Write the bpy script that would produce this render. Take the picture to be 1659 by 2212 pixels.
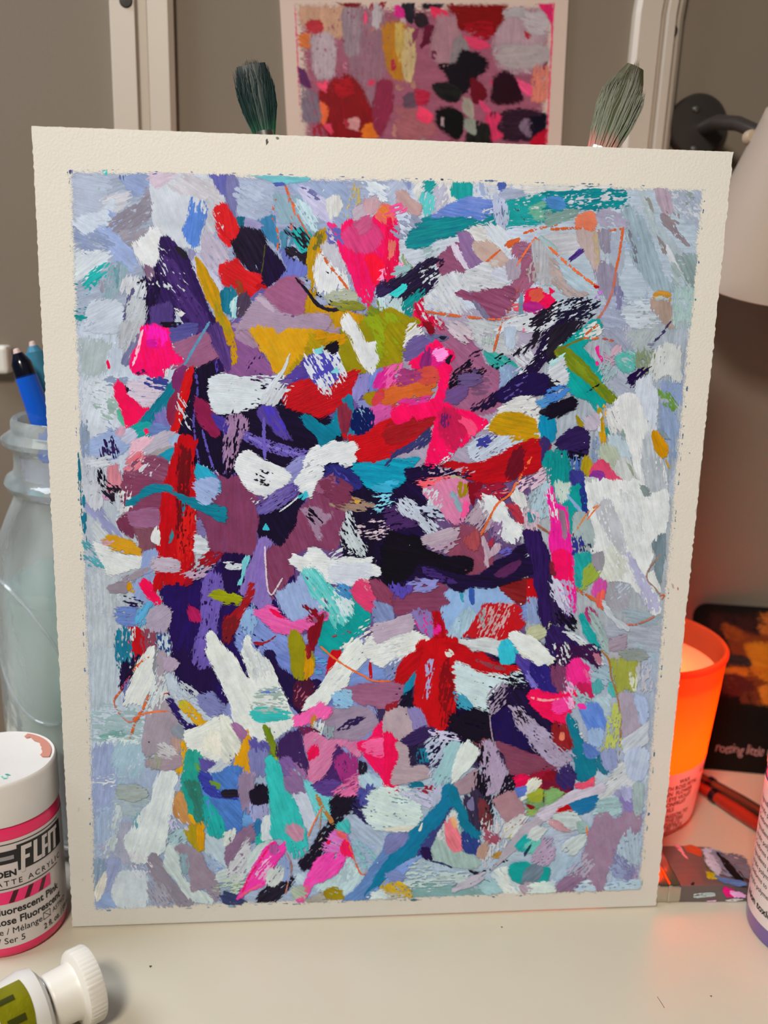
import bpy, bmesh, math, random
import numpy as np
from mathutils import Vector, Matrix

# ------------------------------------------------------------------ camera, world, lights, exposure
scene = bpy.context.scene
for o in list(bpy.data.objects):
    bpy.data.objects.remove(o, do_unlink=True)
COL = scene.collection
IMG_W, IMG_H, FPX = 1659.0, 2212.0, 1900.0
CAM = np.array([-0.0249687, -0.26201099, 0.21050078])
CR = np.array([0.99594918, -0.08579545, 0.0269141])
CU = np.array([-0.00539199, 0.24179527, 0.97031231])
CF = np.array([0.08975608, 0.96652687, -0.24035319])
cd = bpy.data.cameras.new('camera')
cam = bpy.data.objects.new('camera', cd)
COL.objects.link(cam)
cam.matrix_world = Matrix(((CR[0], CU[0], -CF[0], CAM[0]), (CR[1], CU[1], -CF[1], CAM[1]),
                           (CR[2], CU[2], -CF[2], CAM[2]), (0, 0, 0, 1)))
cd.sensor_fit = 'VERTICAL'
cd.sensor_height = 36.0
cd.lens = FPX / IMG_H * 36.0
cd.clip_start = 0.01
cd.clip_end = 20
cd.dof.use_dof = True
cd.dof.focus_distance = 0.268
cd.dof.aperture_fstop = 10.5
scene.camera = cam
scene.cycles.transparent_max_bounces = 32

world = bpy.data.worlds.new('world')
scene.world = world
world.use_nodes = True
bg = world.node_tree.nodes['Background']
bg.inputs[0].default_value = (0.95, 0.80, 0.66, 1)
bg.inputs[1].default_value = 0.06


def area(name, loc, target, size, energy, color):
    l = bpy.data.lights.new(name, 'AREA')
    l.shape = 'RECTANGLE'
    l.size, l.size_y = size
    l.energy = energy
    l.color = color
    o = bpy.data.objects.new(name, l)
    COL.objects.link(o)
    o.location = loc
    o.rotation_euler = (Vector(target) - Vector(loc)).to_track_quat('-Z', 'Y').to_euler()
    return o


dl = area('desk_light', (-0.18, -0.45, 0.54), (0.115, 0.0, 0.10), (0.14, 0.10), 1.34, (1.0, 0.91, 0.775))
dl.data.spread = math.radians(105)
area('window_light', (-0.52, 0.0, 0.62), (-0.11, 0.05, 0.10), (0.30, 0.30), 3.7, (0.84, 0.91, 1.0))

vs = scene.view_settings
vs.view_transform = 'Standard'
vs.look = 'None'
vs.gamma = 1.0
vs.use_curve_mapping = False
vs.exposure = 0.0

# ------------------------------------------------------------------ helpers
PI = math.pi
rnd = random.Random(7)
rng = np.random.default_rng(5)


def ray(px, py):
    return CF + (px - IMG_W / 2) / FPX * CR - (py - IMG_H / 2) / FPX * CU


def on_plane(px, py, p0, n):
    d = ray(px, py)
    return CAM + d * (np.dot(np.asarray(p0) - CAM, n) / np.dot(d, n))


def on_table(px, py, z=0.0):
    return on_plane(px, py, (0, 0, z), np.array([0, 0, 1.0]))


def on_depth(px, py, y):
    return on_plane(px, py, (0, y, 0), np.array([0, 1.0, 0]))


def lin(c):
    c = np.asarray(c, float) / 255.0
    return np.where(c <= 0.04045, c / 12.92, ((c + 0.055) / 1.055) ** 2.4)


def hexrgb(h):
    return tuple(int(h[i:i + 2], 16) for i in (1, 3, 5))


def wloc(o):
    v = Vector((0, 0, 0))
    while o is not None:
        v = v + o.location
        o = o.parent
    return v


def tag(o, label=None, cat=None, group=None, kind=None):
    if label: o['label'] = label
    if cat: o['category'] = cat
    if group: o['group'] = group
    if kind: o['kind'] = kind
    return o


def thing(name, loc, label, cat, group=None):
    o = bpy.data.objects.new(name, None)
    o.empty_display_size = 0.01
    COL.objects.link(o)
    o.location = loc
    return tag(o, label, cat, group)


def link(name, me, m, parent=None, smooth=False):
    """mesh given in world coordinates, stored relative to the parent chain"""
    o = bpy.data.objects.new(name, me)
    if m is not None:
        me.materials.append(m)
    COL.objects.link(o)
    if parent is not None:
        w = wloc(parent)
        me.transform(Matrix.Translation(-w))
        o.parent = parent
    else:
        co = np.empty(len(me.vertices) * 3, np.float32)
        me.vertices.foreach_get('co', co)
        co = co.reshape(-1, 3)
        c = Vector((float((co[:, 0].min() + co[:, 0].max()) / 2), float((co[:, 1].min() + co[:, 1].max()) / 2), float(co[:, 2].min())))
        me.transform(Matrix.Translation(-c))
        o.location = c
    if smooth:
        me.shade_smooth()
        if hasattr(me, 'set_sharp_from_angle'):
            me.set_sharp_from_angle(angle=math.radians(40))
    return o


def pymesh(name, verts, faces):
    me = bpy.data.meshes.new(name)
    me.from_pydata([tuple(map(float, v)) for v in verts], [], [tuple(int(i) for i in f) for f in faces])
    me.validate()
    return me


def bm_mesh(name, bm, recalc=True):
    me = bpy.data.meshes.new(name)
    if recalc:
        bmesh.ops.recalc_face_normals(bm, faces=bm.faces)
    bm.to_mesh(me)
    bm.free()
    return me


def frame(o, z, x=None):
    """4x4 with local z along z"""
    z = Vector(z).normalized()
    x = Vector(x) if x is not None else (Vector((1, 0, 0)) if abs(z.x) < 0.9 else Vector((0, 1, 0)))
    y = z.cross(x).normalized()
    x = y.cross(z).normalized()
    return Matrix(((x.x, y.x, z.x, o[0]), (x.y, y.y, z.y, o[1]), (x.z, y.z, z.z, o[2]), (0, 0, 0, 1)))


def lathe(name, prof, M=None, n=64, closed=False, rfun=None):
    """profile [(r, z)...] turned about local z; r = 0 ends are closed with a point"""
    V, F = [], []
    rows = []
    for r, z in prof:
        if r <= 1e-7:
            rows.append([len(V)])
            V.append((0, 0, z))
        else:
            row = []
            for k in range(n):
                a = 2 * PI * k / n
                rr = r if rfun is None else rfun(r, z, a)
                row.append(len(V))
                V.append((rr * math.cos(a), rr * math.sin(a), z))
            rows.append(row)
    pairs = list(zip(rows, rows[1:]))
    if closed:
        pairs.append((rows[-1], rows[0]))
    for a, b in pairs:
        for k in range(n):
            k2 = (k + 1) % n
            if len(a) == 1 and len(b) == 1:
                continue
            if len(a) == 1:
                F.append((a[0], b[k2], b[k]))
            elif len(b) == 1:
                F.append((a[k], a[k2], b[0]))
            else:
                F.append((a[k], a[k2], b[k2], b[k]))
    if M is not None:
        V = [M @ Vector(v) for v in V]
    me = pymesh(name, V, F)
    bm = bmesh.new(); bm.from_mesh(me)
    bmesh.ops.recalc_face_normals(bm, faces=bm.faces)
    bm.to_mesh(me); bm.free()
    return me


def box(name, lo, hi, M=None, bevel=0.0, seg=2):
    bm = bmesh.new()
    bmesh.ops.create_cube(bm, size=1.0)
    for v in bm.verts:
        v.co = Vector([lo[i] + (v.co[i] + 0.5) * (hi[i] - lo[i]) for i in range(3)])
    if bevel > 0:
        bmesh.ops.bevel(bm, geom=bm.edges[:], offset=bevel, segments=seg, affect='EDGES', profile=0.5)
    if M is not None:
        bm.transform(M)
    return bm_mesh(name, bm)


def tube(name, pts, rads, n=16, caps=True, flat=(1, 1), up=None):
    """tube through pts with radius per point, ends closed"""
    pts = [Vector(p) for p in pts]
    V, F = [], []
    for i, p in enumerate(pts):
        d = (pts[min(i + 1, len(pts) - 1)] - pts[max(i - 1, 0)]).normalized()
        M = frame(p, d, up)
        r = rads[i]
        for k in range(n):
            a = 2 * PI * k / n
            V.append(M @ Vector((r * flat[0] * math.cos(a), r * flat[1] * math.sin(a), 0)))
    for i in range(len(pts) - 1):
        for k in range(n):
            k2 = (k + 1) % n
            F.append((i * n + k, i * n + k2, (i + 1) * n + k2, (i + 1) * n + k))
    if caps:
        F.append(tuple(range(n - 1, -1, -1)))
        F.append(tuple((len(pts) - 1) * n + k for k in range(n)))
    me = pymesh(name, V, F)
    bm = bmesh.new(); bm.from_mesh(me)
    bmesh.ops.recalc_face_normals(bm, faces=bm.faces)
    bm.to_mesh(me); bm.free()
    return me


def text_mesh(name, s, size, align='LEFT', shear=0.0, bold=0.0, space=1.0, xscale=1.0):
    cu = bpy.data.curves.new(name, 'FONT')
    cu.body = s
    cu.size = size
    cu.align_x = align
    cu.shear = shear
    cu.offset = bold
    cu.space_character = space
    cu.resolution_u = 3
    o = bpy.data.objects.new(name, cu)
    COL.objects.link(o)
    dg = bpy.context.evaluated_depsgraph_get()
    dg.update()
    me = bpy.data.meshes.new_from_object(o.evaluated_get(dg))
    me.name = name
    bpy.data.objects.remove(o, do_unlink=True)
    bpy.data.curves.remove(cu)
    me.materials.clear()
    if xscale != 1.0:
        me.transform(Matrix.Diagonal((xscale, 1, 1, 1)))
    return me


def wrap(me, cx, cy, r, z0, a0, rfun=None):
    """bend a flat text mesh round a vertical cylinder: x runs along the arc (seen from outside), y is height"""
    for v in me.vertices:
        x, y = v.co.x, v.co.y
        rr = r if rfun is None else rfun(z0 + y)
        a = a0 + x / rr
        v.co = (cx + rr * math.cos(a), cy + rr * math.sin(a), z0 + y)
    return me


def arc_patch(name, cx, cy, r, a0, a1, z0, z1, n=24, rfun=None, shear=0.0, m=6):
    """thin curved sheet on a vertical cylinder (shear slants its sides)"""
    V, F = [], []
    for j in range(m + 1):
        z = z0 + (z1 - z0) * j / m
        rr = r if rfun is None else rfun(z)
        for i in range(n + 1):
            a = a0 + (a1 - a0) * i / n + shear * j / m
            V.append((cx + rr * math.cos(a), cy + rr * math.sin(a), z))
    for j in range(m):
        for i in range(n):
            q = j * (n + 1) + i
            F.append((q, q + 1, q + n + 2, q + n + 1))
    return pymesh(name, V, F)


# ------------------------------------------------------------------ materials
MATS = {}


def nodes_of(m):
    m.use_nodes = True
    return m.node_tree.nodes, m.node_tree.links, m.node_tree.nodes['Principled BSDF']


def mat(name, rgb, rough=0.5, metal=0.0, spec=0.5, noise=None, bump=0.0, bscale=400.0, linear=False, **kw):
    """plain procedural material: colour with a little noise variation and a noise bump"""
    if name in MATS:
        return MATS[name]
    m = bpy.data.materials.new(name)
    N, L, B = nodes_of(m)
    c = np.asarray(rgb, float) if linear else lin(rgb)
    B.inputs['Base Color'].default_value = (*c, 1)
    B.inputs['Roughness'].default_value = rough
    B.inputs['Metallic'].default_value = metal
    B.inputs['Specular IOR Level'].default_value = spec
    for k, v in kw.items():
        B.inputs[k.replace('_', ' ')].default_value = v
    tc = N.new('ShaderNodeTexCoord')
    if noise:
        sc, amt = noise[:2]
        st = noise[2] if len(noise) > 2 else (1, 1, 1)
        mp = N.new('ShaderNodeMapping'); mp.inputs['Scale'].default_value = st
        L.new(tc.outputs['Object'], mp.inputs['Vector'])
        nz = N.new('ShaderNodeTexNoise')
        nz.inputs['Scale'].default_value = sc
        nz.inputs['Detail'].default_value = 4
        L.new(mp.outputs[0], nz.inputs['Vector'])
        mx = N.new('ShaderNodeMix'); mx.data_type = 'RGBA'
        mx.inputs['A'].default_value = (*(np.clip(c * (1 - amt), 0, 1)), 1)
        mx.inputs['B'].default_value = (*(np.clip(c * (1 + amt), 0, 1)), 1)
        L.new(nz.outputs['Fac'], mx.inputs['Factor'])
        L.new(mx.outputs['Result'], B.inputs['Base Color'])
    if bump > 0:
        nb = N.new('ShaderNodeTexNoise')
        nb.inputs['Scale'].default_value = bscale
        nb.inputs['Detail'].default_value = 5
        L.new(tc.outputs['Object'], nb.inputs['Vector'])
        bp = N.new('ShaderNodeBump')
        bp.inputs['Strength'].default_value = bump
        bp.inputs['Distance'].default_value = 0.0005
        L.new(nb.outputs['Fac'], bp.inputs['Height'])
        L.new(bp.outputs['Normal'], B.inputs['Normal'])
    MATS[name] = m
    return m


def paint_material(name, rough=0.42, bump=0.35):
    """acrylic paint: two tones streaked along the stroke, bristle relief, and edges that break up into fine bristle marks
    (tones, coverage and body are mesh attributes, UVs run along the stroke in millimetres)"""
    m = bpy.data.materials.new(name)
    N, L, B = nodes_of(m)

    def attr(n):
        x = N.new('ShaderNodeAttribute'); x.attribute_name = n
        return x

    def noise(sx, sy, detail, r=0.6):
        mp = N.new('ShaderNodeMapping'); mp.inputs['Scale'].default_value = (sx, sy, 1)
        L.new(uv.outputs[0], mp.inputs['Vector'])
        z = N.new('ShaderNodeTexNoise'); z.inputs['Scale'].default_value = 1.0
        z.inputs['Detail'].default_value = detail; z.inputs['Roughness'].default_value = r
        L.new(mp.outputs[0], z.inputs['Vector'])
        return z.outputs['Fac']

    def rng_(src, a, b, c=0.0, d=1.0, smooth=False):
        r = N.new('ShaderNodeMapRange')
        if smooth: r.interpolation_type = 'SMOOTHSTEP'
        for k, v in (('From Min', a), ('From Max', b), ('To Min', c), ('To Max', d)):
            r.inputs[k].default_value = v
        L.new(src, r.inputs['Value'])
        return r.outputs[0]

    def math_(op, x, y):
        n = N.new('ShaderNodeMath'); n.operation = op
        for k, v in ((0, x), (1, y)):
            if isinstance(v, (int, float)): n.inputs[k].default_value = v
            else: L.new(v, n.inputs[k])
        return n.outputs[0]
    uv = N.new('ShaderNodeUVMap'); uv.uv_map = 'UVMap'
    a1, a2, cov, body = attr('tone_a'), attr('tone_b'), attr('cover'), attr('body')
    streak = noise(0.10, 1.05, 6, 0.68)
    mx = N.new('ShaderNodeMix'); mx.data_type = 'RGBA'
    L.new(rng_(streak, 0.36, 0.66), mx.inputs['Factor'])
    L.new(a1.outputs['Color'], mx.inputs['A']); L.new(a2.outputs['Color'], mx.inputs['B'])
    vm = N.new('ShaderNodeVectorMath'); vm.operation = 'SCALE'
    L.new(mx.outputs['Result'], vm.inputs[0])
    L.new(rng_(noise(0.16, 0.22, 6, 0.72), 0.3, 0.7, 0.82, 1.16), vm.inputs['Scale'])
    L.new(vm.outputs[0], B.inputs['Base Color'])
    # coverage: the stroke dissolves into bristle streaks where the paint thins out
    n = rng_(noise(0.50, 3.6, 3, 0.6), 0.30, 0.70, 0.04, 0.90)
    dlt = math_('SUBTRACT', cov.outputs['Fac'], n)
    alpha = rng_(dlt, -0.07, 0.07, 0.0, 1.0, True)
    L.new(alpha, B.inputs['Alpha'])
    B.inputs['Roughness'].default_value = rough
    B.inputs['Specular IOR Level'].default_value = 0.10
    fine = noise(0.22, 2.6, 4)
    h = math_('ADD', math_('MULTIPLY', fine, math_('ADD', math_('MULTIPLY', body.outputs['Fac'], 0.35), 0.5)),
              math_('MULTIPLY', math_('MULTIPLY', rng_(cov.outputs['Fac'], 0.2, 0.95, 0.0, 1.0, True), body.outputs['Fac']), 0.16))
    bp = N.new('ShaderNodeBump'); bp.inputs['Strength'].default_value = bump; bp.inputs['Distance'].default_value = 0.00035
    L.new(h, bp.inputs['Height'])
    L.new(bp.outputs['Normal'], B.inputs['Normal'])
    MATS[name] = m
    return m

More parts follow.
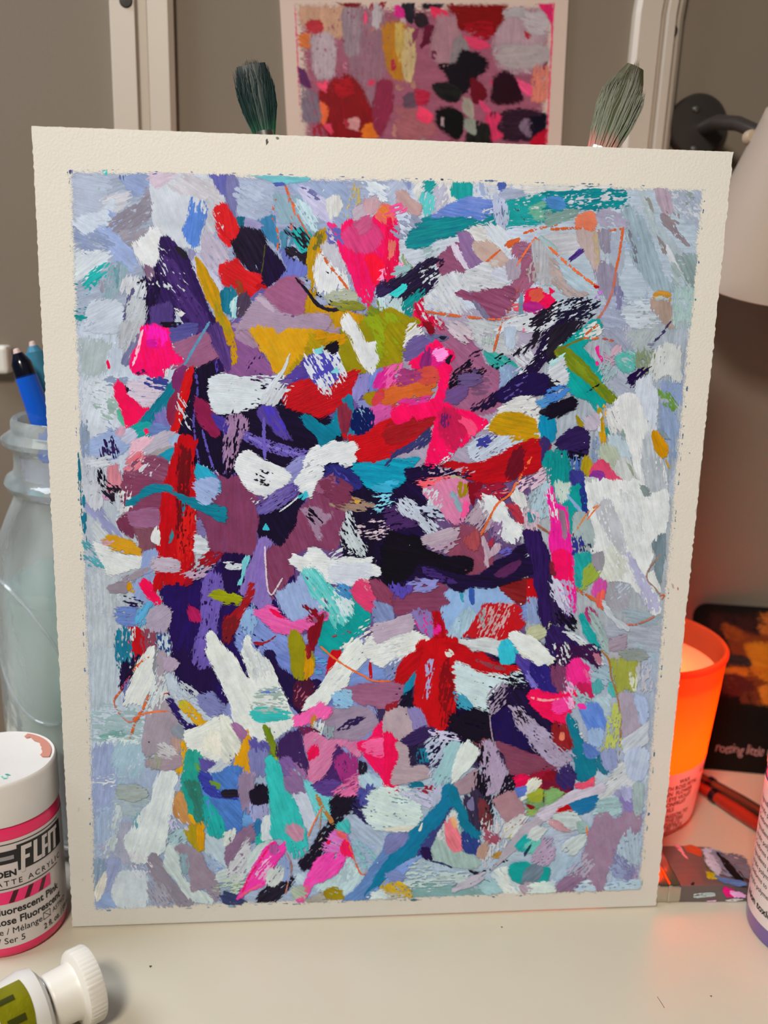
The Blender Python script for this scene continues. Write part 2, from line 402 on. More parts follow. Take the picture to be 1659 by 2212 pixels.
# ------------------------------------------------------------------ traced strokes: colour, options, outline
PAINT = """
@140,350
#aab6cc z0 d0: 3,7 166,12 166,166 10,166
b z1 d2 a20: 60,10 88,10 90,26 74,37 60,28
b z1 d1 a40: 28,52 48,47 60,60 76,90 72,112 52,104 40,84 24,70
#b4bfd4 z1 a10: 6,8 42,7 47,30 40,56 6,62
#c3cad6 z1: 10,92 45,92 42,105 20,120 9,122
#8f9fc8 z1 d3 a20: 5,75 25,64 46,84 22,90
#d2d0d6 z1 d2: 40,38 60,31 68,42 56,53 44,49
#bdc8d6 z2 a30: 12,60 32,52 50,40 42,60 20,74
#998f9f d3 a-35: 43,62 66,49 85,31 91,48 76,65 60,73 44,69
#a29aa6 d2 a-20: 58,72 80,69 92,65 82,76 70,80 80,87 74,90 61,82
#a7808f: 71,84 80,83 80,88 73,90
#c4cbd4/#cfd2d8 t2 a70: 88,12 110,9 145,12 158,22 164,38 156,54 150,75 143,92 132,90 110,84 96,70 90,50 86,25
#c9b0bf d1: 90,11 118,10 109,18 96,26 88,22
#d6cfd4 d2 a30: 105,20 130,15 156,24 161,42 148,44 130,32 112,30
#c6c4cc a60: 146,40 156,52 150,75 144,88 140,76
W/w d1 a60 t2: 70,82 84,74 95,69 103,88 98,98 91,108 83,108 73,96
B/#5a86c8 a100 D4 e1: 135,30 147,29 144,50 141,70 137,86 128,84 122,72 126,56 131,42
#dde3ee d5 a100: 138,32 146,32 143,52 140,50
r a60: 152,48 166,40 172,50 180,68 176,76 167,86 160,76 155,60
w d5 a58: 153,52 160,58 171,82 164,78 158,68
i a80: 146,12 170,12 170,40 160,32 152,18
#c3b4c9 a60 d1: 146,74 158,82 166,90 168,108 160,115 150,108 142,96 139,88
l t1: 127,108 135,93 146,110 156,120 163,142 150,140 140,128
#9a93c0: 126,88 135,92 130,102 126,98
P/d a65 t1: 98,75 110,79 126,99 140,129 152,158 168,188 160,216 142,192 122,162 114,150 108,170 84,172 79,148 82,124 96,102
d/#4c2f70 a60 d1: 100,98 112,104 126,128 142,152 156,178 150,188 130,166 114,140 104,118
K/P a95 d2: 80,120 92,108 98,120 92,150 84,160 79,145
K: 112,86 122,88 127,96 124,101 116,95
W: 112,148 124,155 118,159 113,153
#4f3a78 a95: 88,150 106,145 108,168 90,170
#5f5a80 a105: 64,135 70,126 72,134 67,150 61,167 57,166 60,148
K: 72,121 76,118 80,121 78,125 73,124
#2a2a40: 67,121 70,119 71,122
#6a4f66: 80,108 88,106 92,115 86,121
w d5 a60: 96,96 104,92 106,108 98,120 88,124 90,110
w d6 a45: 108,122 122,118 128,132 116,142 106,134
q/t d4 a-35 r3: 28,112 40,103 50,99 50,108 42,118 31,126 20,131 21,121
t d5 a10 r3: 8,132 18,129 19,137 25,148 25,156 18,160 11,162 9,150 8,140
#8fb0ba d2 a100: 46,112 55,104 63,110 56,130 46,146 39,145
#5f9fa8 d4 a100: 50,110 56,106 55,128 49,136
#a59fb0 d1: 33,122 42,119 42,131 36,134
w d3 a110: 57,126 66,118 80,120 82,131 71,150 61,142
#c1c5c7 d1 a110: 63,150 76,140 82,150 80,168 67,172
#b7c0cb: 26,145 50,142 58,150 55,172 22,172
q d2: 38,8 44,7 43,13 38,12
#4a4f8a d1: 3,8 9,8 6,18 4,24
#4a4f8a d2: 85,8 98,8 92,13 86,12
#4a5a90 d3: 55,13 62,14 60,20 56,19
r: 158,108 166,102 172,112 168,128 160,120
T: 158,138 166,128 170,140 166,152 160,148
o/O a70 t2: 134,98 141,105 152,124 159,144 172,178 176,200 172,207 167,197 158,170 148,141 139,118
O d2 a70: 150,138 158,144 170,178 160,170
@490,350
#9fabd0 z0: 0,10 166,15 166,168 0,168
#7a78b8 a80: 0,12 8,12 13,30 8,60 0,46
#a9b7d3 z2 a20: 5,18 30,15 48,25 50,40 46,56 26,66 12,55 5,40
#b5c2dc d2 a30: 10,28 30,24 40,36 30,50 14,46
#6fbcc4 d1: 12,13 85,16 64,23 50,20 30,16
#4a5aa8 d2: 47,22 56,20 60,24 51,26
#9db0d8 z1 a40: 66,20 124,18 126,60 118,72 100,60 80,45 70,30
#b3aed2 a40 d1: 75,25 92,34 105,48 108,60 96,58 85,45
#6a70b0 d4 a30: 76,24 92,32 96,40 84,36
W t2: 103,38 112,36 118,44 114,52 107,56 102,47
#a5b1d2 z1: 126,18 166,18 168,46 140,40 128,40
#c3ccdf d3: 140,20 164,22 164,40 148,36
#a8965a d4 a95: 127,24 138,25 138,40 129,56 122,55 124,36
#8fb5c6 z2 a60: 52,35 75,38 90,55 95,70 86,79 70,62 55,60
#a9c5cf d2 a60: 70,40 84,44 92,60 88,72 76,56
#2f6f95 a80: 34,60 47,57 52,74 53,88 41,80 30,66
#8f86b8 d1: 12,58 22,58 35,62 30,71 20,70
T d1: 10,56 18,57 16,66 11,64
t/q: 68,72 78,67 86,78 87,90 81,95 70,85
#4a86a0 d3: 54,74 66,70 68,84 58,88
K d3 a30: 52,86 68,89 84,97 84,112 75,107 62,98
K d5 a50: 58,70 72,66 88,80 86,96 72,84
K/#241a30 t2 a60: 5,76 14,66 24,67 35,71 40,84 37,100 33,117 20,108 10,95
P/K a70 t1: 40,84 48,92 60,112 56,120 46,124 38,129 33,120 36,100
i/#6474bc: 56,92 63,95 82,111 62,120 50,125 60,110
S #4a4a20 w1.2: 39,85 37,105 34,118
r: -2,43 5,50 11,68 6,76 -2,73
r t2 a30: -2,106 10,98 20,110 34,117 33,130 24,138 10,131 -2,126
#8a3a20 d2: 10,120 15,125 18,138 12,141
r d1: 30,128 37,126 42,131 35,136
T: -2,130 7,132 9,140 5,156 -2,152
Q/W: 4,146 10,136 14,142 12,155 9,160 5,157
#3f3045: 12,139 20,137 24,145 16,158 11,158
#5a4f8a: 24,140 36,128 40,132 30,142
m/#9a5a80 t1 a30: 36,135 46,126 70,116 78,124 80,140 76,156 55,156 45,146
u/#a58aa8 a10 t2: 24,148 34,137 48,150 56,156 80,158 104,157 100,172 60,178 20,170 10,174 16,160
#c5a8bd a15: 30,140 36,138 50,152 44,152
o/O z4 a95 t1: 80,134 90,134 92,148 120,150 134,156 142,166 110,168 76,160
O/o t1 a95: 88,80 100,70 98,90 93,110 90,136 84,118 84,96
#5f5a20 d4: 90,76 98,70 96,86 90,90
w/W d1 a95 t2: 93,98 100,90 114,90 120,100 123,115 125,128 120,133 106,136 93,131 90,116
#b4b0ba d3 a80: 95,84 108,84 118,95 120,112 112,106 100,96
K d7 a40: 98,95 118,98 120,120 104,112
#a0a58a d1: 100,137 118,132 132,136 130,142 106,143
S K w4.5 e2: 71,119 82,132 92,145 104,151 118,150 128,147
S K w6 d6 e2: 80,118 88,130 102,142 118,147 138,144
#8a8a30 d2: 110,144 130,142 140,150 120,152
S x w2 d3: 60,24 64,36 70,46
S x w3 d5: 60,24 65,36 70,55
S #c0583a w1.6: 72,54 80,69 86,78
S x w1.8 d4: 53,31 48,45 47,58 52,72 52,90
S #b85a48 w3 d6: 63,38 66,52 66,74
S x w3 d1: 96,92 105,106 115,118 124,130
n/#e0186a t2 a80: 113,80 119,64 128,58 145,62 152,52 166,55 174,60 176,80 172,100 170,116 156,124 150,136 145,154 140,146 132,128 125,110 118,95
#d8407a a60 d1: 116,80 126,64 150,64 160,76 150,90 130,92
#f51035 a90: 143,98 152,96 166,106 168,116 158,122 150,126 146,112
#d06050 d1 a50: 150,46 160,44 170,46 168,62 156,58
#e08030 d4: 154,44 166,46 164,56 156,52
#b09aa8: 130,50 142,42 150,37 156,42 150,52 140,60 132,58
#c08f98: 140,40 148,36 155,41 152,50 144,52
#b04a72: 130,62 145,55 148,68 137,74
f/#f03060 d1: 102,62 110,62 117,72 112,77 106,70
#5a5aa0 d4: 103,71 114,70 115,80 106,82
#e8c8d8 d5: 104,74 112,72 113,82 106,80
#f590b8 d3 a-20: 158,113 174,100 178,112 160,122
G/#8a8a20 d3: 143,154 150,142 160,145 172,150 170,170 150,170
#a9c5c8 d3: 156,138 166,134 168,150 158,150
P a-30 t1: 155,128 168,119 172,130 158,137
@840,350
#b3bdd4 z0: 0,15 168,20 168,168 0,168
W z1: 24,20 38,20 36,30 31,38 24,33
W z1: 48,20 68,21 68,40 55,48 42,46
w z1 d3: 85,22 110,22 112,36 96,38 86,36
W z2: 126,24 168,25 168,31 150,34 135,32
#b3bfd8 z1: 0,20 24,20 22,34 11,41 0,46
#7a86b8 d3: 16,20 24,20 24,30 18,30
l z2 d1: 42,32 55,25 62,44 46,56 38,60
t: 38,19 50,20 46,28 43,33 36,27
t a90: 68,21 84,22 84,35 76,38 66,33
#4fb0ac d2 a100: 33,31 44,32 45,50 37,56 31,42
#4f60a8 d1: 112,22 120,22 118,30 112,28
#a8b2cf: 112,34 122,28 138,32 128,38 114,40
t/T t2 a-12: 18,80 25,65 40,55 60,53 88,57 109,50 113,64 95,66 75,72 60,77 48,80 40,86 28,89 20,87
B/#7a8cc8 t2 a8: 46,55 62,45 80,38 108,40 110,48 96,57 76,55 58,54
w d7: 84,58 108,48 110,60 90,64
t a-5 d1: 113,42 130,38 150,34 170,30 190,28 190,44 178,52 166,58 150,65 130,65 115,64
#5f9a82 d1 a-15: 145,46 168,38 172,52 152,58
#5a8ac0: 155,37 168,34 176,40 164,42
w d7 a-5: 125,40 166,34 166,56 130,60
#a7b0cc d2 a95: 107,38 118,36 120,62 117,68 110,56
#6a78a8 d5: 112,50 120,46 124,72 116,74
#4a4a58 d4: 129,44 134,50 140,62 136,64 131,54
#c48f92/#c9a096 t2 a45: 5,30 15,28 22,35 32,45 31,53 25,54 15,46 8,40
F d2: 0,47 12,42 18,50 9,54 0,56
n d1 a80: -2,58 4,60 4,75 10,85 9,100 6,113 -2,122
#d86a60 d2: 0,80 8,82 6,96 0,98
#9aa0c0 d3 a30: 8,60 20,54 30,60 16,78 6,73
#ccd5e0 z3 a-15: 12,84 30,90 45,85 58,76 76,72 82,84 64,95 47,106 26,112 11,100
#a0c0c0 d5: 32,92 46,88 44,98 34,100
#7a8a60 d3: 9,95 15,94 22,108 12,108
#90c0c0 d2: 6,110 20,108 16,118 6,118
W t2 d1: 78,72 92,66 104,72 112,84 96,84 86,80
#c1c8d6 d1: 100,68 115,66 126,78 121,92 109,88
m z4 a20: 54,96 70,84 80,95 86,108 80,113 66,112 55,118 49,110
#c5b6ca a60: 60,82 66,80 78,96 84,110 80,112 70,100
#8a6a90/#7a5a88 a60: 70,73 78,71 85,82 84,90 95,102 86,107 76,95
#c9a08a/#c5a8a0 t2 a35: 86,85 99,80 108,84 118,95 123,105 118,110 105,108 96,103 89,95
S x w2.5: 98,104 107,96 114,90
#d8c8c0 d3: 104,100 112,98 114,106 106,106
w t3 a10: 77,115 85,108 98,104 106,112 118,113 126,121 120,126 108,132 95,131 82,129 77,122
#b9bccb d1 a20: 104,111 118,108 125,116 122,122 110,122
#8a90a0 d6: 82,116 104,112 104,126 86,126
#9c8a9a: 122,103 131,100 135,108 131,118 124,119
#9a5a70/m z4 a120: 118,86 136,80 152,86 160,100 152,116 142,130 130,142 122,136 128,118 136,108 130,99
#8a6078 d4: 128,84 146,80 150,92 136,96
w/#c0c2c4 d3 a55 t2: 50,120 65,113 76,118 82,132 74,142 88,158 62,157 42,150 34,140 44,130
m/M a20 z5: 70,134 95,132 112,132 125,126 128,140 120,154 104,160 92,146 80,141
#7a7590 d4 a55: 82,133 92,146 102,156 105,163 98,160 88,148
K/P t2 a-35 d1: -3,124 15,115 30,105 44,97 53,103 49,120 40,132 25,138 10,145 2,146 4,140 16,130 4,128
w d7 a-35: 36,110 52,104 48,122 36,128
q: 8,130 16,125 18,128 9,138 0,136
t d1: 10,150 25,138 36,131 31,145 22,156 12,154
#b9d0d0 d3: 0,144 12,140 14,158 0,162
n/R d1 a60: 27,145 34,140 36,152 45,158 54,168 30,168 27,155
w d6 a60: 28,140 40,142 50,166 36,164
S x w3 d1: 33,152 50,155 75,158 95,160
S x w1.8 d2: 95,160 112,161 130,157
S #c05a48 w2 d4: 118,166 122,152 130,135 140,115
S x w2 d1: 131,106 141,90 150,77
S x w2.4: 150,77 158,84 168,89
S x w3 d3: 138,73 150,69 172,64
x d2: 120,82 132,78 131,83 122,88
n/#c8104a t1 a-10: 140,132 152,128 159,134 170,140 168,150 150,154 138,152
#d05040: 146,134 156,132 154,142 146,142
#a01a70: 138,146 150,145 159,150 148,155
c: 126,146 136,145 136,152 128,152
#6f9ab0: 133,134 137,134 138,158 133,158
#bdbcc0 a90: 148,84 158,79 167,90 168,122 156,125 150,110
#b0a09a d3: 142,100 150,96 152,120 144,122
#a9c5c4: 156,78 168,82 172,92 162,90
w d2 a-15: 122,162 150,154 170,150 170,172 112,172
K d4 a-30: 140,166 152,156 170,146 172,156 160,168
T: 8,158 20,162 9,166
@1190,350
#a2b2be z0: 0,22 160,28 142,168 0,168
t/T d3 a-8: -4,30 30,28 60,26 74,30 76,44 56,52 40,48 20,50 -4,58
w d7 a-10: 0,32 40,30 70,30 74,46 40,46 0,48
W d1: -2,24 62,25 40,28 -2,29
#4a86c0: 0,36 8,36 16,44 8,48 -2,46
#7fa69a d1: -2,52 30,48 20,58 -2,63
#a88f9f a70: 106,27 120,28 125,48 118,52 110,42
#9aa5b8 z1 d1: 120,29 158,30 154,66 140,62 128,46
#d0d6dc d6 a40: 122,30 156,32 152,60 130,52
S e w4 d3: 146,32 138,34 146,38 136,44
S w w3 d4: 126,46 138,52 148,56
#8f7a80/#96868c a45: 113,53 124,60 132,72 144,86 138,86 126,76 116,64
#a4908f d2: 118,52 130,50 130,62 122,62
#9fb8c4 z2 a70: 76,48 90,54 106,84 112,112 128,128 112,132 95,118 84,95 77,70
#adbfc4 z1 a60: 104,56 118,70 140,100 146,126 136,120 118,94
#a6b5b8 z1 a60: 92,32 102,36 108,62 114,84 104,74 96,54
#9a9a90: 95,34 103,38 106,52 101,48
#968885 d1: 108,73 119,84 121,92 114,94 110,84
w a55 t2: 119,86 128,98 134,115 128,113 121,102
#90a8a5 z1 a60: 128,96 148,96 144,128 136,116
#d0705a/#d87a50 t1: 26,56 34,53 46,55 47,66 40,70 28,68
#b0a5c0 d2: 48,52 60,49 76,60 74,68 50,66
S x w3 d2: -2,69 25,68 50,71 62,70 74,68
S x w3 d1: 74,67 72,80 70,95 66,112
S #c06a58 w3 d1: 66,112 64,128 58,145 50,158 40,168
S x w3 d1: -2,87 10,98 20,107 35,119 48,128
r: 43,125 50,127 48,130 44,129
#b0aeb2 a-10 z2: -2,75 25,72 32,84 22,95 4,92
#b59a94 a80: 28,72 43,72 51,95 46,112 38,96
#b59a70 d1 a85: 43,72 48,75 49,102 45,102
#948a9e a85: 51,74 60,72 60,92 54,93
#a9b2c2 a90 z2: 60,76 72,72 72,110 62,112
P/#5a3a90 d2 a-40: 17,100 28,89 34,92 20,103
#a0b8c4 z2 d1: 6,106 20,108 36,120 39,129 20,131 10,119
#a094ae z2 a80: 40,98 56,100 66,115 68,136 60,146 50,131 45,115
#8580b0 d1: 66,128 73,132 72,152 66,150
#b060c0 d4: 41,134 50,130 49,141 42,138
#c4a8a0 d2 a35: 0,100 8,110 20,130 36,136 16,139 4,125
#6a6a74 d4 a70: 80,70 86,84 90,104 86,104 82,88
K/#20203a d4 a-25: 4,151 15,141 28,136 40,139 48,145 48,155 40,162 30,170 -2,170
#dde0e4 d6 a-20: 4,150 30,138 46,150 30,164 6,164
#a9b2cf z2 d1: 50,150 70,136 80,150 86,168 54,170
#b3bcc4 d3: 75,146 100,140 112,150 121,160 100,170 80,170
#b07a28: 104,135 112,131 122,134 122,143 116,138 106,140
#a68a78/#b59080 a80: 104,142 115,141 122,145 124,168 117,164 110,157 104,150
#c0c8b8: 106,138 114,136 118,140 108,143
#95b3ab d2: 130,130 146,130 144,168 125,168 128,146
#b0c5c2 d4: 120,100 140,118 142,130 128,128
n: -2,128 5,132 -2,137
@140,700
#b6bfcc z0: 8,0 166,0 166,168 18,168
#aebcba z1 d1: 14,16 46,18 42,46 20,52
#c3c8d0 z1: 18,60 52,52 60,60 54,112 20,116
#c0c1c4 d1 a110: 60,0 78,0 71,25 58,30
#7a7aa8 d1 a115: 58,37 70,15 76,10 73,35 65,42
n/#ee1070 t2 a80: 77,3 90,0 107,5 109,20 113,26 121,38 120,45 109,42 103,52 100,57 91,54 82,50 75,52 68,45 70,32 75,18
#f0109a d1 a80: 86,4 104,6 106,18 94,22 84,16
#d0108a: 82,18 92,16 96,24 86,24
#f5a8b8 d2 a110: 68,44 71,30 78,8 81,5 78,22 73,40
#3a2050 d2: 72,50 80,45 84,50 76,54
w d4: 100,46 108,44 108,54 102,54
#55508a/#443f80 a-10: 110,5 120,2 134,0 134,11 119,19 110,16
K: 95,-2 120,-2 113,4 101,3
#8f5a7a/m t1 a-30: 112,20 130,14 143,9 152,16 158,25 160,34 150,36 138,42 128,46 112,44 121,38 116,28
S #4f7f9a w3.2: 148,-2 141,10 132,25 126,36 122,42
#5f4080/d a75: 150,0 159,-2 168,25 168,48 160,36 152,16
K/#1a0f2e z2 a85: 130,46 155,37 168,44 200,50 212,98 200,152 160,157 140,152 126,142 116,118 114,96 124,70
S #5a4aa0 w3 d1: 133,47 136,65 134,85 132,104 138,146
S #5040a0 w3 d1: 155,37 157,60 158,84
S #6050a8 w2.6 d1: 139,100 145,125 151,144 157,160
S #5a4ba5 w2.4 d1: 161,94 164,118 162,142
#8a1a4a/#7a1a3a a45: 131,82 136,77 146,84 155,96 160,108 157,114 148,110 138,100
#3a2a80 a30: 148,90 168,100 168,114 158,106
n: 42,38 45,37 47,45 44,46
#8fa89a d6 a20: 24,66 32,57 48,58 58,70 58,84 52,96 42,97 33,86 25,80
#8aa89a d2: 43,78 54,80 52,88 44,86
#4a9a80: 53,89 57,87 63,100 60,105 54,98
#8f9fc0 d3: 37,56 62,54 64,62 45,63
#c9b3c2 t1 d1: 64,62 76,57 90,58 99,66 95,78 86,85 72,80 64,73
#6a70a0 d7: 70,62 94,62 92,80 72,78
#3a3f8a d3 a10: 86,56 106,57 103,68 92,66
K d2: 61,62 66,66 65,70 60,72
n/#e01050 t2 a60: 50,63 54,58 60,61 63,70 70,78 79,86 87,87 80,94 76,104 70,104 64,110 60,96 55,82 51,73
#007888/T t1 a-55: 112,55 116,62 111,76 104,87 95,93 88,99 83,108 76,104 82,95 95,80 103,67
w d7 a-55: 82,92 100,72 98,88 86,104
t: 64,110 75,103 86,101 88,110 80,119 74,116
n: 79,109 82,105 87,107 87,112 82,114
#7a2a60: 117,46 123,42 125,54 115,67 112,58
#6a5aa0/V d1 a80: 92,94 100,87 108,92 109,106 100,112 90,106
#6a80b5 d1: 88,106 95,102 106,108 98,116 88,113
r/#c81818 t1 a-72: 125,47 131,46 127,72 119,98 114,112 110,109 114,88 120,66
#7a1a3a a-72: 106,80 115,68 114,85 111,105 105,100
w d6 a60: 116,80 126,80 128,106 118,104
#b3a5b8/#bdb0bc t2 a-25: 82,135 86,122 96,113 106,109 115,114 115,122 105,132 92,137
#a8999a a-25: 84,135 95,128 112,124 102,133 90,138
b/#9ab0d8 t1 a-15: 18,130 28,118 48,110 68,111 74,117 62,128 48,137 25,138
P d5 a80: 40,120 48,116 53,130 49,141 33,139
#c3c3da d1: 56,112 70,107 73,116 62,123
#e0a0b5: 52,112 59,104 62,110 56,115
#e8a8b8 d2 a-40: 70,122 88,116 80,128 66,140
#1a8fa8 d1: 88,140 104,131 116,125 112,138 96,142
#9fb8e0: 108,118 116,113 119,122 112,124
M/#86506a t1 a20: 62,146 80,137 100,139 108,150 107,168 100,176 62,180
#c8c0cc d6: 62,140 84,134 92,150 70,166
c/#d08a95 d3 a-40: 58,146 75,130 82,138 64,154
#d0808a t1: 44,149 53,146 58,158 55,168 45,168
#c5c5cc d1: 18,140 35,138 42,168 20,168
K d3 a70: 33,143 38,150 45,168 36,168
w d3: 22,140 44,136 44,146 24,148
#2aa0b8/#1f88a8: 134,145 150,152 158,163 157,172 134,172
T d3 a90: 12,126 15,130 18,168 14,168
#8f9fb8 d3: 16,100 24,100 24,130 18,132
@490,700
#6a5090 z0: 0,0 168,0 168,168 0,168
K/#1a0f2e z2 a20: 0,85 62,78 100,92 126,112 136,150 60,150 10,152 -4,130
#b08aa8 z3 a5: 8,0 104,-2 112,8 60,14 20,8
#8a5585/#7a4a80 z3 a40: 4,16 22,6 35,30 49,50 40,56 0,54
#b083a5 z3: 10,5 25,3 31,23 12,16
P d5 a-60: 20,48 25,35 33,25 36,36 28,49
o/#c89a20 t2 a60: 22,5 45,3 54,12 64,6 90,8 110,10 124,15 118,25 104,26 91,25 78,40 63,52 56,51 48,48 38,30 28,15
O/#b09010 a45 d1: 92,10 118,16 112,26 92,28 70,50 62,52 74,30
y/O t2 a40: 118,6 134,0 166,-16 186,-8 196,-2 188,10 182,30 176,42 168,46 150,50 140,48 125,50 114,40 112,25 122,18
#8a9a18 d2 a50: 140,-6 168,-10 180,4 168,30 150,40 150,12
o d3 a-15: 92,8 122,14 116,20 96,18
#45308a/p a-20: 60,55 75,42 82,38 96,62 80,59
#403a98 z6: 80,36 96,27 114,30 116,50 104,64 90,60
w/#d0d4e8 d4 a60 z6: 80,35 95,26 112,26 118,40 121,54 112,63 101,74 92,60 84,50
Q z6: 88,26 99,23 98,30 91,31
Q z6: 105,48 113,42 116,50 108,52
K z6: 100,25 113,17 115,26 108,31
r/#a00818 t2 a-25: 60,68 75,60 90,57 104,62 120,48 135,46 139,58 137,67 125,73 118,84 110,89 95,96 85,93 70,90 60,85 58,78
w d6 a65 z6: 90,58 112,58 108,68 104,76
w/#ccd6d8 t3 a4 D4 z6: -18,58 -4,52 20,55 40,54 56,52 76,56 70,66 58,71 50,77 36,83 20,88 4,90 -12,88 -19,74
K d5 a-70 z6: 3,64 8,64 8,92 4,94
#d8dedf t3 a-60 z6: 67,22 63,36 60,48 50,62 40,80 34,80 38,70 50,54 58,44
w d4 a-60 z6: 36,74 56,60 58,80 40,84
#7a70b8 a100: 136,52 147,50 146,66 134,77 130,73
#7080c0: 147,50 159,48 156,65 148,68
#7f80c0 d1: 132,80 150,77 150,90 140,88
#c01a7a a120: 152,60 168,38 170,66 158,68
O: 142,73 154,70 155,82 146,81
#c83a40 a-10: 153,72 168,65 170,84 150,86
#d0509a d1 a-30: 147,86 168,82 168,100 156,109 148,98
#007890/T t2 a40: 75,96 85,96 95,103 104,105 115,88 121,95 118,110 110,118 99,125 95,131 92,116 82,106
#106a85 t1: 120,78 127,74 130,88 138,98 140,112 132,101 128,116 122,121 121,105 126,92
#8a2a40: 114,86 122,81 126,95 121,119 117,106
#0a1a50 d3: 130,86 148,88 149,108 140,118 130,110
#8ab0d0 d6: 130,88 148,90 144,112
r/#b80818 t2 a-18: 118,113 140,112 166,98 190,95 213,92 208,105 190,121 166,138 142,143 131,138 130,124
#900a18 a-20: 168,100 190,96 212,93 204,106 184,110 164,116
p/#4a3580 a60: 32,90 41,80 50,84 58,104 66,120 54,116 44,104 36,101
#4030a0 d2 a60: 40,86 50,88 60,110 50,106
S p/#7060b0 w13 d1: 15,112 30,120 50,127 70,132 88,134
S #8070c0 w4 d2: 20,114 40,124 64,131 84,135
S #6050a0 w4: 38,96 38,118 39,140
#7a78b8 a-30 d1: 54,156 66,143 82,137 80,152 64,166
#9a6a95 d2 a100: 1,98 15,92 20,105 12,122 6,146 -2,142
K d5 a100: 0,120 10,112 12,150 2,152
W/w t3 a20: 9,147 11,139 17,133 25,132 36,139 50,146 66,153 60,163 46,172 30,174 18,166 12,156
K d7 a20: 30,150 46,152 44,164 28,162
W/w t3 a-20: 97,127 108,119 114,121 120,122 130,122 134,128 131,133 133,138 130,142 120,145 108,141 101,144 98,156 92,165 86,177 72,172 70,158 78,148 83,136 88,128 94,124
#b0b0b4 d6 a-30: 84,134 96,128 98,146 80,166
#2a2a70 d1: 99,146 115,143 132,150 136,166 118,170 106,158
#4a3a90 d3 a50: 110,150 126,160 120,168 108,160
m: 92,165 100,158 108,154 110,168 94,172
#007a98/#0f9ab0 t2 a8: 129,146 145,142 168,139 196,136 194,142 188,154 176,164 160,170 146,166 135,156
#3aa8c8 d2 a10: 150,166 176,160 168,170 154,172
W/w t3 a65 z7: 116,-4 122,-9 128,-5 136,8 144,18 153,18 150,28 153,34 151,46 148,51 142,44 136,32 128,16 118,6
W d4 z7: 148,20 154,18 150,32
@840,700
#a090a8 z0: 0,0 168,0 168,168 0,168
#988a10 d1 a50: -2,0 20,0 24,5 20,15 12,25 10,38 -2,42
W d3 a-40 t2: 21,3 30,2 37,10 33,16 26,20 17,20
#5f4a80/#6a5a90 a-30: 14,26 28,15 42,12 47,18 32,32 18,38
#5f6a90 d1: 34,10 54,12 60,14 46,18
K d2: 48,12 60,12 56,17
m/#9a6080 z4 a40: 48,0 60,5 80,15 95,28 100,42 116,47 118,58 113,68 116,86 100,92 84,96 70,86 58,85 60,70 65,40 65,30 52,20
#7a5070 z4 d3: 76,56 100,50 104,68 86,72
R: 33,-2 42,-2 48,8 42,11
#d8c0c8 d3 a30: 50,-2 76,0 86,12 79,19 65,10
#c8cbcc d1 z4: 78,-2 116,-2 132,10 126,30 101,28 90,18
e d3: 97,12 105,10 106,20 98,22
S x w2.4 d3: 116,-2 112,10 107,29
#a8b8cc: 118,4 131,5 128,25 120,22
#c86080 d1: 136,4 140,4 138,12
w d2 z4: 124,28 140,20 148,36 136,42
#4aa595/t t1 a30: 97,28 110,30 126,38 136,48 126,50 110,43 100,38
K d4 a-25: 102,42 115,32 127,36 108,46
#8aa0d0 a-50: 115,48 122,42 136,50 128,60 116,68
#90c0d8 d3: 114,44 126,46 120,60
K/P t1 a-42 d2 z5: 85,88 100,76 115,66 130,55 142,42 150,32 158,12 168,2 180,-10 190,-8 178,14 168,34 158,42 150,50 130,62 112,78 100,85
w d6 a-42 z5: 130,50 148,34 166,4 168,24 148,44
K d4 a-45: 120,30 140,22 152,4 158,2 150,22 134,34
#1a1040/P a-20 t1: 112,70 128,58 150,50 168,58 168,70 142,72 125,76 115,80
#5a4a90 d6 a-30: 116,68 136,56 140,66 120,76
K d3 a-35: 58,66 64,52 75,42 92,29 82,45 102,46 94,52 76,58 66,68
#2a2030 d5 a-10: 64,50 100,44 98,52 72,60
#6a4a80: 54,76 61,66 74,62 82,66 79,75 70,83 58,82
#5a4570 d2: 70,54 90,50 94,60 78,64
n/#f01060 t2 a60: 20,40 30,32 47,19 56,27 63,28 65,33 60,42 64,45 60,60 56,72 53,80 52,84 60,82 72,88 88,92 102,100 88,110 82,120 70,128 60,136 46,145 42,148 36,146 38,135 45,110 48,94 38,95 28,100 25,95 18,100 10,102 5,98 5,88 15,82 28,80 40,80 48,75 50,60 52,50 45,43 30,48
#c0106a d1 a-30: 34,36 50,25 62,29 58,38 46,45 35,46
#f580c0 d1: 46,28 57,26 57,34 50,37
K: 58,35 66,30 62,41 58,40
#7a1a60 d2: 34,34 42,28 42,44 34,46
#c01a4a a60 d1: 55,87 68,88 75,100 80,112 68,126 56,118 51,105
#6a2060 d3: 54,94 62,92 60,106 54,104
#e0406a a40 d1: 72,98 84,98 90,108 84,118 80,108
#c05a20/#d06030 a-12: -4,66 15,58 30,56 46,58 48,65 40,72 25,76 -4,82
#d04a40 d1: 28,50 45,44 50,58 32,58
#c02a7a d2 a-10: 10,79 30,74 46,71 40,80 20,83
#d05090 d2: -2,46 12,42 16,52 6,60 -2,62
#8a2a60 d1: 12,46 30,48 30,56 10,62
#900a16 a-15: -2,102 10,104 25,99 29,102 46,95 40,106 25,115 -2,121
#2a2a5a d2 a-40: 24,120 40,106 42,118 32,126 10,134 -2,142 4,132
W t2 d2 a-20: 98,104 110,94 114,86 125,80 135,73 147,75 153,86 160,93 158,110 150,118 136,118 112,112 100,110
W d4: 118,84 136,76 148,84 130,92
O/o t3 a12: 102,107 107,97 120,92 136,93 149,100 153,108 152,121 141,123 124,118 108,111
#c5cfe0 d2 a-35 t1: 82,125 95,114 115,115 138,120 126,132 106,138 95,145 85,136
#3a3a90 d4: 90,118 106,114 101,125 92,124
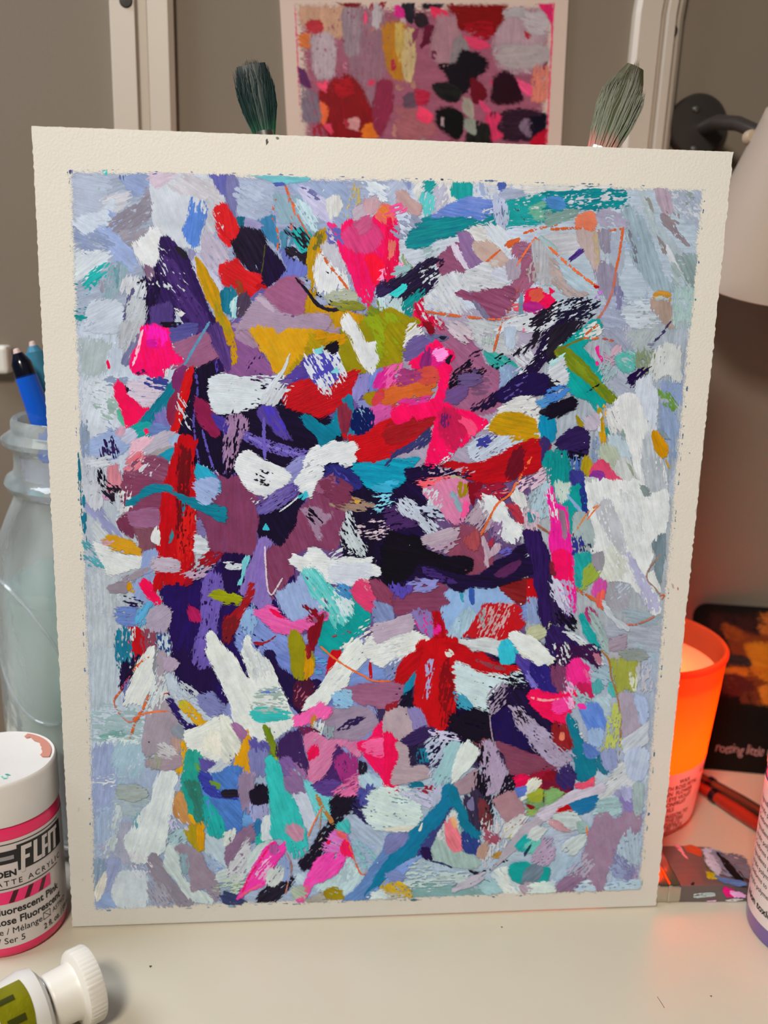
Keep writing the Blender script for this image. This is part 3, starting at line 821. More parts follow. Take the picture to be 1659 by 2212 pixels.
r/#980c18 t1 a-15: 52,144 70,142 92,142 120,131 140,122 154,117 165,122 161,140 150,150 122,160 100,164 84,158 70,152
#6a1020 d2 a-60: 126,132 138,126 134,150 122,156
S x w3 d2: 146,136 138,150 129,168
#007090/#0f85a8: 155,95 168,94 168,118 157,115
#4a8ac0 d1: 150,80 168,72 168,80 156,86
K: 154,90 168,83 168,95 160,94
#3a2a60: 156,118 165,122 160,142 156,138
t: 160,136 168,132 168,150 159,146
#d5a8b8 d4 a-30: 138,162 160,145 168,152 168,168 134,168
P/K d3 a-10: 18,150 36,144 60,148 86,155 70,161 40,166 20,160
#c8a0b0 d5 a-20: 40,148 84,150 80,160 50,164
c d2: 28,160 60,157 72,166 40,170
#b0a070: 65,158 74,157 82,168 68,168
S #c0c8d0 w5 d4: 46,145 56,140 66,132
@1190,700
#b0b9c3 z0: 0,0 142,0 118,168 0,168
K t1: -2,8 15,0 31,-2 25,8 15,20 5,30 -2,38
w d7 a-45: 6,20 28,0 26,6 10,24
t/#0f9a90 t1 a50: 8,28 15,22 25,10 40,-2 50,-2 48,10 32,24 46,38 53,55 50,70 56,78 48,88 38,80 25,72 18,65 15,50 12,38
W d4: 26,12 46,0 50,10 40,16
G/y t2 a45: 5,28 12,23 18,25 35,42 50,58 60,68 70,75 63,80 50,72 38,60 22,48 12,36
#7a8a20 a45 d1: 20,32 34,44 46,58 42,60 28,46
S #7a6a20 w2.6: 5,28 20,20 35,14
S x w2.6 d2: 33,14 43,15 48,14
S x w2.4 d2: 34,12 42,5 52,-2
S #b05a48 w2.4 d2: 53,15 62,17 68,21
w a-30: -2,40 10,35 15,40 16,50 14,61 5,60 -2,52
#a0d0cc d3: -2,38 12,30 12,36 0,44
B/#3a7ab8 d2 a-20: -2,66 12,62 18,70 8,78 -2,81
K d3: -2,56 10,60 16,64 -2,65
K t1: -2,84 10,77 21,75 27,80 24,86 12,92 -2,95
K a-28: 35,70 42,64 52,59 50,63 43,68 36,71
#a3a9c0 z1: 50,-2 76,0 82,30 66,31 56,18
#b0bab8 d2 z1 a-60: 78,10 100,-2 112,4 101,26 85,30
#3f3560 d1 a-40: 107,14 115,5 123,-3 116,11 106,19
#7a7890 d2: 96,22 106,18 106,26 98,26
f: 45,25 49,22 50,30 54,35 52,40 48,34
f: 44,39 48,36 50,42 46,44
#d8a0b8 d3: 54,32 64,34 62,42 54,40
#d8a8b8 d2: 62,26 69,22 72,29 65,33
#4f9f95 d1 a60: 65,35 74,28 86,33 86,44 78,49 70,44
#a9c8c4 d4: 70,30 84,32 80,44 70,40
#90a070 d4 a70: 88,27 105,28 107,46 96,51 88,40
#c8c9c0/#d2d2cc a95 d1: 104,33 118,20 131,27 133,50 130,57 120,52 108,56 101,45
#b0b5c8 z2: 57,52 65,42 75,48 85,52 87,65 72,71 60,60
#a0c0c0 d4: 48,44 60,38 66,48 54,58
P d4 a-35: 79,60 82,52 95,43 99,51 88,58 84,65
b z2: 120,60 134,52 131,82 118,73 115,62
#5a8030 d2 a50: 112,70 120,70 130,77 129,87 122,89 114,78
#8fa5cc z2: 113,84 129,92 123,142 112,110
#cfd3da/#c0c8d6 t2 a88: 87,60 94,55 102,52 106,63 110,74 108,96 110,118 101,106 88,85 86,70
W/#d0d0ce t2 a78: 65,82 72,73 80,70 88,74 96,94 104,110 112,138 117,160 118,178 92,178 86,146 78,126 74,106 70,91
#bfc4c8 a80 d1: 94,118 105,115 112,140 117,168 98,168
o: 104,110 110,113 118,128 115,135 107,128
o/O: 114,132 122,145 121,150 117,143
#8a9aa0 d1: 110,108 118,111 122,118 114,117
o/y t1 a85: 47,88 52,87 54,105 58,128 53,130 50,112
o d4 a92: 54,85 59,85 58,99 54,98
w d5 a85: 47,92 53,90 56,126 50,126
#2a9080 d1: 53,103 58,105 62,115 57,118
#8aa89a d2 a75: 70,102 75,110 79,132 72,121
W d3 a70: 58,88 70,86 73,105 60,113 57,100
#a8b8c0 d2: 60,115 75,117 80,136 70,141 60,131
#a3ab90 d1 a60: 48,125 65,125 72,140 67,151 56,146 48,140
#d0d0c8 t1 a75: 67,146 75,137 85,155 92,172 70,176
#8f9a80 d1 a65: 76,140 84,148 90,166 84,156
#2f1f50/P a-20 t1: 5,122 12,114 18,107 28,104 38,108 40,116 36,136 28,130 15,132
K d5 a10: 18,130 36,128 32,146 18,146
#4a6aa8 d4 a90: 20,140 30,138 30,152 20,150
O: 25,92 30,98 35,104 28,104
O a95: 32,141 38,135 41,148 36,158 31,155
#8aa0c8 d2: 42,118 48,116 48,150 43,148
t d1: -2,133 15,130 18,140 20,155 15,168 -2,168
#d04565/#c83a60 t1 a50: 42,149 50,140 57,142 65,152 73,163 70,168 56,168 52,160 42,158
#f55a98 d1 a50: 45,158 53,160 60,170 46,168
#2a2a70 d1: 18,150 30,152 35,168 25,170
#7a2a80 d1: 42,152 52,152 54,160 44,160
#b0a0b0: 34,97 46,94 47,106 38,107
#c8c8c4 d1: 36,158 46,160 50,170 36,170
@140,1050
#b7bdc5 z0: 12,0 168,0 168,168 25,168
#c4c8ca z1 d2: 24,92 60,94 58,168 26,168
#ced0cf z1: 28,34 46,46 60,60 40,70 30,56
P/#24105a z2 a95: 98,104 126,95 158,78 230,62 232,110 205,160 190,200 164,222 120,205 108,160 104,130
#8a8ab8/#9a9ac4 d1 a52: 20,18 30,18 42,28 52,42 57,51 48,50 38,42 28,30
#bcbcc0 d1 a100: 19,0 36,0 37,20 30,24 24,16
#d890b5 d1: 37,8 45,10 47,14 40,15
K d5 a40: 40,-2 60,5 59,14 50,16 42,6
#c9ccd2 d2: 52,10 58,8 62,20 58,28 54,30
M/#803f5a t1: 60,-4 84,-8 106,-2 105,25 95,26 70,28 60,20
#e8e0e4 d6: 56,4 68,0 66,28 56,36
M a70: 55,36 62,28 72,30 73,48 69,55 60,46
#70404c t1: 72,38 96,38 92,46 86,54 96,60 96,66 90,69 78,68 74,56
m/#8f6080 t2 a3: 64,28 75,25 98,26 107,36 103,41 85,42 70,40
r/#a80a14 t1 a94: 116,-47 134,-49 133,-20 135,10 134,40 130,80 125,94 120,100 106,99 93,110 90,106 92,90 95,70 98,40 100,10 108,-15
#6a1018 a94 d2: 120,-40 128,-30 128,10 126,60 120,66 115,48 116,0
#c01010 a94 d2: 122,30 132,20 130,70 122,90 112,80
T d1: 119,14 123,12 124,22 121,31
#2a7f88: 105,60 109,42 112,45 112,55 107,60
#0f7f90/T t2 a10: 64,18 72,10 80,3 94,-1 107,0 115,6 130,13 140,18 150,19 164,22 166,30 165,38 158,36 148,28 135,22 120,14 108,7 95,6 80,12 70,17
#7a3a5c/M z4 a90: 136,-6 156,-11 166,-8 184,-6 194,12 197,36 196,66 178,72 160,70 148,68 146,55 142,40 136,30
#8a9ccc d2 a30: 135,-6 155,-6 156,12 146,18 136,12
w a5: 133,48 143,52 147,60 145,70 132,68
#7a6aa8 d3 a20: 136,30 142,40 144,52 136,46
W: 88,52 94,41 97,48 96,60 90,57
W/#d5d3cd t2 a20: 30,58 42,62 55,70 80,70 80,80 62,88 46,90 38,82
o/#b88a28 t2 d2 a15: 39,55 46,50 62,55 74,59 80,70 66,70 52,65 44,60
#e8a0a0 d4: 39,55 48,56 46,60 40,60
#4fa0a5 d5 a40: 20,58 26,58 35,70 43,82 30,85 21,76
T d2 a90: 15,-2 20,10 22,30 25,60 21,62 17,30
b/#8090c8 t1: 81,67 95,68 91,84 82,90 78,82
b: 75,95 92,88 91,105 86,118 72,116 71,102
#b09aa8 t1 d1 a5: 93,73 108,73 115,78 115,86 96,85 90,82
#9a858f d3 a-25: 44,103 60,95 80,84 90,80 80,91 65,99 62,108 50,109
#9a858f: 46,103 58,98 64,102 62,109 50,108
o d1: 64,100 70,98 71,108 65,106
P d5 a10: 58,112 70,109 81,118 73,124 62,120
n t2 a50: 78,98 81,95 87,98 91,106 97,119 90,119 82,112 78,105
r: 91,94 97,90 102,93 98,102 91,109
#6f85c0 d1: 54,126 68,122 78,129 77,140 64,143 54,137
#5aa5cc d3: 74,128 90,119 88,131 80,141 74,147
#a893a8/#b09ab0 t2 a-35: 83,136 89,126 99,122 107,128 109,138 101,150 91,151 84,146
r/#a01018 t2 a60: 64,146 70,143 79,149 84,164 86,174 78,180 70,172 66,160
w d6: 64,146 72,144 72,158 66,158
T d5 a95: 54,150 64,145 66,168 60,190 54,180
K d4: 60,184 74,178 78,198 66,210 58,204
#8a4050 d2: 80,150 90,150 93,168 82,168
#1a3a70 d4: 92,152 105,148 109,168 94,168
#a01020/R d2 a-30: 128,84 140,75 150,68 159,70 152,78 140,84 132,91 126,102 124,99
u d4 a-20: 122,90 140,82 156,78 148,92 135,95 125,93
#5f4a95/#6f58a5 t1 a97 d1: 142,96 150,85 160,95 163,110 156,130 151,168 147,184 132,180 134,166 138,140 140,115
#b01a55: 126,123 132,124 139,130 138,138 128,138
y/#a0a010 t2 a8: 148,111 155,107 164,106 180,112 184,117 174,120 158,117
@490,1050
#6a4a80 z0: 0,0 168,0 168,168 0,168
M/#7f4060 z3 a70 t1: 84,12 95,-6 112,0 122,20 117,45 113,60 105,67 92,62 82,65 72,70 68,90 55,105 50,112 44,116 40,100 39,75 40,62 55,62 60,52 70,32
K/#1a0f2e z3 a60: 33,20 50,17 70,17 79,8 70,35 60,55 55,62 45,56 33,50 33,35
#4a3088/#7a68b0 t2 a-32 d1: 31,22 45,11 60,0 71,-1 70,9 58,19 42,28 34,28
w d4 a-30: 26,12 44,8 36,20 30,22
#3ab0c0: 72,10 82,4 84,10 78,15 73,13
#3ab0c0: 36,45 40,37 44,45
S w w1.4: 54,26 65,18 73,11
#a87a98 t1 d1: 76,23 88,21 100,27 108,28 105,34 98,38 93,42 96,53 90,46 86,38 82,32
K d6: 80,22 94,26 100,34 88,40
#a8806a d2 a10: 106,20 125,11 140,15 152,20 136,24 115,24
#c09030 d2: 124,12 136,14 134,18
#70b0d0 d4: 148,12 168,9 168,22 150,26
K/#1a0f2e z2: 122,0 168,0 168,96 140,96 120,70 115,50 121,30
M d3 a20: 96,-6 122,-4 128,14 112,22
#c9d0d0 d3 a60 t1: 117,42 125,27 132,38 138,55 143,71 130,68 120,60 116,50
#c8a8b0 d4 a-10: 134,40 150,34 166,40 162,51 146,53 136,47
w d6 a-30: 104,68 118,60 132,70 120,76 108,73
W/w t4 a8: 65,77 69,70 78,72 82,63 88,61 97,66 108,75 124,72 140,75 148,73 145,80 152,82 158,86 155,92 148,91 145,95 130,102 110,100 96,97 85,91 76,89 70,82
#c5c5d8/w a5 d1: 106,84 124,80 144,80 147,90 130,101 110,98
#a8a8a8 d7 a20: 84,72 106,78 102,86 84,80
W: 150,72 154,76 152,79
#7a5aa5/#8a70b8 t1 a100: 33,56 38,52 45,57 40,70 40,90 42,105 47,122 36,126 26,121 14,108 18,90 26,70
S #e8c8d0 w1.8 e1: 39,62 40,85 42,105 46,111 51,104 57,94
#8a9fd0 z4 d1: 52,108 70,98 78,91 86,110 99,123 86,136 70,139 60,131 54,119
#7f90cc z3 d1: 14,120 26,125 40,145 60,155 70,168 14,168
#8aa8d8 d4: 16,122 30,130 26,150 16,146
#3aa8a0/#7ac8c4 t2 a55 d1: 78,89 88,86 100,96 110,104 120,118 128,128 123,141 112,147 107,138 100,126 92,116 85,106
w d6 a60: 80,94 96,104 114,140 104,134 88,112
t/#0f9890 t1 a40 z4: 106,118 116,106 130,114 146,130 143,145 131,156 120,168 100,170 94,160 97,146 102,132
#bfd0d8 d3 a60: 106,104 118,109 128,122 128,131 122,140 117,128 110,116
#3a78a8 d2: 112,100 128,104 126,116 116,110
#d84068/#c83060 t1 a30: 126,106 138,98 149,106 153,119 149,127 138,124 131,116
#e08090 d3: 138,96 150,96 152,106 144,106
M/#8a4058: 147,95 158,98 168,108 168,123 156,116 149,106
#7f8fc8: 149,126 154,118 168,124 168,140 150,139
#d84a90/#e060a0 t2 a20: 28,128 42,124 50,126 60,136 68,140 85,134 99,129 103,133 92,142 80,146 68,150 60,152 48,148 38,140
n d1 a35: 42,125 51,126 61,137 50,134
m d1: 82,136 100,129 102,134 90,140
R a100: 84,148 92,141 99,132 95,150 90,168 84,168
R d3 a50: 80,122 92,128 98,140 88,140
#a01820 a-50: -2,136 10,128 18,118 25,101 27,112 18,126 8,146 -2,152
#70181f d1: -2,140 8,134 12,140 4,156 -2,160
P: -2,72 18,72 15,85 18,95 10,106 -2,108
Q d2 a100: 16,75 24,72 20,86 16,101 8,102 14,92
w d3: 0,78 14,80 10,84 0,84
W d4 a-30 t2: 120,164 134,152 145,138 149,150 140,160 126,168
#b03040 d5: 108,154 126,148 124,154
R: 26,160 40,158 50,154 36,164
@840,1050
#5a4068 z0: 0,0 168,0 168,168 0,168
P/K z2 a40: -4,-2 62,-2 58,24 46,34 40,60 20,100 -4,102
#46285a d3 a-15: -2,24 24,22 30,40 -2,46
#c8cee2 t2 a42 d1: 10,20 15,13 24,17 38,32 48,39 55,44 42,49 30,38 18,30
#2a2040 d7 a42: 12,18 24,18 52,44 40,46
#c0c8dc d4 a15: 29,22 45,19 61,28 56,35 42,30
#c86a90/#d080a0 t1 a60: 34,6 55,-4 80,-4 83,18 78,32 68,37 58,30 45,18
w d5 a-60: 36,4 50,2 52,20 42,16
#7a9aa5 d1: 61,8 68,5 72,15 78,22 73,26 66,18
O d1: 71,-4 80,-4 79,8 73,9
#e8508a d1: 76,14 84,18 80,30 74,30
R: 80,-2 90,-4 95,-2 88,14 84,18
#9a1a35 d1: 88,8 110,-2 122,4 106,18 96,15
#d88080 d6: 92,2 120,0 118,14 98,18
#a88a98 d2 a-50: 78,34 88,20 96,14 106,25 105,38 95,45 86,40
w d6 a-60: 92,14 102,16 104,34 96,30
#803a52/#8a4558 z4 t1 a60: 66,43 85,41 100,48 96,60 108,72 104,82 92,91 80,92 75,87 86,82 72,72 60,68 56,62 64,54
#903a40 d2: 80,50 92,47 91,65 82,62
#b595a5/#c0a5b0 t2 a-18: 33,55 37,51 50,47 62,43 71,44 68,52 56,58 42,60 35,59
u d4 a-20: 40,60 60,56 72,50 68,62 52,68 44,66
W/w t3 a55 r3: 95,10 101,8 112,15 119,20 125,32 131,38 135,46 132,54 128,60 120,58 114,52 112,46 118,42 110,35 104,28 98,20
W t2 r3: 124,9 131,3 137,8 141,17 136,26 130,19
#a02838 d3 a50: 122,18 134,22 138,38 130,36
#b0cdd8 d2 a100 t1: 143,10 152,2 162,-2 166,14 162,30 152,32 146,24
#e0b0c0 d4: 140,24 152,28 150,48 140,44
#2a8a90 d3: 142,26 150,30 148,38 142,36
S x w3: 130,-4 124,8 112,17 106,26
S x w3: 106,26 101,36 94,50
S #a86040 w2.4 d2: 150,38 158,44 168,50
#b5909f t1 a75: 94,52 98,49 102,60 103,67 109,58 115,60 112,68 103,74 101,83 97,70
#7a5a80 d2: 105,40 115,37 113,50 106,52
#8a2038 d1: 100,56 108,52 106,62 102,62
K/P t2 a5 z5: -4,64 20,62 32,66 46,74 60,80 74,86 80,91 95,90 108,80 122,70 135,60 150,54 156,62 154,82 140,92 116,100 95,103 80,104 76,108 66,107 56,98 46,95 36,98 28,92 20,98 -4,100
k/K t1 z5 a15: -4,51 25,52 36,64 60,71 82,73 86,82 78,88 70,88 44,80 30,78 24,88 10,97 -4,98
#4a1f48/#5a2550 a-20 d1: 108,90 124,79 138,75 130,85 116,93
#3a2060 d2 a10: 34,84 50,88 70,98 60,100 44,94
#5a50a0 d2: 112,66 122,62 124,68 114,72
#24103f/#321a58 t2 a82 z6: 136,46 148,46 157,58 162,74 161,108 166,138 168,150 158,144 154,128 150,95 147,74
w d5: 142,68 152,64 152,74 144,74
#7f3f5a/M z4: -4,105 15,108 30,100 50,97 60,105 71,119 56,125 40,131 10,131 -4,120
#4a3a90 d1 a80: 3,102 21,99 23,106 15,115 8,112
#7a78c0 d2: 22,98 50,96 44,106 28,108
#7fa0cc/#90b0d8 z4 a110: 58,110 76,104 95,103 112,103 121,112 129,120 115,124 100,122 91,132 82,150 70,156 60,146 54,126 66,120
#a8cadc d2 a100: 60,152 74,130 84,125 89,138 80,153 70,160
#2a90a0 d2: 72,108 78,105 77,118 73,116
#2a4a90 d1: 82,104 87,106 86,120 83,117
r/#a81c24 t2 a112: 75,155 82,145 90,131 98,122 112,121 130,122 137,131 138,142 131,148 123,158 112,158 92,155
#d89a98 d5 a112: 98,126 124,124 112,156 92,154
#9aa0a0 d4: 91,125 99,123 100,138 93,141
#6f1015 z4: 115,103 125,98 150,95 153,115 141,122 128,118 120,110
r: 142,98 151,97 153,114 143,118
#7a90c8 d1: 138,123 156,118 157,132 140,136
W/w t3 a30 z6: 124,152 127,149 134,150 145,155 154,162 162,170 164,178 154,182 142,172 130,162
#c0c080 d3 a-20: 146,148 158,142 164,146 154,154
f/#c8107a d1: 25,137 38,133 43,140 52,142 48,150 40,151 32,145
#8a70b8 d1: 23,129 42,130 45,160 38,156 30,142
r/#900a14 a80 z4: 44,129 54,129 58,145 65,154 76,168 84,174 60,180 36,172 42,155
#c0a8b5/#b898b0 t2 a-15 z6: -18,145 -2,139 18,131 24,133 26,142 18,148 -2,156 -14,160
w t2 a10: 72,160 90,156 112,160 122,162 126,170 112,172 96,170 80,168
#2aa0b0: 115,160 123,156 131,163 134,176 126,182 116,176
@1150,1050
#b3b8bb z0: 0,0 140,0 130,168 0,168
W/#d0cfcc t2 a73: 55,-4 110,-4 112,9 118,13 138,4 136,48 122,58 123,66 124,72 118,85 115,92 122,105 128,114 129,128 124,131 112,116 100,97 90,97 80,97 70,92 68,88 72,82 73,72 62,68 60,45 56,30
#c2c0c4 d2 a70: 64,20 80,16 96,56 90,70 76,50
#e0dfda d2 a72: 88,4 104,10 112,50 104,60 96,30
#a9a3c8/#b5b0cc a62 d1: 98,68 106,80 118,98 128,116 127,130 118,122 108,102
#dddbc8 d1 a60: 74,66 84,61 95,80 92,95 78,96 70,88
W t1: 125,85 130,95 129,108 122,102 118,91
#7a8f96: 123,58 135,49 131,97 126,86 125,72
#8a9a95 d1: 109,-2 120,2 118,10 114,9
t/#0f9088 t1 a65: 27,14 38,2 48,-2 54,10 55,28 46,25 40,34 44,46 40,52 36,32
#1a2a70 d2: 48,-2 54,-2 57,30 53,33 50,15
#b5c5b5 d1: 24,-2 38,-2 36,12 28,14
#8aaad8 d1 a45: 35,8 45,17 53,27 48,27 38,15
#a3b3b0: 42,30 52,28 60,44 62,62 50,56 43,50
S #b8703a w2.2 d1: 40,51 48,40 58,25 69,19
S x w1.4: 56,34 62,26 68,20
f/#d8108a t2 a83: 14,6 20,2 24,16 32,22 36,35 38,55 41,75 43,92 44,104 45,126 42,131 38,121 26,110 25,96 21,80 18,60 17,35
#e01060/n a83: 21,70 30,66 38,72 42,96 40,106 27,101
#a0708a d1 a80: 26,25 33,26 36,50 32,55
#e06080 d1: 32,24 36,36 37,50 34,40
#b8a0d0 d4 a75: 20,98 42,98 44,130 34,128 24,114
#e8e0ec d6 a75: 12,4 22,6 26,30 18,40
#2f2f80 d4: 40,55 50,53 52,66 42,69
#2a3048 d4: 52,58 62,56 63,68 54,68
#1f9a95 d1 a70: 42,70 52,67 63,72 56,90 50,106 45,96
#8a9a30/#90a045 d1 a-60: 54,88 61,78 68,82 66,93 56,102 50,106
#9a9098: 62,70 71,67 73,78 68,86 63,80
#b8408a d1: 61,108 64,98 74,99 73,112 66,114
#e05a50: 65,112 73,107 72,122 66,123
S x w3.6 d2: 44,100 46,106 55,111 65,118 72,126
S #b8503a w2.4 d2: 72,126 82,134 92,140 103,142
S #b06048 w1.8 d1: 103,142 115,138 125,133
S #b08068 w1.6: 131,69 122,80 117,90 118,97 124,103 130,110
S x w1.2: 130,112 135,111 132,116
#a8306a: 55,128 60,126 65,132 64,140 58,137
t d1 a55: 46,132 52,130 58,141 66,154 71,168 62,165 52,150
#a5bdb5 d2 a60: 56,124 66,134 74,152 76,168 68,160 60,140
#a8a0a8 z1: 70,118 78,97 95,98 101,114 96,126 80,126
#9fb0b8 d1 z1: 95,125 127,130 128,142 100,141
#b0b3c0 z1: 75,140 128,145 127,168 78,168
#b095a5 d1: 80,158 95,154 94,168 78,168
#c8ccd0 d1 a40: 72,118 84,132 100,146 90,146 76,132
#24103f a75 z4: -2,45 8,50 14,65 18,85 22,105 30,125 42,138 38,145 25,140 12,142 8,125 3,95 -4,90
#c0b8d0 d5 a60: 18,96 28,98 38,126 30,130 20,112
K d4: 26,128 42,132 42,146 26,144
b d1: -4,115 6,118 10,140 -4,138
#c5c590 d2 a-15: -4,146 16,140 20,146 8,156 -4,156
P/#34205a a60: 15,146 25,142 35,148 46,158 52,172 15,172
w d2 a30: 28,148 42,150 53,158 60,170 46,160
#7a2030: 15,75 22,80 24,92 18,89
@140,1400
#b2bbc8 z0: 26,0 168,0 168,168 28,168
#bfc8cf z1: 28,2 56,4 52,56 28,60
#9fb8b5 d4 a8: 30,60 60,58 84,70 80,90 52,93 30,93
#7ab0a5 d2: 36,88 50,84 60,87 50,92 38,93
#c2cdd2 z1 d2: 36,92 66,88 78,98 60,106 38,108
#9aa5cc z1: 28,102 50,100 56,128 42,168 28,168
#9fbcc8 z1 d2: 50,102 82,98 82,125 55,136
T d4: 56,-4 68,-4 72,12 60,17
P/K d2 a100: 59,16 74,10 77,22 68,36 57,42 57,30
#6a6aa0 d1: 60,36 68,30 64,48 60,56
W/#cdccc8 t2 a115: 92,-2 85,1 78,12 72,25 68,38 64,48 61,58 72,56 80,57 85,48 90,38 92,25 96,12
#8a8890 d2 a110: 90,20 94,0 100,6 92,24
#a08a95/#a8929c t1 a105: 96,6 101,5 103,20 100,30 97,42 110,60 116,75 121,90 118,106 104,110 92,108 84,112 79,104 82,90 85,68 89,58 95,42
#a88aa0 t1: 103,12 110,10 117,16 112,22 103,23
w d5 a110: 88,38 102,28 106,46 96,60 84,70
S x w4 d4: 70,23 78,14 86,9
S #b03a50 w2.4 d3: 67,28 60,38 57,44
S x w2.4 d2: 57,44 51,52 51,58
S #c87060 w1.8 d2: 51,58 57,68 65,75 71,74
S x w3 d1: 86,48 80,62 73,72
S x w2.8 d1: 73,72 70,82 67,92
S x w2 d2: 71,73 84,66 108,64
x: 69,71 76,69 76,74 71,75
#b03020 d3: 100,42 108,42 106,47 101,47
#2a1a60/P d2 a40 t1: 106,46 112,55 118,67 126,76 138,80 142,88 130,90 122,80 114,70 108,56
#c5c8cc d4 a45: 108,40 125,37 139,50 138,66 122,60 110,52
o/#c8a020 t2 d2 a45: 117,57 122,52 128,57 134,64 143,73 155,85 162,95 158,98 148,88 135,76 125,68
#b5b53a d1: 117,56 122,52 127,60 122,64
P z2 a90: 110,8 150,-2 155,42 142,46 125,36 112,28
#7a7ab8 d2 a30: 136,50 152,44 160,60 153,71 142,65
W/#d5d2cb t2 a-25: 120,86 140,80 150,74 168,68 172,90 168,112 158,115 140,110 128,103 124,93
#e0dcc0 d3: 146,84 164,90 160,108 144,104
#c5cad8 a-40: 145,126 160,112 168,114 168,130 152,134
#8a8f9a: 110,81 119,79 121,90 113,87
o/#d0a010 t1 a85: 118,93 123,94 126,107 125,118 120,128 114,126 118,112
#9a7a70 d2: 110,92 118,92 118,104 112,104
#1f8a7a/#2a9580 t1 a95: 126,106 136,107 140,120 135,140 141,160 141,172 118,172 119,144 122,122
#5a8a40 a50: 134,118 145,128 158,139 156,145 145,138
#4a70b8/#5a82c4 t1 a60: 140,136 168,128 172,172 148,172 142,152
S #2a2a80 w7 d2: 142,130 144,142 152,150 168,152
K d1: 160,147 170,146 170,152 161,153
#5a4a90 d1: 138,112 152,118 146,126 140,124
w/#c5c8ca t2 a107: 98,126 112,125 116,138 110,160 104,186 101,206 88,216 72,218 62,202 72,176 86,158 92,142
#a3aaa0 d1: 55,143 74,140 85,148 70,155 56,152
#a88a94 a-8: 84,116 100,110 118,111 119,121 106,124 90,121
#a5a585 d2: 87,112 96,109 96,120 89,121
#b07a3a/#a87048: 115,150 124,150 124,168 118,178 112,166
#a9b5d5 d1: 112,142 121,125 123,135 116,148
#d0c5c2 d3 a30: 98,99 114,104 110,114 96,110
@490,1400
#7a80b8 z0: 0,0 168,0 168,168 0,168
#7080c0 z1: 30,-2 122,-2 122,50 92,60 60,30
#5a90c0 d3: 78,10 100,10 96,24 80,22
#1a1038/P z3 a60: 38,4 48,4 53,20 65,27 76,33 96,34 91,56 76,70 68,62 58,45 50,28
#4a1530 d1 z3: 68,36 84,32 93,48 80,62 68,60
#a05060 d6: 72,40 90,40 84,58 70,56
W/w t4 a65: -21,-10 -16,-16 -9,-9 2,4 12,15 18,25 22,28 18,14 16,4 18,-9 22,-12 26,0 38,9 46,17 50,28 56,42 64,58 70,70 68,78 60,85 50,92 40,96 30,93 20,85 10,75 4,62 2,50 -5,35 -13,20 -19,4
w d4 a70: 18,-4 26,0 40,12 48,26 34,34 22,20
K d6 a80: -4,32 0,32 2,52 -2,50
#3aa098/q t1 a6: 25,65 34,61 48,62 60,64 67,67 62,71 50,74 38,75 28,71
e d5 a4: 30,46 50,39 58,48 64,60 50,65 27,62 27,54
#4a6ab0 d5: 34,42 54,40 50,46 36,48
y/O t2 a92: 65,-16 71,-18 79,-6 86,6 89,18 88,26 80,31 73,33 68,26 66,6
o a95 d1: 80,0 88,14 88,26 80,31 80,14
r: 108,2 117,2 117,10 109,22 103,26 105,12
r: 145,14 148,14 149,30 146,30
R d1: 80,-4 86,-4 86,10 82,12
W/w t3 a-50 z5: 116,12 124,-6 132,-10 141,-4 143,10 135,20 126,26 122,38 113,44 105,52 100,60 90,59 78,63 82,54 92,45 100,32 108,20
#b0b4ba d6 a-50: 110,28 128,14 124,34 108,44
W/#dcd9d2 t3 a-12 z5: 140,8 143,-5 150,-14 166,-12 190,-18 208,-10 212,-6 200,5 188,12 175,18 160,19 148,12
w d6 a-15: 150,-8 196,-14 186,8 154,12
S x w2 e1 z6: 96,-2 110,10 125,20 140,28 150,33 168,33
m/#95607a t1 a5: 120,41 138,36 166,34 182,36 182,48 172,58 158,62 140,58 126,50
#7a90c8 z3: 126,27 146,15 168,22 168,33 146,30 124,40
#7aa0d0 d2: 108,46 124,44 128,58 112,60
F/#f860a8 t2 d1 a-50: 70,71 80,64 88,60 97,55 104,58 108,64 102,72 92,72 82,76 72,79
#c07a30: 87,68 91,70 91,84 86,86
w d4: 90,76 98,74 96,88 90,88
#6a2048 d2: 74,80 88,80 98,92 88,94 76,88
#9a7a95/#a288a0 t1 a-20 z4: 100,66 120,60 136,60 147,63 154,73 160,84 148,86 136,94 120,100 106,95 98,84
#c0608a/#c87a98 t1 a-45: 78,92 90,86 104,94 120,94 138,97 136,110 125,106 118,98 110,115 100,132 90,138 80,130 85,115 80,105
n d2: 84,104 92,97 93,108 85,113
P d3 a-28: 113,84 125,74 143,68 139,74 122,83
#90a0a5 d2: 100,80 109,80 107,90 102,90
n/#f01058 t2 a55: 135,98 148,90 157,78 163,76 170,90 174,112 175,140 172,150 168,146 160,136 148,118 140,108
#e85080 d2 a-10: 140,98 156,92 170,100 164,110 146,108
#3a1a50/#4a2560 d1 a-50: 90,139 100,132 108,120 113,99 120,108 126,124 115,140 106,146
#9a2a70 d2 a80: 110,121 118,105 131,114 136,140 122,141
#c05a85 d3 a-20: 106,149 120,138 136,130 136,151 120,153
o/#d09010 t2 a95: 12,106 16,94 21,83 26,95 27,115 23,130 12,130 9,118
G/y t2 a70: 39,80 44,84 50,98 57,110 51,117 46,112 42,97
#a8a830 a80: 46,112 54,110 50,117
o: 33,111 42,115 46,120 43,126 36,119
W t1 a60: -4,70 8,80 14,92 10,106 -4,116
#3a1f50 d1 a85: 54,94 74,83 78,96 83,116 80,129 65,116 54,112
#8a5a80: 4,76 13,78 20,86 14,93
#5a5098 d1: 24,94 42,98 40,112 30,110
#7a78b8 d1: 24,106 40,104 41,126 28,131
#4a75b8: -4,126 14,120 19,140 16,168 -4,168
K: -4,146 14,144 14,150 -4,153
#6a4a80 d1 a50: 44,122 64,112 80,134 88,151 72,150 56,136
K t1: 25,146 31,140 40,142 42,149 38,160 28,159
#9a7a9a d1 a100: 14,130 26,129 26,160 18,152
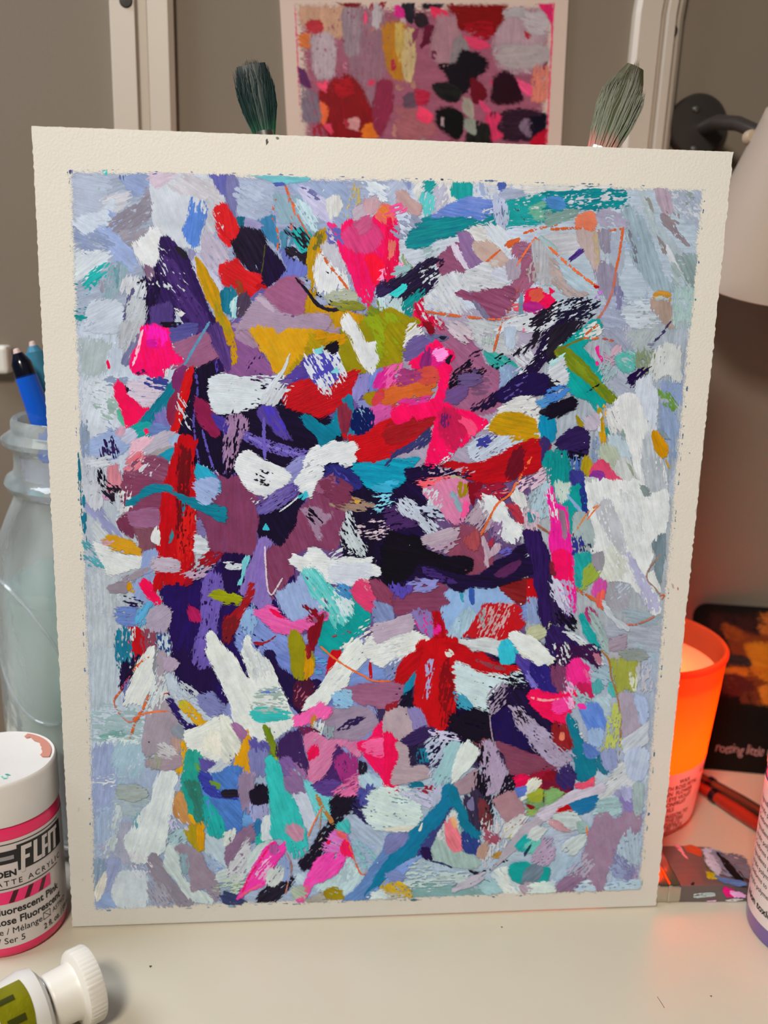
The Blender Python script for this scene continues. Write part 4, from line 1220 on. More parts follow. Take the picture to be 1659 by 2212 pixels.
#6fb5b8 d1 a50: 70,124 80,134 95,145 110,158 110,172 92,168 80,150
#a0609a d4: 60,118 76,118 84,140 72,140
K d2: 106,156 130,149 134,168 108,168
K d1: 135,115 142,118 141,130 136,128
#9ab5d0 d1 a50: 136,131 150,128 170,148 168,154 150,142 140,143
#3a3a80 d2: 134,150 156,144 162,155 146,168
@840,1400
#3a2a50 z0: 0,0 168,0 168,168 0,168
P/K z1 a60: 60,30 168,0 168,122 92,100 40,110
#7a8ac0 d1: -2,18 16,10 14,30 -2,32
#1a80a0: 20,30 26,19 28,32 22,41 15,47
K/#101028 d2 a-50: 10,58 22,42 29,54 29,61 15,64
R: -2,58 10,54 6,62 -2,64
r/#b80410 t3 a93: 32,-8 66,-10 69,12 69,40 66,64 60,78 53,86 46,85 37,80 30,64 25,45 27,25 28,8
#800a14 d2 a97: 54,20 62,10 66,40 62,70 54,80 52,50
r t2 a-45: 5,33 10,20 20,6 33,0 30,16 20,28 14,34
r/#a80a14 t2 a15: 58,-4 75,-2 85,6 95,6 105,12 120,16 133,18 132,24 118,28 100,27 85,22 72,14
S #7a3038 w6 d1: 90,12 105,18 118,21
W: 58,3 62,1 66,6 60,8
#9a90c0 d3 a95: 36,18 44,8 46,22 42,35 40,49 37,47 38,32
w d7 a93: 52,10 60,10 62,34 54,34
#bccfe0/#c8dae5 t2 d1 a22: 68,14 80,20 95,26 115,28 132,24 142,32 138,39 120,36 106,45 100,55 104,69 92,62 78,52 70,45
K d5 a20: 118,28 142,26 146,40 124,40
#3a90a8 d2: 68,46 78,50 84,60 70,60
j/#b095a0 t1 a70: -4,66 10,60 22,65 25,78 22,90 12,95 4,90 -4,86
#8a78b8 d1: 20,62 30,62 38,80 28,85 24,75
#2a1545 a-15 t1: 12,93 22,87 38,80 47,84 38,92 26,100 15,101
n: -4,88 5,92 10,100 8,110 5,125 6,148 -4,140
j/#a88a95 t1 a10: 8,98 18,100 24,115 22,121 32,119 42,125 43,132 25,136 5,138 5,128 10,115
#1a1030: 22,102 37,100 30,115 23,120
T d2: 30,105 38,101 43,116 30,117
#b5bcd8 d4 a-50 t1: 36,97 50,88 62,85 71,92 60,105 50,120 44,129 42,115 38,105
#b5a8d8 d3: 44,86 62,84 70,92 56,98
#8ab8bc/#98c5c8 t2 a108: 58,100 66,95 74,99 69,120 62,138 52,140 44,134 51,118
w/#d5dada t2 a115: 75,98 82,93 88,98 91,108 86,120 76,128 65,138 67,122 72,108
#a88aa5 d3 a-55 t1: 100,53 110,36 118,35 128,39 121,48 118,58 105,71 104,62
#a88ca8/#b098b0 d2 a48 t2: 120,58 132,60 148,76 168,90 178,100 188,104 182,118 172,126 160,115 145,96 132,83 124,68
K d6 a48: 128,64 150,78 172,100 164,104 140,84
K d1: 62,70 90,62 104,70 110,96 90,96 65,86
#160a45/P a70: 104,72 120,60 130,80 146,100 126,106 110,96
S u w1.4: 103,68 104,80 107,98
M/#784050 t1 a15: 110,96 130,102 150,108 170,120 168,129 146,127 125,131 119,112
#7a3a40 d2: 88,94 101,95 99,105 90,101
#a888a8/#b094b0 t2 d1 a78: 91,101 104,96 110,105 118,120 123,138 118,145 105,149 96,156 92,150 95,130
K d6 a90: 92,100 100,100 104,140 96,140
#a07a85/#a8808a t1 a-30: 65,141 80,130 90,125 93,140 80,148 68,149
K d3: 91,128 100,135 96,150 90,156
K d1: 122,130 131,132 126,146 114,151
#a87078 t1 a40: 106,156 115,150 125,148 136,160 138,172 128,180 116,172
n: 128,133 134,129 142,130 147,133 140,140 131,143
#9a1030 d1: 145,130 168,122 170,140 156,142
W t3: 131,158 137,149 141,140 143,136 150,132 156,135 153,141 142,152 135,157
#5a70b8: 129,143 140,142 138,150 130,151
#8a8a30 d1: 145,152 157,145 168,140 168,156 150,159
#6a90a0 d1: 142,158 156,154 154,166 144,166
#3a2a80/p a50: 126,8 142,12 152,22 168,40 150,43 140,26
#6a60a8 d2 a50: 142,24 156,36 150,43 144,36
#7a3060 d2: 160,24 170,22 172,36 164,36
#2aa5b5: 113,-2 126,-2 127,15 115,15
W t2: 128,-4 146,0 168,10 164,17 150,14 138,8
n/#e51050 t2 a15: 143,50 146,44 152,41 168,42 182,45 192,44 188,58 184,68 182,78 172,77 160,70 148,60
S #f09090 w2.6 d1: 145,50 160,53 178,51
#f03080 d1 a-10: 168,54 188,48 186,60 172,66
#b5b8d8 d3: 40,140 58,141 56,155 44,161
@1150,1400
#a8b2c4 z0: 0,0 128,0 114,168 0,168
#9fb5c0 z1 d1: 60,50 80,48 78,68 62,64
#2a0f35/#401540 d2 a40: 24,-2 64,-2 70,10 68,20 60,15 50,9 40,15 30,19
w d4 a70: 24,0 36,-2 36,16 28,19
w d5 a50: 62,-2 74,8 76,22 68,20
#a06070 d1: 62,4 70,8 71,18 64,14
f/#d8206a t2 a65: 33,24 38,17 46,11 54,17 61,25 60,36 61,46 57,49 48,42 40,35 35,30
#c01a50 a60: 46,36 60,38 60,48 52,46
#e86090 d2: 52,20 60,26 59,36 54,32
#e090b8 d3 a60: 33,32 42,42 40,60 33,50
#2a1f70 d1 a55: -2,12 8,12 20,30 26,42 10,42 -2,26
#6a3050 d1: 18,20 34,20 34,41 25,43
#a0bcc8 d2 t1: 62,23 74,20 80,30 72,37 62,33
#4fa0a0 d1: 62,36 68,31 72,40 66,46 62,44
#4aa8a0 d1: 75,35 82,34 85,48 80,49
#9ac0c0 d4: 40,42 56,48 58,60 44,56
#8f8f35/#9a9a45 d1 a92: 80,13 92,10 108,16 107,28 104,42 95,42 88,46 84,30
S #a8702a w1.8 e1: 70,2 78,12 80,28 84,40 88,55 90,70 90,85 89,100
S #a87868 w1.6 d2: 89,100 88,115 84,135 78,148 70,158
#9aa095 d1: 88,3 110,2 116,10 96,12
#a8a4a8 z1: 74,0 100,0 96,10 80,12
#b0a8b0 d3 a95: 106,20 118,15 122,46 111,43
#c5c5a5 d3: 99,25 106,24 106,43 100,39
#6a88c8/B t1 a60: 48,61 54,56 64,56 72,64 75,76 72,90 65,98 58,85 52,72
#8aa5d0 d1: 57,84 71,84 69,100 60,97
f: 47,57 52,57 54,61 49,61
#a5a850 d3 a95: 76,72 84,57 90,70 89,85 88,103 72,103 75,86
#a58fa0/#ac98a8 t1 a82: 88,48 100,47 105,60 111,78 101,91 95,92 91,76
#9aa8d0: 105,50 115,51 119,60 117,70 112,75 106,62
#0f7080/T t1 a65: 36,68 42,75 48,88 53,98 62,108 66,124 58,133 46,134 42,118 40,96 36,80
S w w4 d5: 39,70 48,85 58,100 66,112 73,127
#5a78b8 d1: 52,98 60,99 67,108 58,111
#1f6a80: 68,110 78,120 74,128 68,122
#8f98c8 d1: 72,105 82,103 85,118 78,125 70,114
#c8cbd0 t1 a-45: 92,93 105,85 118,75 117,95 101,105 95,111
#a3acd0: 95,111 110,100 118,110 113,132 95,136
#cfcfd0 d1 a-40 t1: 64,152 78,136 92,117 96,135 112,138 90,150 66,161
#7a1018 d1: 20,78 34,78 40,100 30,105 20,96
#c86a50: 28,87 32,86 32,93 28,93
#b09ab8 d3 a35: -4,74 12,85 20,90 26,100 42,105 39,118 34,125 20,118 8,108 -4,96
c/#c8386a d1: 42,139 54,136 62,132 61,141 50,146
#2a1a50 d2: 20,128 35,118 43,128 40,146 28,141
R: 11,131 25,125 20,138 31,142 15,143
#1a6a88 t1: 34,156 48,150 65,150 63,160 50,168 38,168
#b8a8b8 t1 a-22 z6: 4,170 20,158 40,146 55,144 71,138 73,145 56,150 40,155 26,164 14,176
#9a90b8 d1 a50: 84,150 95,145 106,158 112,168 90,168
#9fc0c0 d1: 68,160 85,152 90,168 64,168
#8aa050 d1: -4,150 12,146 28,146 31,152 12,168 -4,168
r t1: 25,162 32,158 39,168 24,168
@160,1680
#9daac2 z0: 18,0 168,0 168,136 20,136
#a0a898 z1 d1: 45,17 58,9 73,13 73,20 60,22 45,21
#aab8b8 z1 d2: 44,22 76,20 72,42 50,36
#8f9fb8 z1 d1: 22,34 40,36 38,80 24,84
#5a9a9a d3: 60,38 68,36 67,48 60,49
#9a95a5 z2 d1: 46,50 62,49 69,70 63,86 50,89 44,70
#c9d0d0 d2 a105 t1: 44,26 48,30 46,45 43,65 38,78 33,87 33,75 38,62 34,55 39,42
#9aa0c8 d1: 34,85 46,85 41,112 24,112
#8aa0b5 d1: 20,84 33,85 28,112 20,112
W t1: 22,116 27,106 32,97 32,110 27,125 22,128
#8fa3d0 z2: 21,128 32,114 42,130 44,136 21,137
#c0c5c8/#cacccc t1 a95: 47,99 58,95 72,98 76,112 75,130 56,134 42,131 40,118
#8f7f8a a48: 74,86 82,77 90,88 100,105 116,118 126,128 110,129 95,121 84,105
#a59aa5 d4: 76,100 90,105 100,120 106,131 85,133 76,121
#c8b8c4 d4: 56,74 72,82 78,96 64,98
#c8d0d0 t1 a60: 92,86 98,70 105,67 108,78 110,100 125,114 140,121 142,129 120,123 108,111 98,98
#5ab0a0: 86,76 96,67 92,73
#a8c8c8 d1: 95,60 105,52 116,55 113,68 101,69
#8a727f/#90808a t1 a55: 105,71 112,67 122,72 131,78 138,95 148,108 144,126 135,113 121,116 119,100 112,83
#8aaab0: 108,78 115,76 118,90 112,97
#b07a45 d1 a60: 104,16 114,17 115,35 120,41 127,48 111,46 104,30
o/#d89a10 t1 a60: 116,36 122,38 127,48 120,46
O t1: 115,53 124,48 129,46 130,73 122,68 118,60
o a92 t2: 126,46 133,45 133,72 129,74 127,68
#b8b0cc d4: 99,32 110,40 116,50 100,51
#1f9080 a75: 110,-6 125,-4 131,20 133,40 126,46 121,35 114,18
#2f7060 d2 a75: 115,4 129,8 133,45 126,44 122,26
#1fa098 d2: 133,20 146,25 153,45 156,58 146,61 136,55 134,40
#4a75b8 a50: 135,-4 168,-4 172,50 160,56 150,36 140,20
#2a2f80 d1: 129,-4 139,-4 145,12 158,17 168,14 168,20 150,19 135,13
K: 152,13 168,12 168,18 153,19
#6a8a30: 138,2 150,5 149,12 141,8
#b5c5dc z2: 134,58 156,59 161,85 155,93 140,79 133,74
#5a80c0 d5: 136,82 145,84 157,96 150,101 140,93
#a8b090 d4: 144,109 168,104 168,118 148,116
#4a4070 d4: 147,118 168,117 168,128 152,125
#c8d0cc d2: 146,98 168,92 166,106 150,108
@490,1680
#a5b4cf z0: 0,0 168,0 168,132 0,132
#5a88c0/#6a98cc z2 a10: -4,20 18,22 36,40 30,50 15,56 -4,55
K: -4,12 12,12 13,18 -4,19
#9a7a9a d1 a95: 14,-2 28,-2 26,20 22,36 16,29
#9a98c8 d2: 25,25 40,24 43,50 36,61 28,41
K/#180f20 t1: 24,16 29,10 38,8 43,17 39,25 29,27
#2a6a98: 28,48 37,44 35,58 25,67
#1fa08f: 28,63 34,58 46,62 40,69 31,68
#b8bcd0: 38,40 46,41 47,60 37,61
#7f5f78 t1 a-55: -2,74 8,60 18,50 27,48 28,58 22,70 12,86 3,97
#cbc5c5 d1 a-55 t1: 4,88 14,72 20,60 23,75 22,96 12,106 3,99
w d1: -2,56 9,53 4,65 -2,69
#c5d0dc: 21,84 32,68 46,65 42,80 30,96 21,96
#a8b898 d4: -2,100 20,98 23,110 10,119 -2,113
#2a3050 d3: -2,118 12,122 18,128 -2,128
#26a098/#34b0a8 t2 a75: 42,-18 48,-20 57,0 65,17 74,35 80,50 83,65 80,75 72,80 62,74 56,62 48,60 46,40 43,18
#b87088 d1: 62,53 68,47 76,52 78,60 74,65 68,61
#7a5a80 d1: 57,-2 75,-2 81,18 72,16 62,10
#b5b8d5 a60: 68,18 80,17 91,35 85,53 80,42 75,30
#5fb0b0 d1: 79,4 95,8 106,20 111,30 101,41 92,36 85,22
S #a8703a w5 d1 z6: 92,17 98,30 105,40 109,48
S x w1.6 z6: 97,30 88,48 83,60
S #b08060 w1.4 z6: 97,32 95,52
#5a3a80 d2: 88,6 104,2 117,5 113,13 100,17
#c05a85 d3 a-30: 108,16 120,8 134,4 133,18 120,21
K/#16101e t2 d1 a-52: 107,24 114,17 130,20 127,33 118,42 108,53 99,72 91,86 85,92 76,92 75,85 85,72 95,58 103,47
#c0a890 d6 a-52: 84,74 98,54 96,70 86,82
K t2 d1 a-45: 30,129 36,118 48,108 58,103 66,101 68,108 58,120 48,128 36,131
K d4: 66,102 76,94 72,101
#2a2050 d2 a40: 127,25 140,25 151,41 145,46 135,39
#4a4a90 d2: 135,12 152,9 151,25 138,29
#a9b8d8 z2 d1: 119,36 128,29 146,45 159,58 156,67 140,69 125,61 117,49
#3fb0a8: 112,48 121,43 125,54 115,55
#7ac0bc d4: 124,60 145,72 156,86 140,92 130,76
#e0208a/#e84098 t2 a-50: 13,121 18,108 24,95 32,85 40,72 48,64 54,69 61,63 59,74 50,88 42,101 36,110 25,115
#f5a0c8 d6 a-50: 30,92 46,76 44,94 32,106
S n w2.4 d1: 16,116 24,99 32,87 42,72 48,66
S #e85a70 w2.4: 13,121 24,114 36,108
#b05090 d1: 44,68 52,68 50,78 44,76
#e0308f/#e850a0 t2 a-50: 73,127 78,112 84,95 92,82 105,75 112,73 120,72 119,85 108,100 98,106 89,108 83,118 78,127
#c050a0/#c87ab0 d1: 100,66 110,55 122,56 126,70 127,78 118,74 108,73 102,73
n: 101,64 107,62 106,68 102,68
n: 117,70 122,62 128,78 120,77
#f05a80: 73,127 77,113 84,111 81,122
c d1: 112,56 122,57 118,62
S x w1.6 d1: 110,52 120,58 128,76
S x w1.6 d1: 128,76 133,90 138,98 145,96
S #b07060 w1.8: 61,76 66,90 63,105 60,118
#8a9fd0: 55,86 62,79 65,100 58,103
#9fb0dc z2: 70,98 83,97 86,108 72,111
#a5bbd8 z2 d1: 90,110 106,105 116,94 122,80 131,90 141,98 139,116 125,126 114,118
O d1: 98,118 108,112 118,116 119,126 106,127
#b0b898 d3: 67,110 80,112 79,121 68,121
#a89a88 d1: 82,124 98,118 101,127 84,128
#5f7fb0 a-40: 119,127 135,110 150,90 168,58 168,100 150,116 140,128
#a88a30 d2: 157,109 168,101 168,120 158,117
#b5c0d5 d1: 148,119 158,115 168,122 168,128 147,128
#d0d0d0 d2: 44,96 55,90 59,100 50,109 42,109
@840,1680
#a0b0bc z0: 0,0 168,0 168,124 0,128
#bccccf d2 a20 t2: -20,16 0,9 20,12 32,25 34,36 28,48 18,54 0,54 -18,49 -24,32
W d1: -2,50 28,48 27,54 -2,54
#b0a8c8 d4: 8,10 30,7 46,15 40,29 30,26
R d3: 26,8 46,8 41,16
T: 20,6 32,3 36,8 22,9
#00708a/#0f6088 t2 a-50: 57,8 65,8 66,24 60,37 55,45 45,60 30,75 10,90 -10,108 -26,120 -18,108 -2,84 15,62 28,50 38,38 50,25
#006a85/T t2 a60: 64,8 68,14 73,25 81,35 88,47 93,55 90,66 82,61 75,50 68,38 64,27
W: 30,53 35,43 33,53
#7a78b5 d1: -2,60 20,55 15,66 -2,77
#3a3a70 d1 a-45: 40,58 55,45 62,31 68,31 60,43 46,67 30,79
#6a80b8 d1 a-40: 0,98 20,84 32,80 22,90 8,104 -8,110
#9fb8ac t1: 40,81 45,70 52,56 60,40 67,33 70,45 75,60 77,75 90,82 95,88 76,92 60,88 48,85
#d0ccc8 d2: 50,58 60,40 67,34 71,50 65,61 55,64
#e8707a t1 a60: 57,48 63,42 70,55 77,67 76,72 66,76 60,62
#e0a070: 62,41 67,38 71,50 66,51
#1f2f68 d1: 75,54 92,65 91,78 78,73
P: 32,72 40,72 43,84 35,80
S #2a2a58 w2: 42,84 55,87 64,91
S K w4.5 d2: 82,94 90,97 99,94
S K w4.5 d3: 104,94 112,88 123,84
#2a1f38 d1: 78,21 88,10 95,20 95,50 88,48 80,33
#6a6080: 80,26 85,19 87,32 82,31
K d3: 95,21 110,15 121,11 108,30 111,41 100,39
#6a2a30 d1: 92,20 100,28 106,46 98,53 93,41
#b07078/#a87a80 a50: 106,23 115,18 126,15 133,22 139,30 136,46 126,49 116,41
#cfc5c5 d4: 94,40 108,37 119,45 121,60 116,76 105,86 98,91 92,76 92,60
#8a4050 d2: 95,52 108,55 111,63 100,66
#b0806a d1: 90,72 101,65 99,79 92,81
#b09a30 d3: 119,48 129,50 127,61 121,59
#a87a30: 105,78 116,75 115,80 106,81
#6f9060 d1: 139,22 152,15 168,11 168,26 156,33 145,29
#9aa030: 142,18 155,11 158,20 145,24
S #3a3a30 w1.8 d2: 158,8 158,26
R d1: 139,25 150,29 144,32
#d5d0cc d4: 118,50 140,36 138,52 122,62
#a8959f/#b0a0aa t2 a-42: 103,96 112,85 120,72 130,58 142,45 155,32 170,23 178,22 168,34 158,42 148,52 138,62 125,76 115,86
#a89aa5 d1 a-22: 65,114 75,105 88,99 99,95 97,102 85,109
t: 130,69 138,58 146,62 146,67 138,75
#5aa595 d1: 140,66 156,61 151,75 140,75
#1a3a50 d1: 138,76 146,65 144,72 139,79
#cfd0d2: 142,58 150,50 161,52 150,63
#a0809a d2 a-45: 149,76 160,62 168,65 168,86 156,91 148,86
#0f8a80/t t1: 121,93 127,86 142,85 150,92 157,92 163,94 162,102 155,108 141,108 128,104
#6a7a85 a-50: 140,95 148,88 158,92 150,106 135,108
#c0c8cc d2 z3: 108,96 120,91 126,102 136,110 134,119 110,121 102,111
#7aa5a0 z3: 18,116 30,105 46,108 60,110 90,102 103,105 109,116 105,124 70,126 34,126
#9ac0c0 d2: 92,108 106,104 112,116 98,118
#c0d0d2 d3 t1: 10,106 22,90 32,83 48,90 65,95 80,98 76,105 60,106 46,111 40,116 30,106 22,113
#b08a20 d2: -2,106 10,102 18,112 21,121 8,118 -2,117
#b8b5a0 d3: -2,117 20,118 19,126 -2,127
#6a78b0 d1: -2,98 8,94 16,102 5,106
#b898a5 d1: 135,110 145,107 151,115 140,121
#aab8c8 d1: 150,110 168,104 168,120 152,120
@1120,1680
#a0acc8 z0: 56,0 132,0 122,112 30,120
#c9cbcc z4 d1 a-30: 60,14 75,8 95,-2 109,-2 96,15 82,24 72,18
#7a1030 d1: 25,2 45,5 53,12 40,16 28,10
c/#c8386a d1: 56,8 69,4 76,1 77,6 66,12
#2a1a50 d1: 38,-4 57,-4 53,10 44,9
#7aa060: 27,15 35,11 45,14 42,18 30,25
#12608a t1 a-10: 49,23 60,18 79,17 79,27 71,34 56,36 52,29
r t1: 38,33 41,28 46,26 52,30 54,35 45,37
#c5cfc8 d1: 27,42 40,37 56,35 62,42 65,49 55,53 40,46 30,48
#b87a80 d1 a35: 30,42 40,43 53,54 44,53 34,48
#8fb0a5 d1: 60,45 68,47 71,53 62,55
S x w2.6: 69,50 71,61
#b5bcd5 z2: 36,55 50,51 63,56 48,63 38,63
#c9d0cc t1: 44,71 49,63 61,58 70,60 65,70 58,78 48,77
#a5bccc z2 d2: 40,80 56,77 61,85 50,101 40,106 32,91
#8f6a80/#967a90 a75: 72,55 80,38 90,35 98,42 110,32 119,29 126,45 122,56 108,60 100,66 98,76 92,91 88,101 90,110 82,116 75,113 71,105 70,98 65,86 68,70
#8078a8 d2 a45: 95,75 108,84 121,98 115,106 100,96
#9fc0c0 d2: 80,25 100,20 101,38 90,32 82,39
#7a6a9a d1: 105,20 115,24 121,32 110,33
#9a98c0 d1: 104,10 112,8 115,20 108,22
#a5b8b5 d2: 117,5 127,8 125,40 118,26
#8f98c0 d2: 91,86 105,82 109,95 98,99
#a9bccb d2: 104,60 123,52 121,86 110,82 102,72
#9a80a0 d3: 114,90 122,88 121,106
#95688a d1 a-40: 37,115 45,102 52,98 62,91 73,98 60,109 50,117 40,119
#9fb0d8 d1: 57,113 72,104 79,114 60,117
#b0a0b0 d4: 50,92 70,79 73,96 60,101
#9fb5c8 d1: 89,108 122,103 122,113 95,116
#c0ccc5 d2: 8,108 30,107 36,117 12,119
"""
PRINT = """
@600,0,3.858
#a8586e z0: 9,0 155,1 151,150 14,150
#b06a80 z1 d1 a90: 40,6 60,10 58,60 42,56
#c08a70 d1 a90: 12,0 36,0 36,20 25,18 14,14
#b0202e: 17,13 24,12 25,18 18,19
#c8602a d1: 11,20 18,19 18,27 12,26
#c49aa5 d1 a90: 19,20 31,20 31,42 22,43
#b98a98 d1 a90: 37,5 46,5 45,29 38,29
#c0a0a8 d2: 53,3 58,4 57,16 53,14
#8a0a18: 27,-4 46,-4 46,4 36,3
K: 70,-4 76,-4 75,12 70,6
K: 80,-4 92,-4 91,4 82,4
#200818: 76,8 83,8 83,15 78,14
#6a0a30 d1: 84,15 90,14 88,22 80,27 82,20
f: 66,3 70,5 71,10 66,8
#e02850 d1: 85,4 94,6 96,12 88,10
#c87a20 d1 a90: 59,14 72,14 71,44 64,43 60,28
#d8a85a d2 a90: 66,14 70,14 70,34 67,31
#d8b080 d1 a90: 71,19 77,19 75,45 71,44
#b8707e d1: 90,10 100,10 102,30 95,38 86,30
#a88a90 d1: 100,20 106,24 104,37 97,38
#8a0010 t1: 94,2 104,-4 128,-4 126,10 122,18 115,20 108,16 102,16 100,8
#b01020 d1: 104,14 118,12 121,20 112,22
#f04068: 103,20 114,22 119,26 110,27
#c08a98 z2: 124,3 152,4 152,36 124,38
#cbb0b4 d1: 126,6 135,4 139,8 128,10
#c9aab0 d1: 138,7 150,7 151,18 141,19 137,13
#cba8ac d1: 122,27 140,25 151,27 151,33 138,38 125,36
#f02868 a90: 146,1 156,1 154,22 152,10
S #f02868 w2: 155,2 153,40 151,80
S #f04878 w2: 9,2 11,40 12,80
#d07060 d1: 143,38 151,38 151,55 143,56
#180a18: 104,28 115,32 118,36 109,45 104,52 98,48 94,40 91,36 100,36
#300a1c: 121,43 127,40 134,45 137,55 128,58 120,56
#100810: 87,48 95,46 103,52 100,58 90,54
#0c0810: 89,62 98,61 105,66 101,77 90,71
#2a0a20: 122,65 140,61 151,66 147,77 130,79 120,74
#701020: 108,44 115,48 117,55 110,57
#f03a68: 117,63 125,65 122,72 125,76 118,78 116,68
#f04878: 113,56 118,60 121,64 115,62
#f04a78: 135,45 142,49 142,54 137,52
#100808: 109,68 118,71 119,84 105,84
#c0a090: 104,54 109,58 109,66 104,62
#b0a898: 105,66 110,68 110,75 105,72
#9a6a8a: 138,67 144,68 141,76 136,72
K: 142,66 151,65 151,75 142,75
#d01030: 143,77 151,73 151,84 142,84
#98081a t1: 23,54 29,46 37,42 44,45 49,54 53,62 53,73 44,80 30,80 25,69
#c01020 d1: 32,46 40,44 43,52 34,54
#e05a30: 24,57 29,62 26,70 23,65
#e06818: 48,70 55,70 56,76 48,76
#f04060: 21,47 28,45 27,51
#f04060: 25,70 30,69 30,75
#e09090 d1: 38,68 45,67 45,73 40,72
#9a2848 d1: 55,48 64,46 64,60 58,76 54,70
#5a1a50: 12,38 15,40 18,48 13,46
#8a7080 d1: 12,49 22,55 23,68 14,67
#b8646c d1: 66,62 80,62 88,74 70,78
#604050 d1: 70,54 76,52 78,58 71,60
#b01838: 77,51 84,52 83,58 77,58
#f03a60: 79,60 86,64 85,69 78,66
"""
BLACKCARD = """
@1480,1280,1.898
#2a0a02 z1 d1: 30,20 88,20 130,30 130,140 40,120
#6a2c00 d1 a10: 42,38 60,42 80,50 110,50 120,110 70,114 46,112 46,90 54,72
#8a4a05 d1: 87,18 120,16 124,50 86,46
#b06a00 d1 a10: 70,60 85,57 110,66 108,100 82,96 72,76
#a85a08 d2 a3: 48,86 110,86 112,95 50,93
#4a1400 d1: 44,96 60,94 82,112 50,117
#a06000 d1: 84,110 105,104 110,130 87,141 80,128
#5a2805 d1: 64,116 82,112 87,140 70,139
#1a0500 d1: 49,70 70,74 74,82 50,81
#7a3a08 d2: 42,36 62,42 66,52 50,54
"""
MARKS = """
@0,0,1
#5a5a50: 573,302 578,299 580,308 575,316
#6a6a60: 595,297 600,294 604,300 598,302
#7a7868: 500,303 503,302 503,305
#8a8a80: 962,310 965,309 964,312
#707060: 1122,318 1128,317 1126,320
#a08a80: 96,865 99,864 99,868
#b8b0a0: 168,1745 172,1742 172,1752 168,1755
#b0a898: 176,1900 181,1898 180,1903
#c09a88: 1450,1260 1456,1262 1458,1272 1450,1270
#c07050: 1463,1268 1467,1269 1466,1276 1462,1274
#6a5a58: 1458,1100 1461,1100 1460,1103
#555050: 1435,1111 1438,1110 1437,1114
#806a5a: 1556,418 1559,419 1558,423
#806a5a: 1550,460 1553,461 1552,464
#807060: 1549,508 1552,508 1551,513
#807060: 1525,634 1528,633 1527,637
#807060: 1520,627 1522,627 1522,630
#907868: 1487,978 1492,977 1490,982
"""

# ------------------------------------------------------------------ the brush: turns traced outlines into relief strokes
PAL = dict(a=(160, 172, 205), b=(140, 160, 208), B=(72, 110, 185), i=(98, 98, 168), w=(214, 216, 219), W=(230, 226, 218),
           l=(188, 184, 208), p=(85, 65, 140), d=(54, 31, 87), P=(33, 15, 62), K=(20, 13, 30), k=(13, 12, 15), t=(0, 138, 135),
           T=(0, 100, 122), q=(45, 180, 175), Q=(120, 200, 205), r=(188, 5, 22), R=(130, 12, 30), n=(234, 10, 74), f=(236, 40, 138),
           F=(250, 82, 142), c=(228, 85, 95), m=(143, 80, 110), M=(118, 50, 76), u=(172, 135, 158), U=(150, 128, 142),
           j=(186, 152, 154), o=(205, 140, 12), O=(150, 125, 14), y=(128, 128, 16), G=(80, 112, 28), e=(150, 168, 155), x=(212, 96, 46))
PAL['V'] = (130, 125, 185)


def pal(s):
    return hexrgb(s) if s[0] == '#' else PAL[s]


def value_noise(u, v, seed):
    """smooth lattice noise in [0, 1]"""
    iu = np.floor(u).astype(np.int64); iv = np.floor(v).astype(np.int64)
    fu = u - iu; fv = v - iv
    fu = fu * fu * (3 - 2 * fu); fv = fv * fv * (3 - 2 * fv)

    def h(a, b):
        x = (a * 374761393 + b * 668265263 + seed * 1274126177) & 0xffffffff
        x = ((x ^ (x >> 13)) * 1274126177) & 0xffffffff
        return ((x ^ (x >> 16)) & 0xffff) / 65535.0
    return (h(iu, iv) * (1 - fu) + h(iu + 1, iv) * fu) * (1 - fv) + (h(iu, iv + 1) * (1 - fu) + h(iu + 1, iv + 1) * fu) * fv


def parse_strokes(text):
    out = []
    ox = oy = 0.0
    unit = 350.0 / 166.0
    for line in text.strip().splitlines():
        line = line.strip()
        if not line:
            continue
        if line[0] == '@':
            a = line[1:].split(',')
            ox, oy = float(a[0]), float(a[1])
            unit = float(a[2]) if len(a) > 2 else 350.0 / 165.9
            continue
        head, pts = line.split(':')
        h = head.split()
        st = dict(line=False, a=None, d=0, D=None, e=0, r=1.0, t=0, z=5, w=2.0)
        if h[0] == 'S':
            st['line'] = True
            h = h[1:]
        cs = h[0].split('/')
        st['c1'] = pal(cs[0])
        st['c2'] = pal(cs[1]) if len(cs) > 1 else None
        for k in h[1:]:
            st[k[0]] = float(k[1:])
        P = np.array([[float(v) for v in q.split(',')] for q in pts.split()])
        st['px'] = P * unit + np.array([ox, oy])
        st['w'] *= unit
        out.append(st)
    return out


def catmull(P, closed, n):
    P = np.asarray(P, float)
    m = len(P)
    res = []
    rngi = range(m) if closed else range(m - 1)
    for i in rngi:
        if closed:
            p0, p1, p2, p3 = P[(i - 1) % m], P[i], P[(i + 1) % m], P[(i + 2) % m]
        else:
            p0, p1, p2, p3 = P[max(i - 1, 0)], P[i], P[i + 1], P[min(i + 2, m - 1)]
        t = (np.arange(n) / n)[:, None]
        tau = 0.36 if closed else 0.5
        m1, m2 = tau * (p2 - p0), tau * (p3 - p1)
        res.append((2 * t ** 3 - 3 * t ** 2 + 1) * p1 + (t ** 3 - 2 * t ** 2 + t) * m1 + (-2 * t ** 3 + 3 * t ** 2) * p2 + (t ** 3 - t ** 2) * m2)
    out = np.concatenate(res)
    return out if closed else np.concatenate([out, P[-1:]])


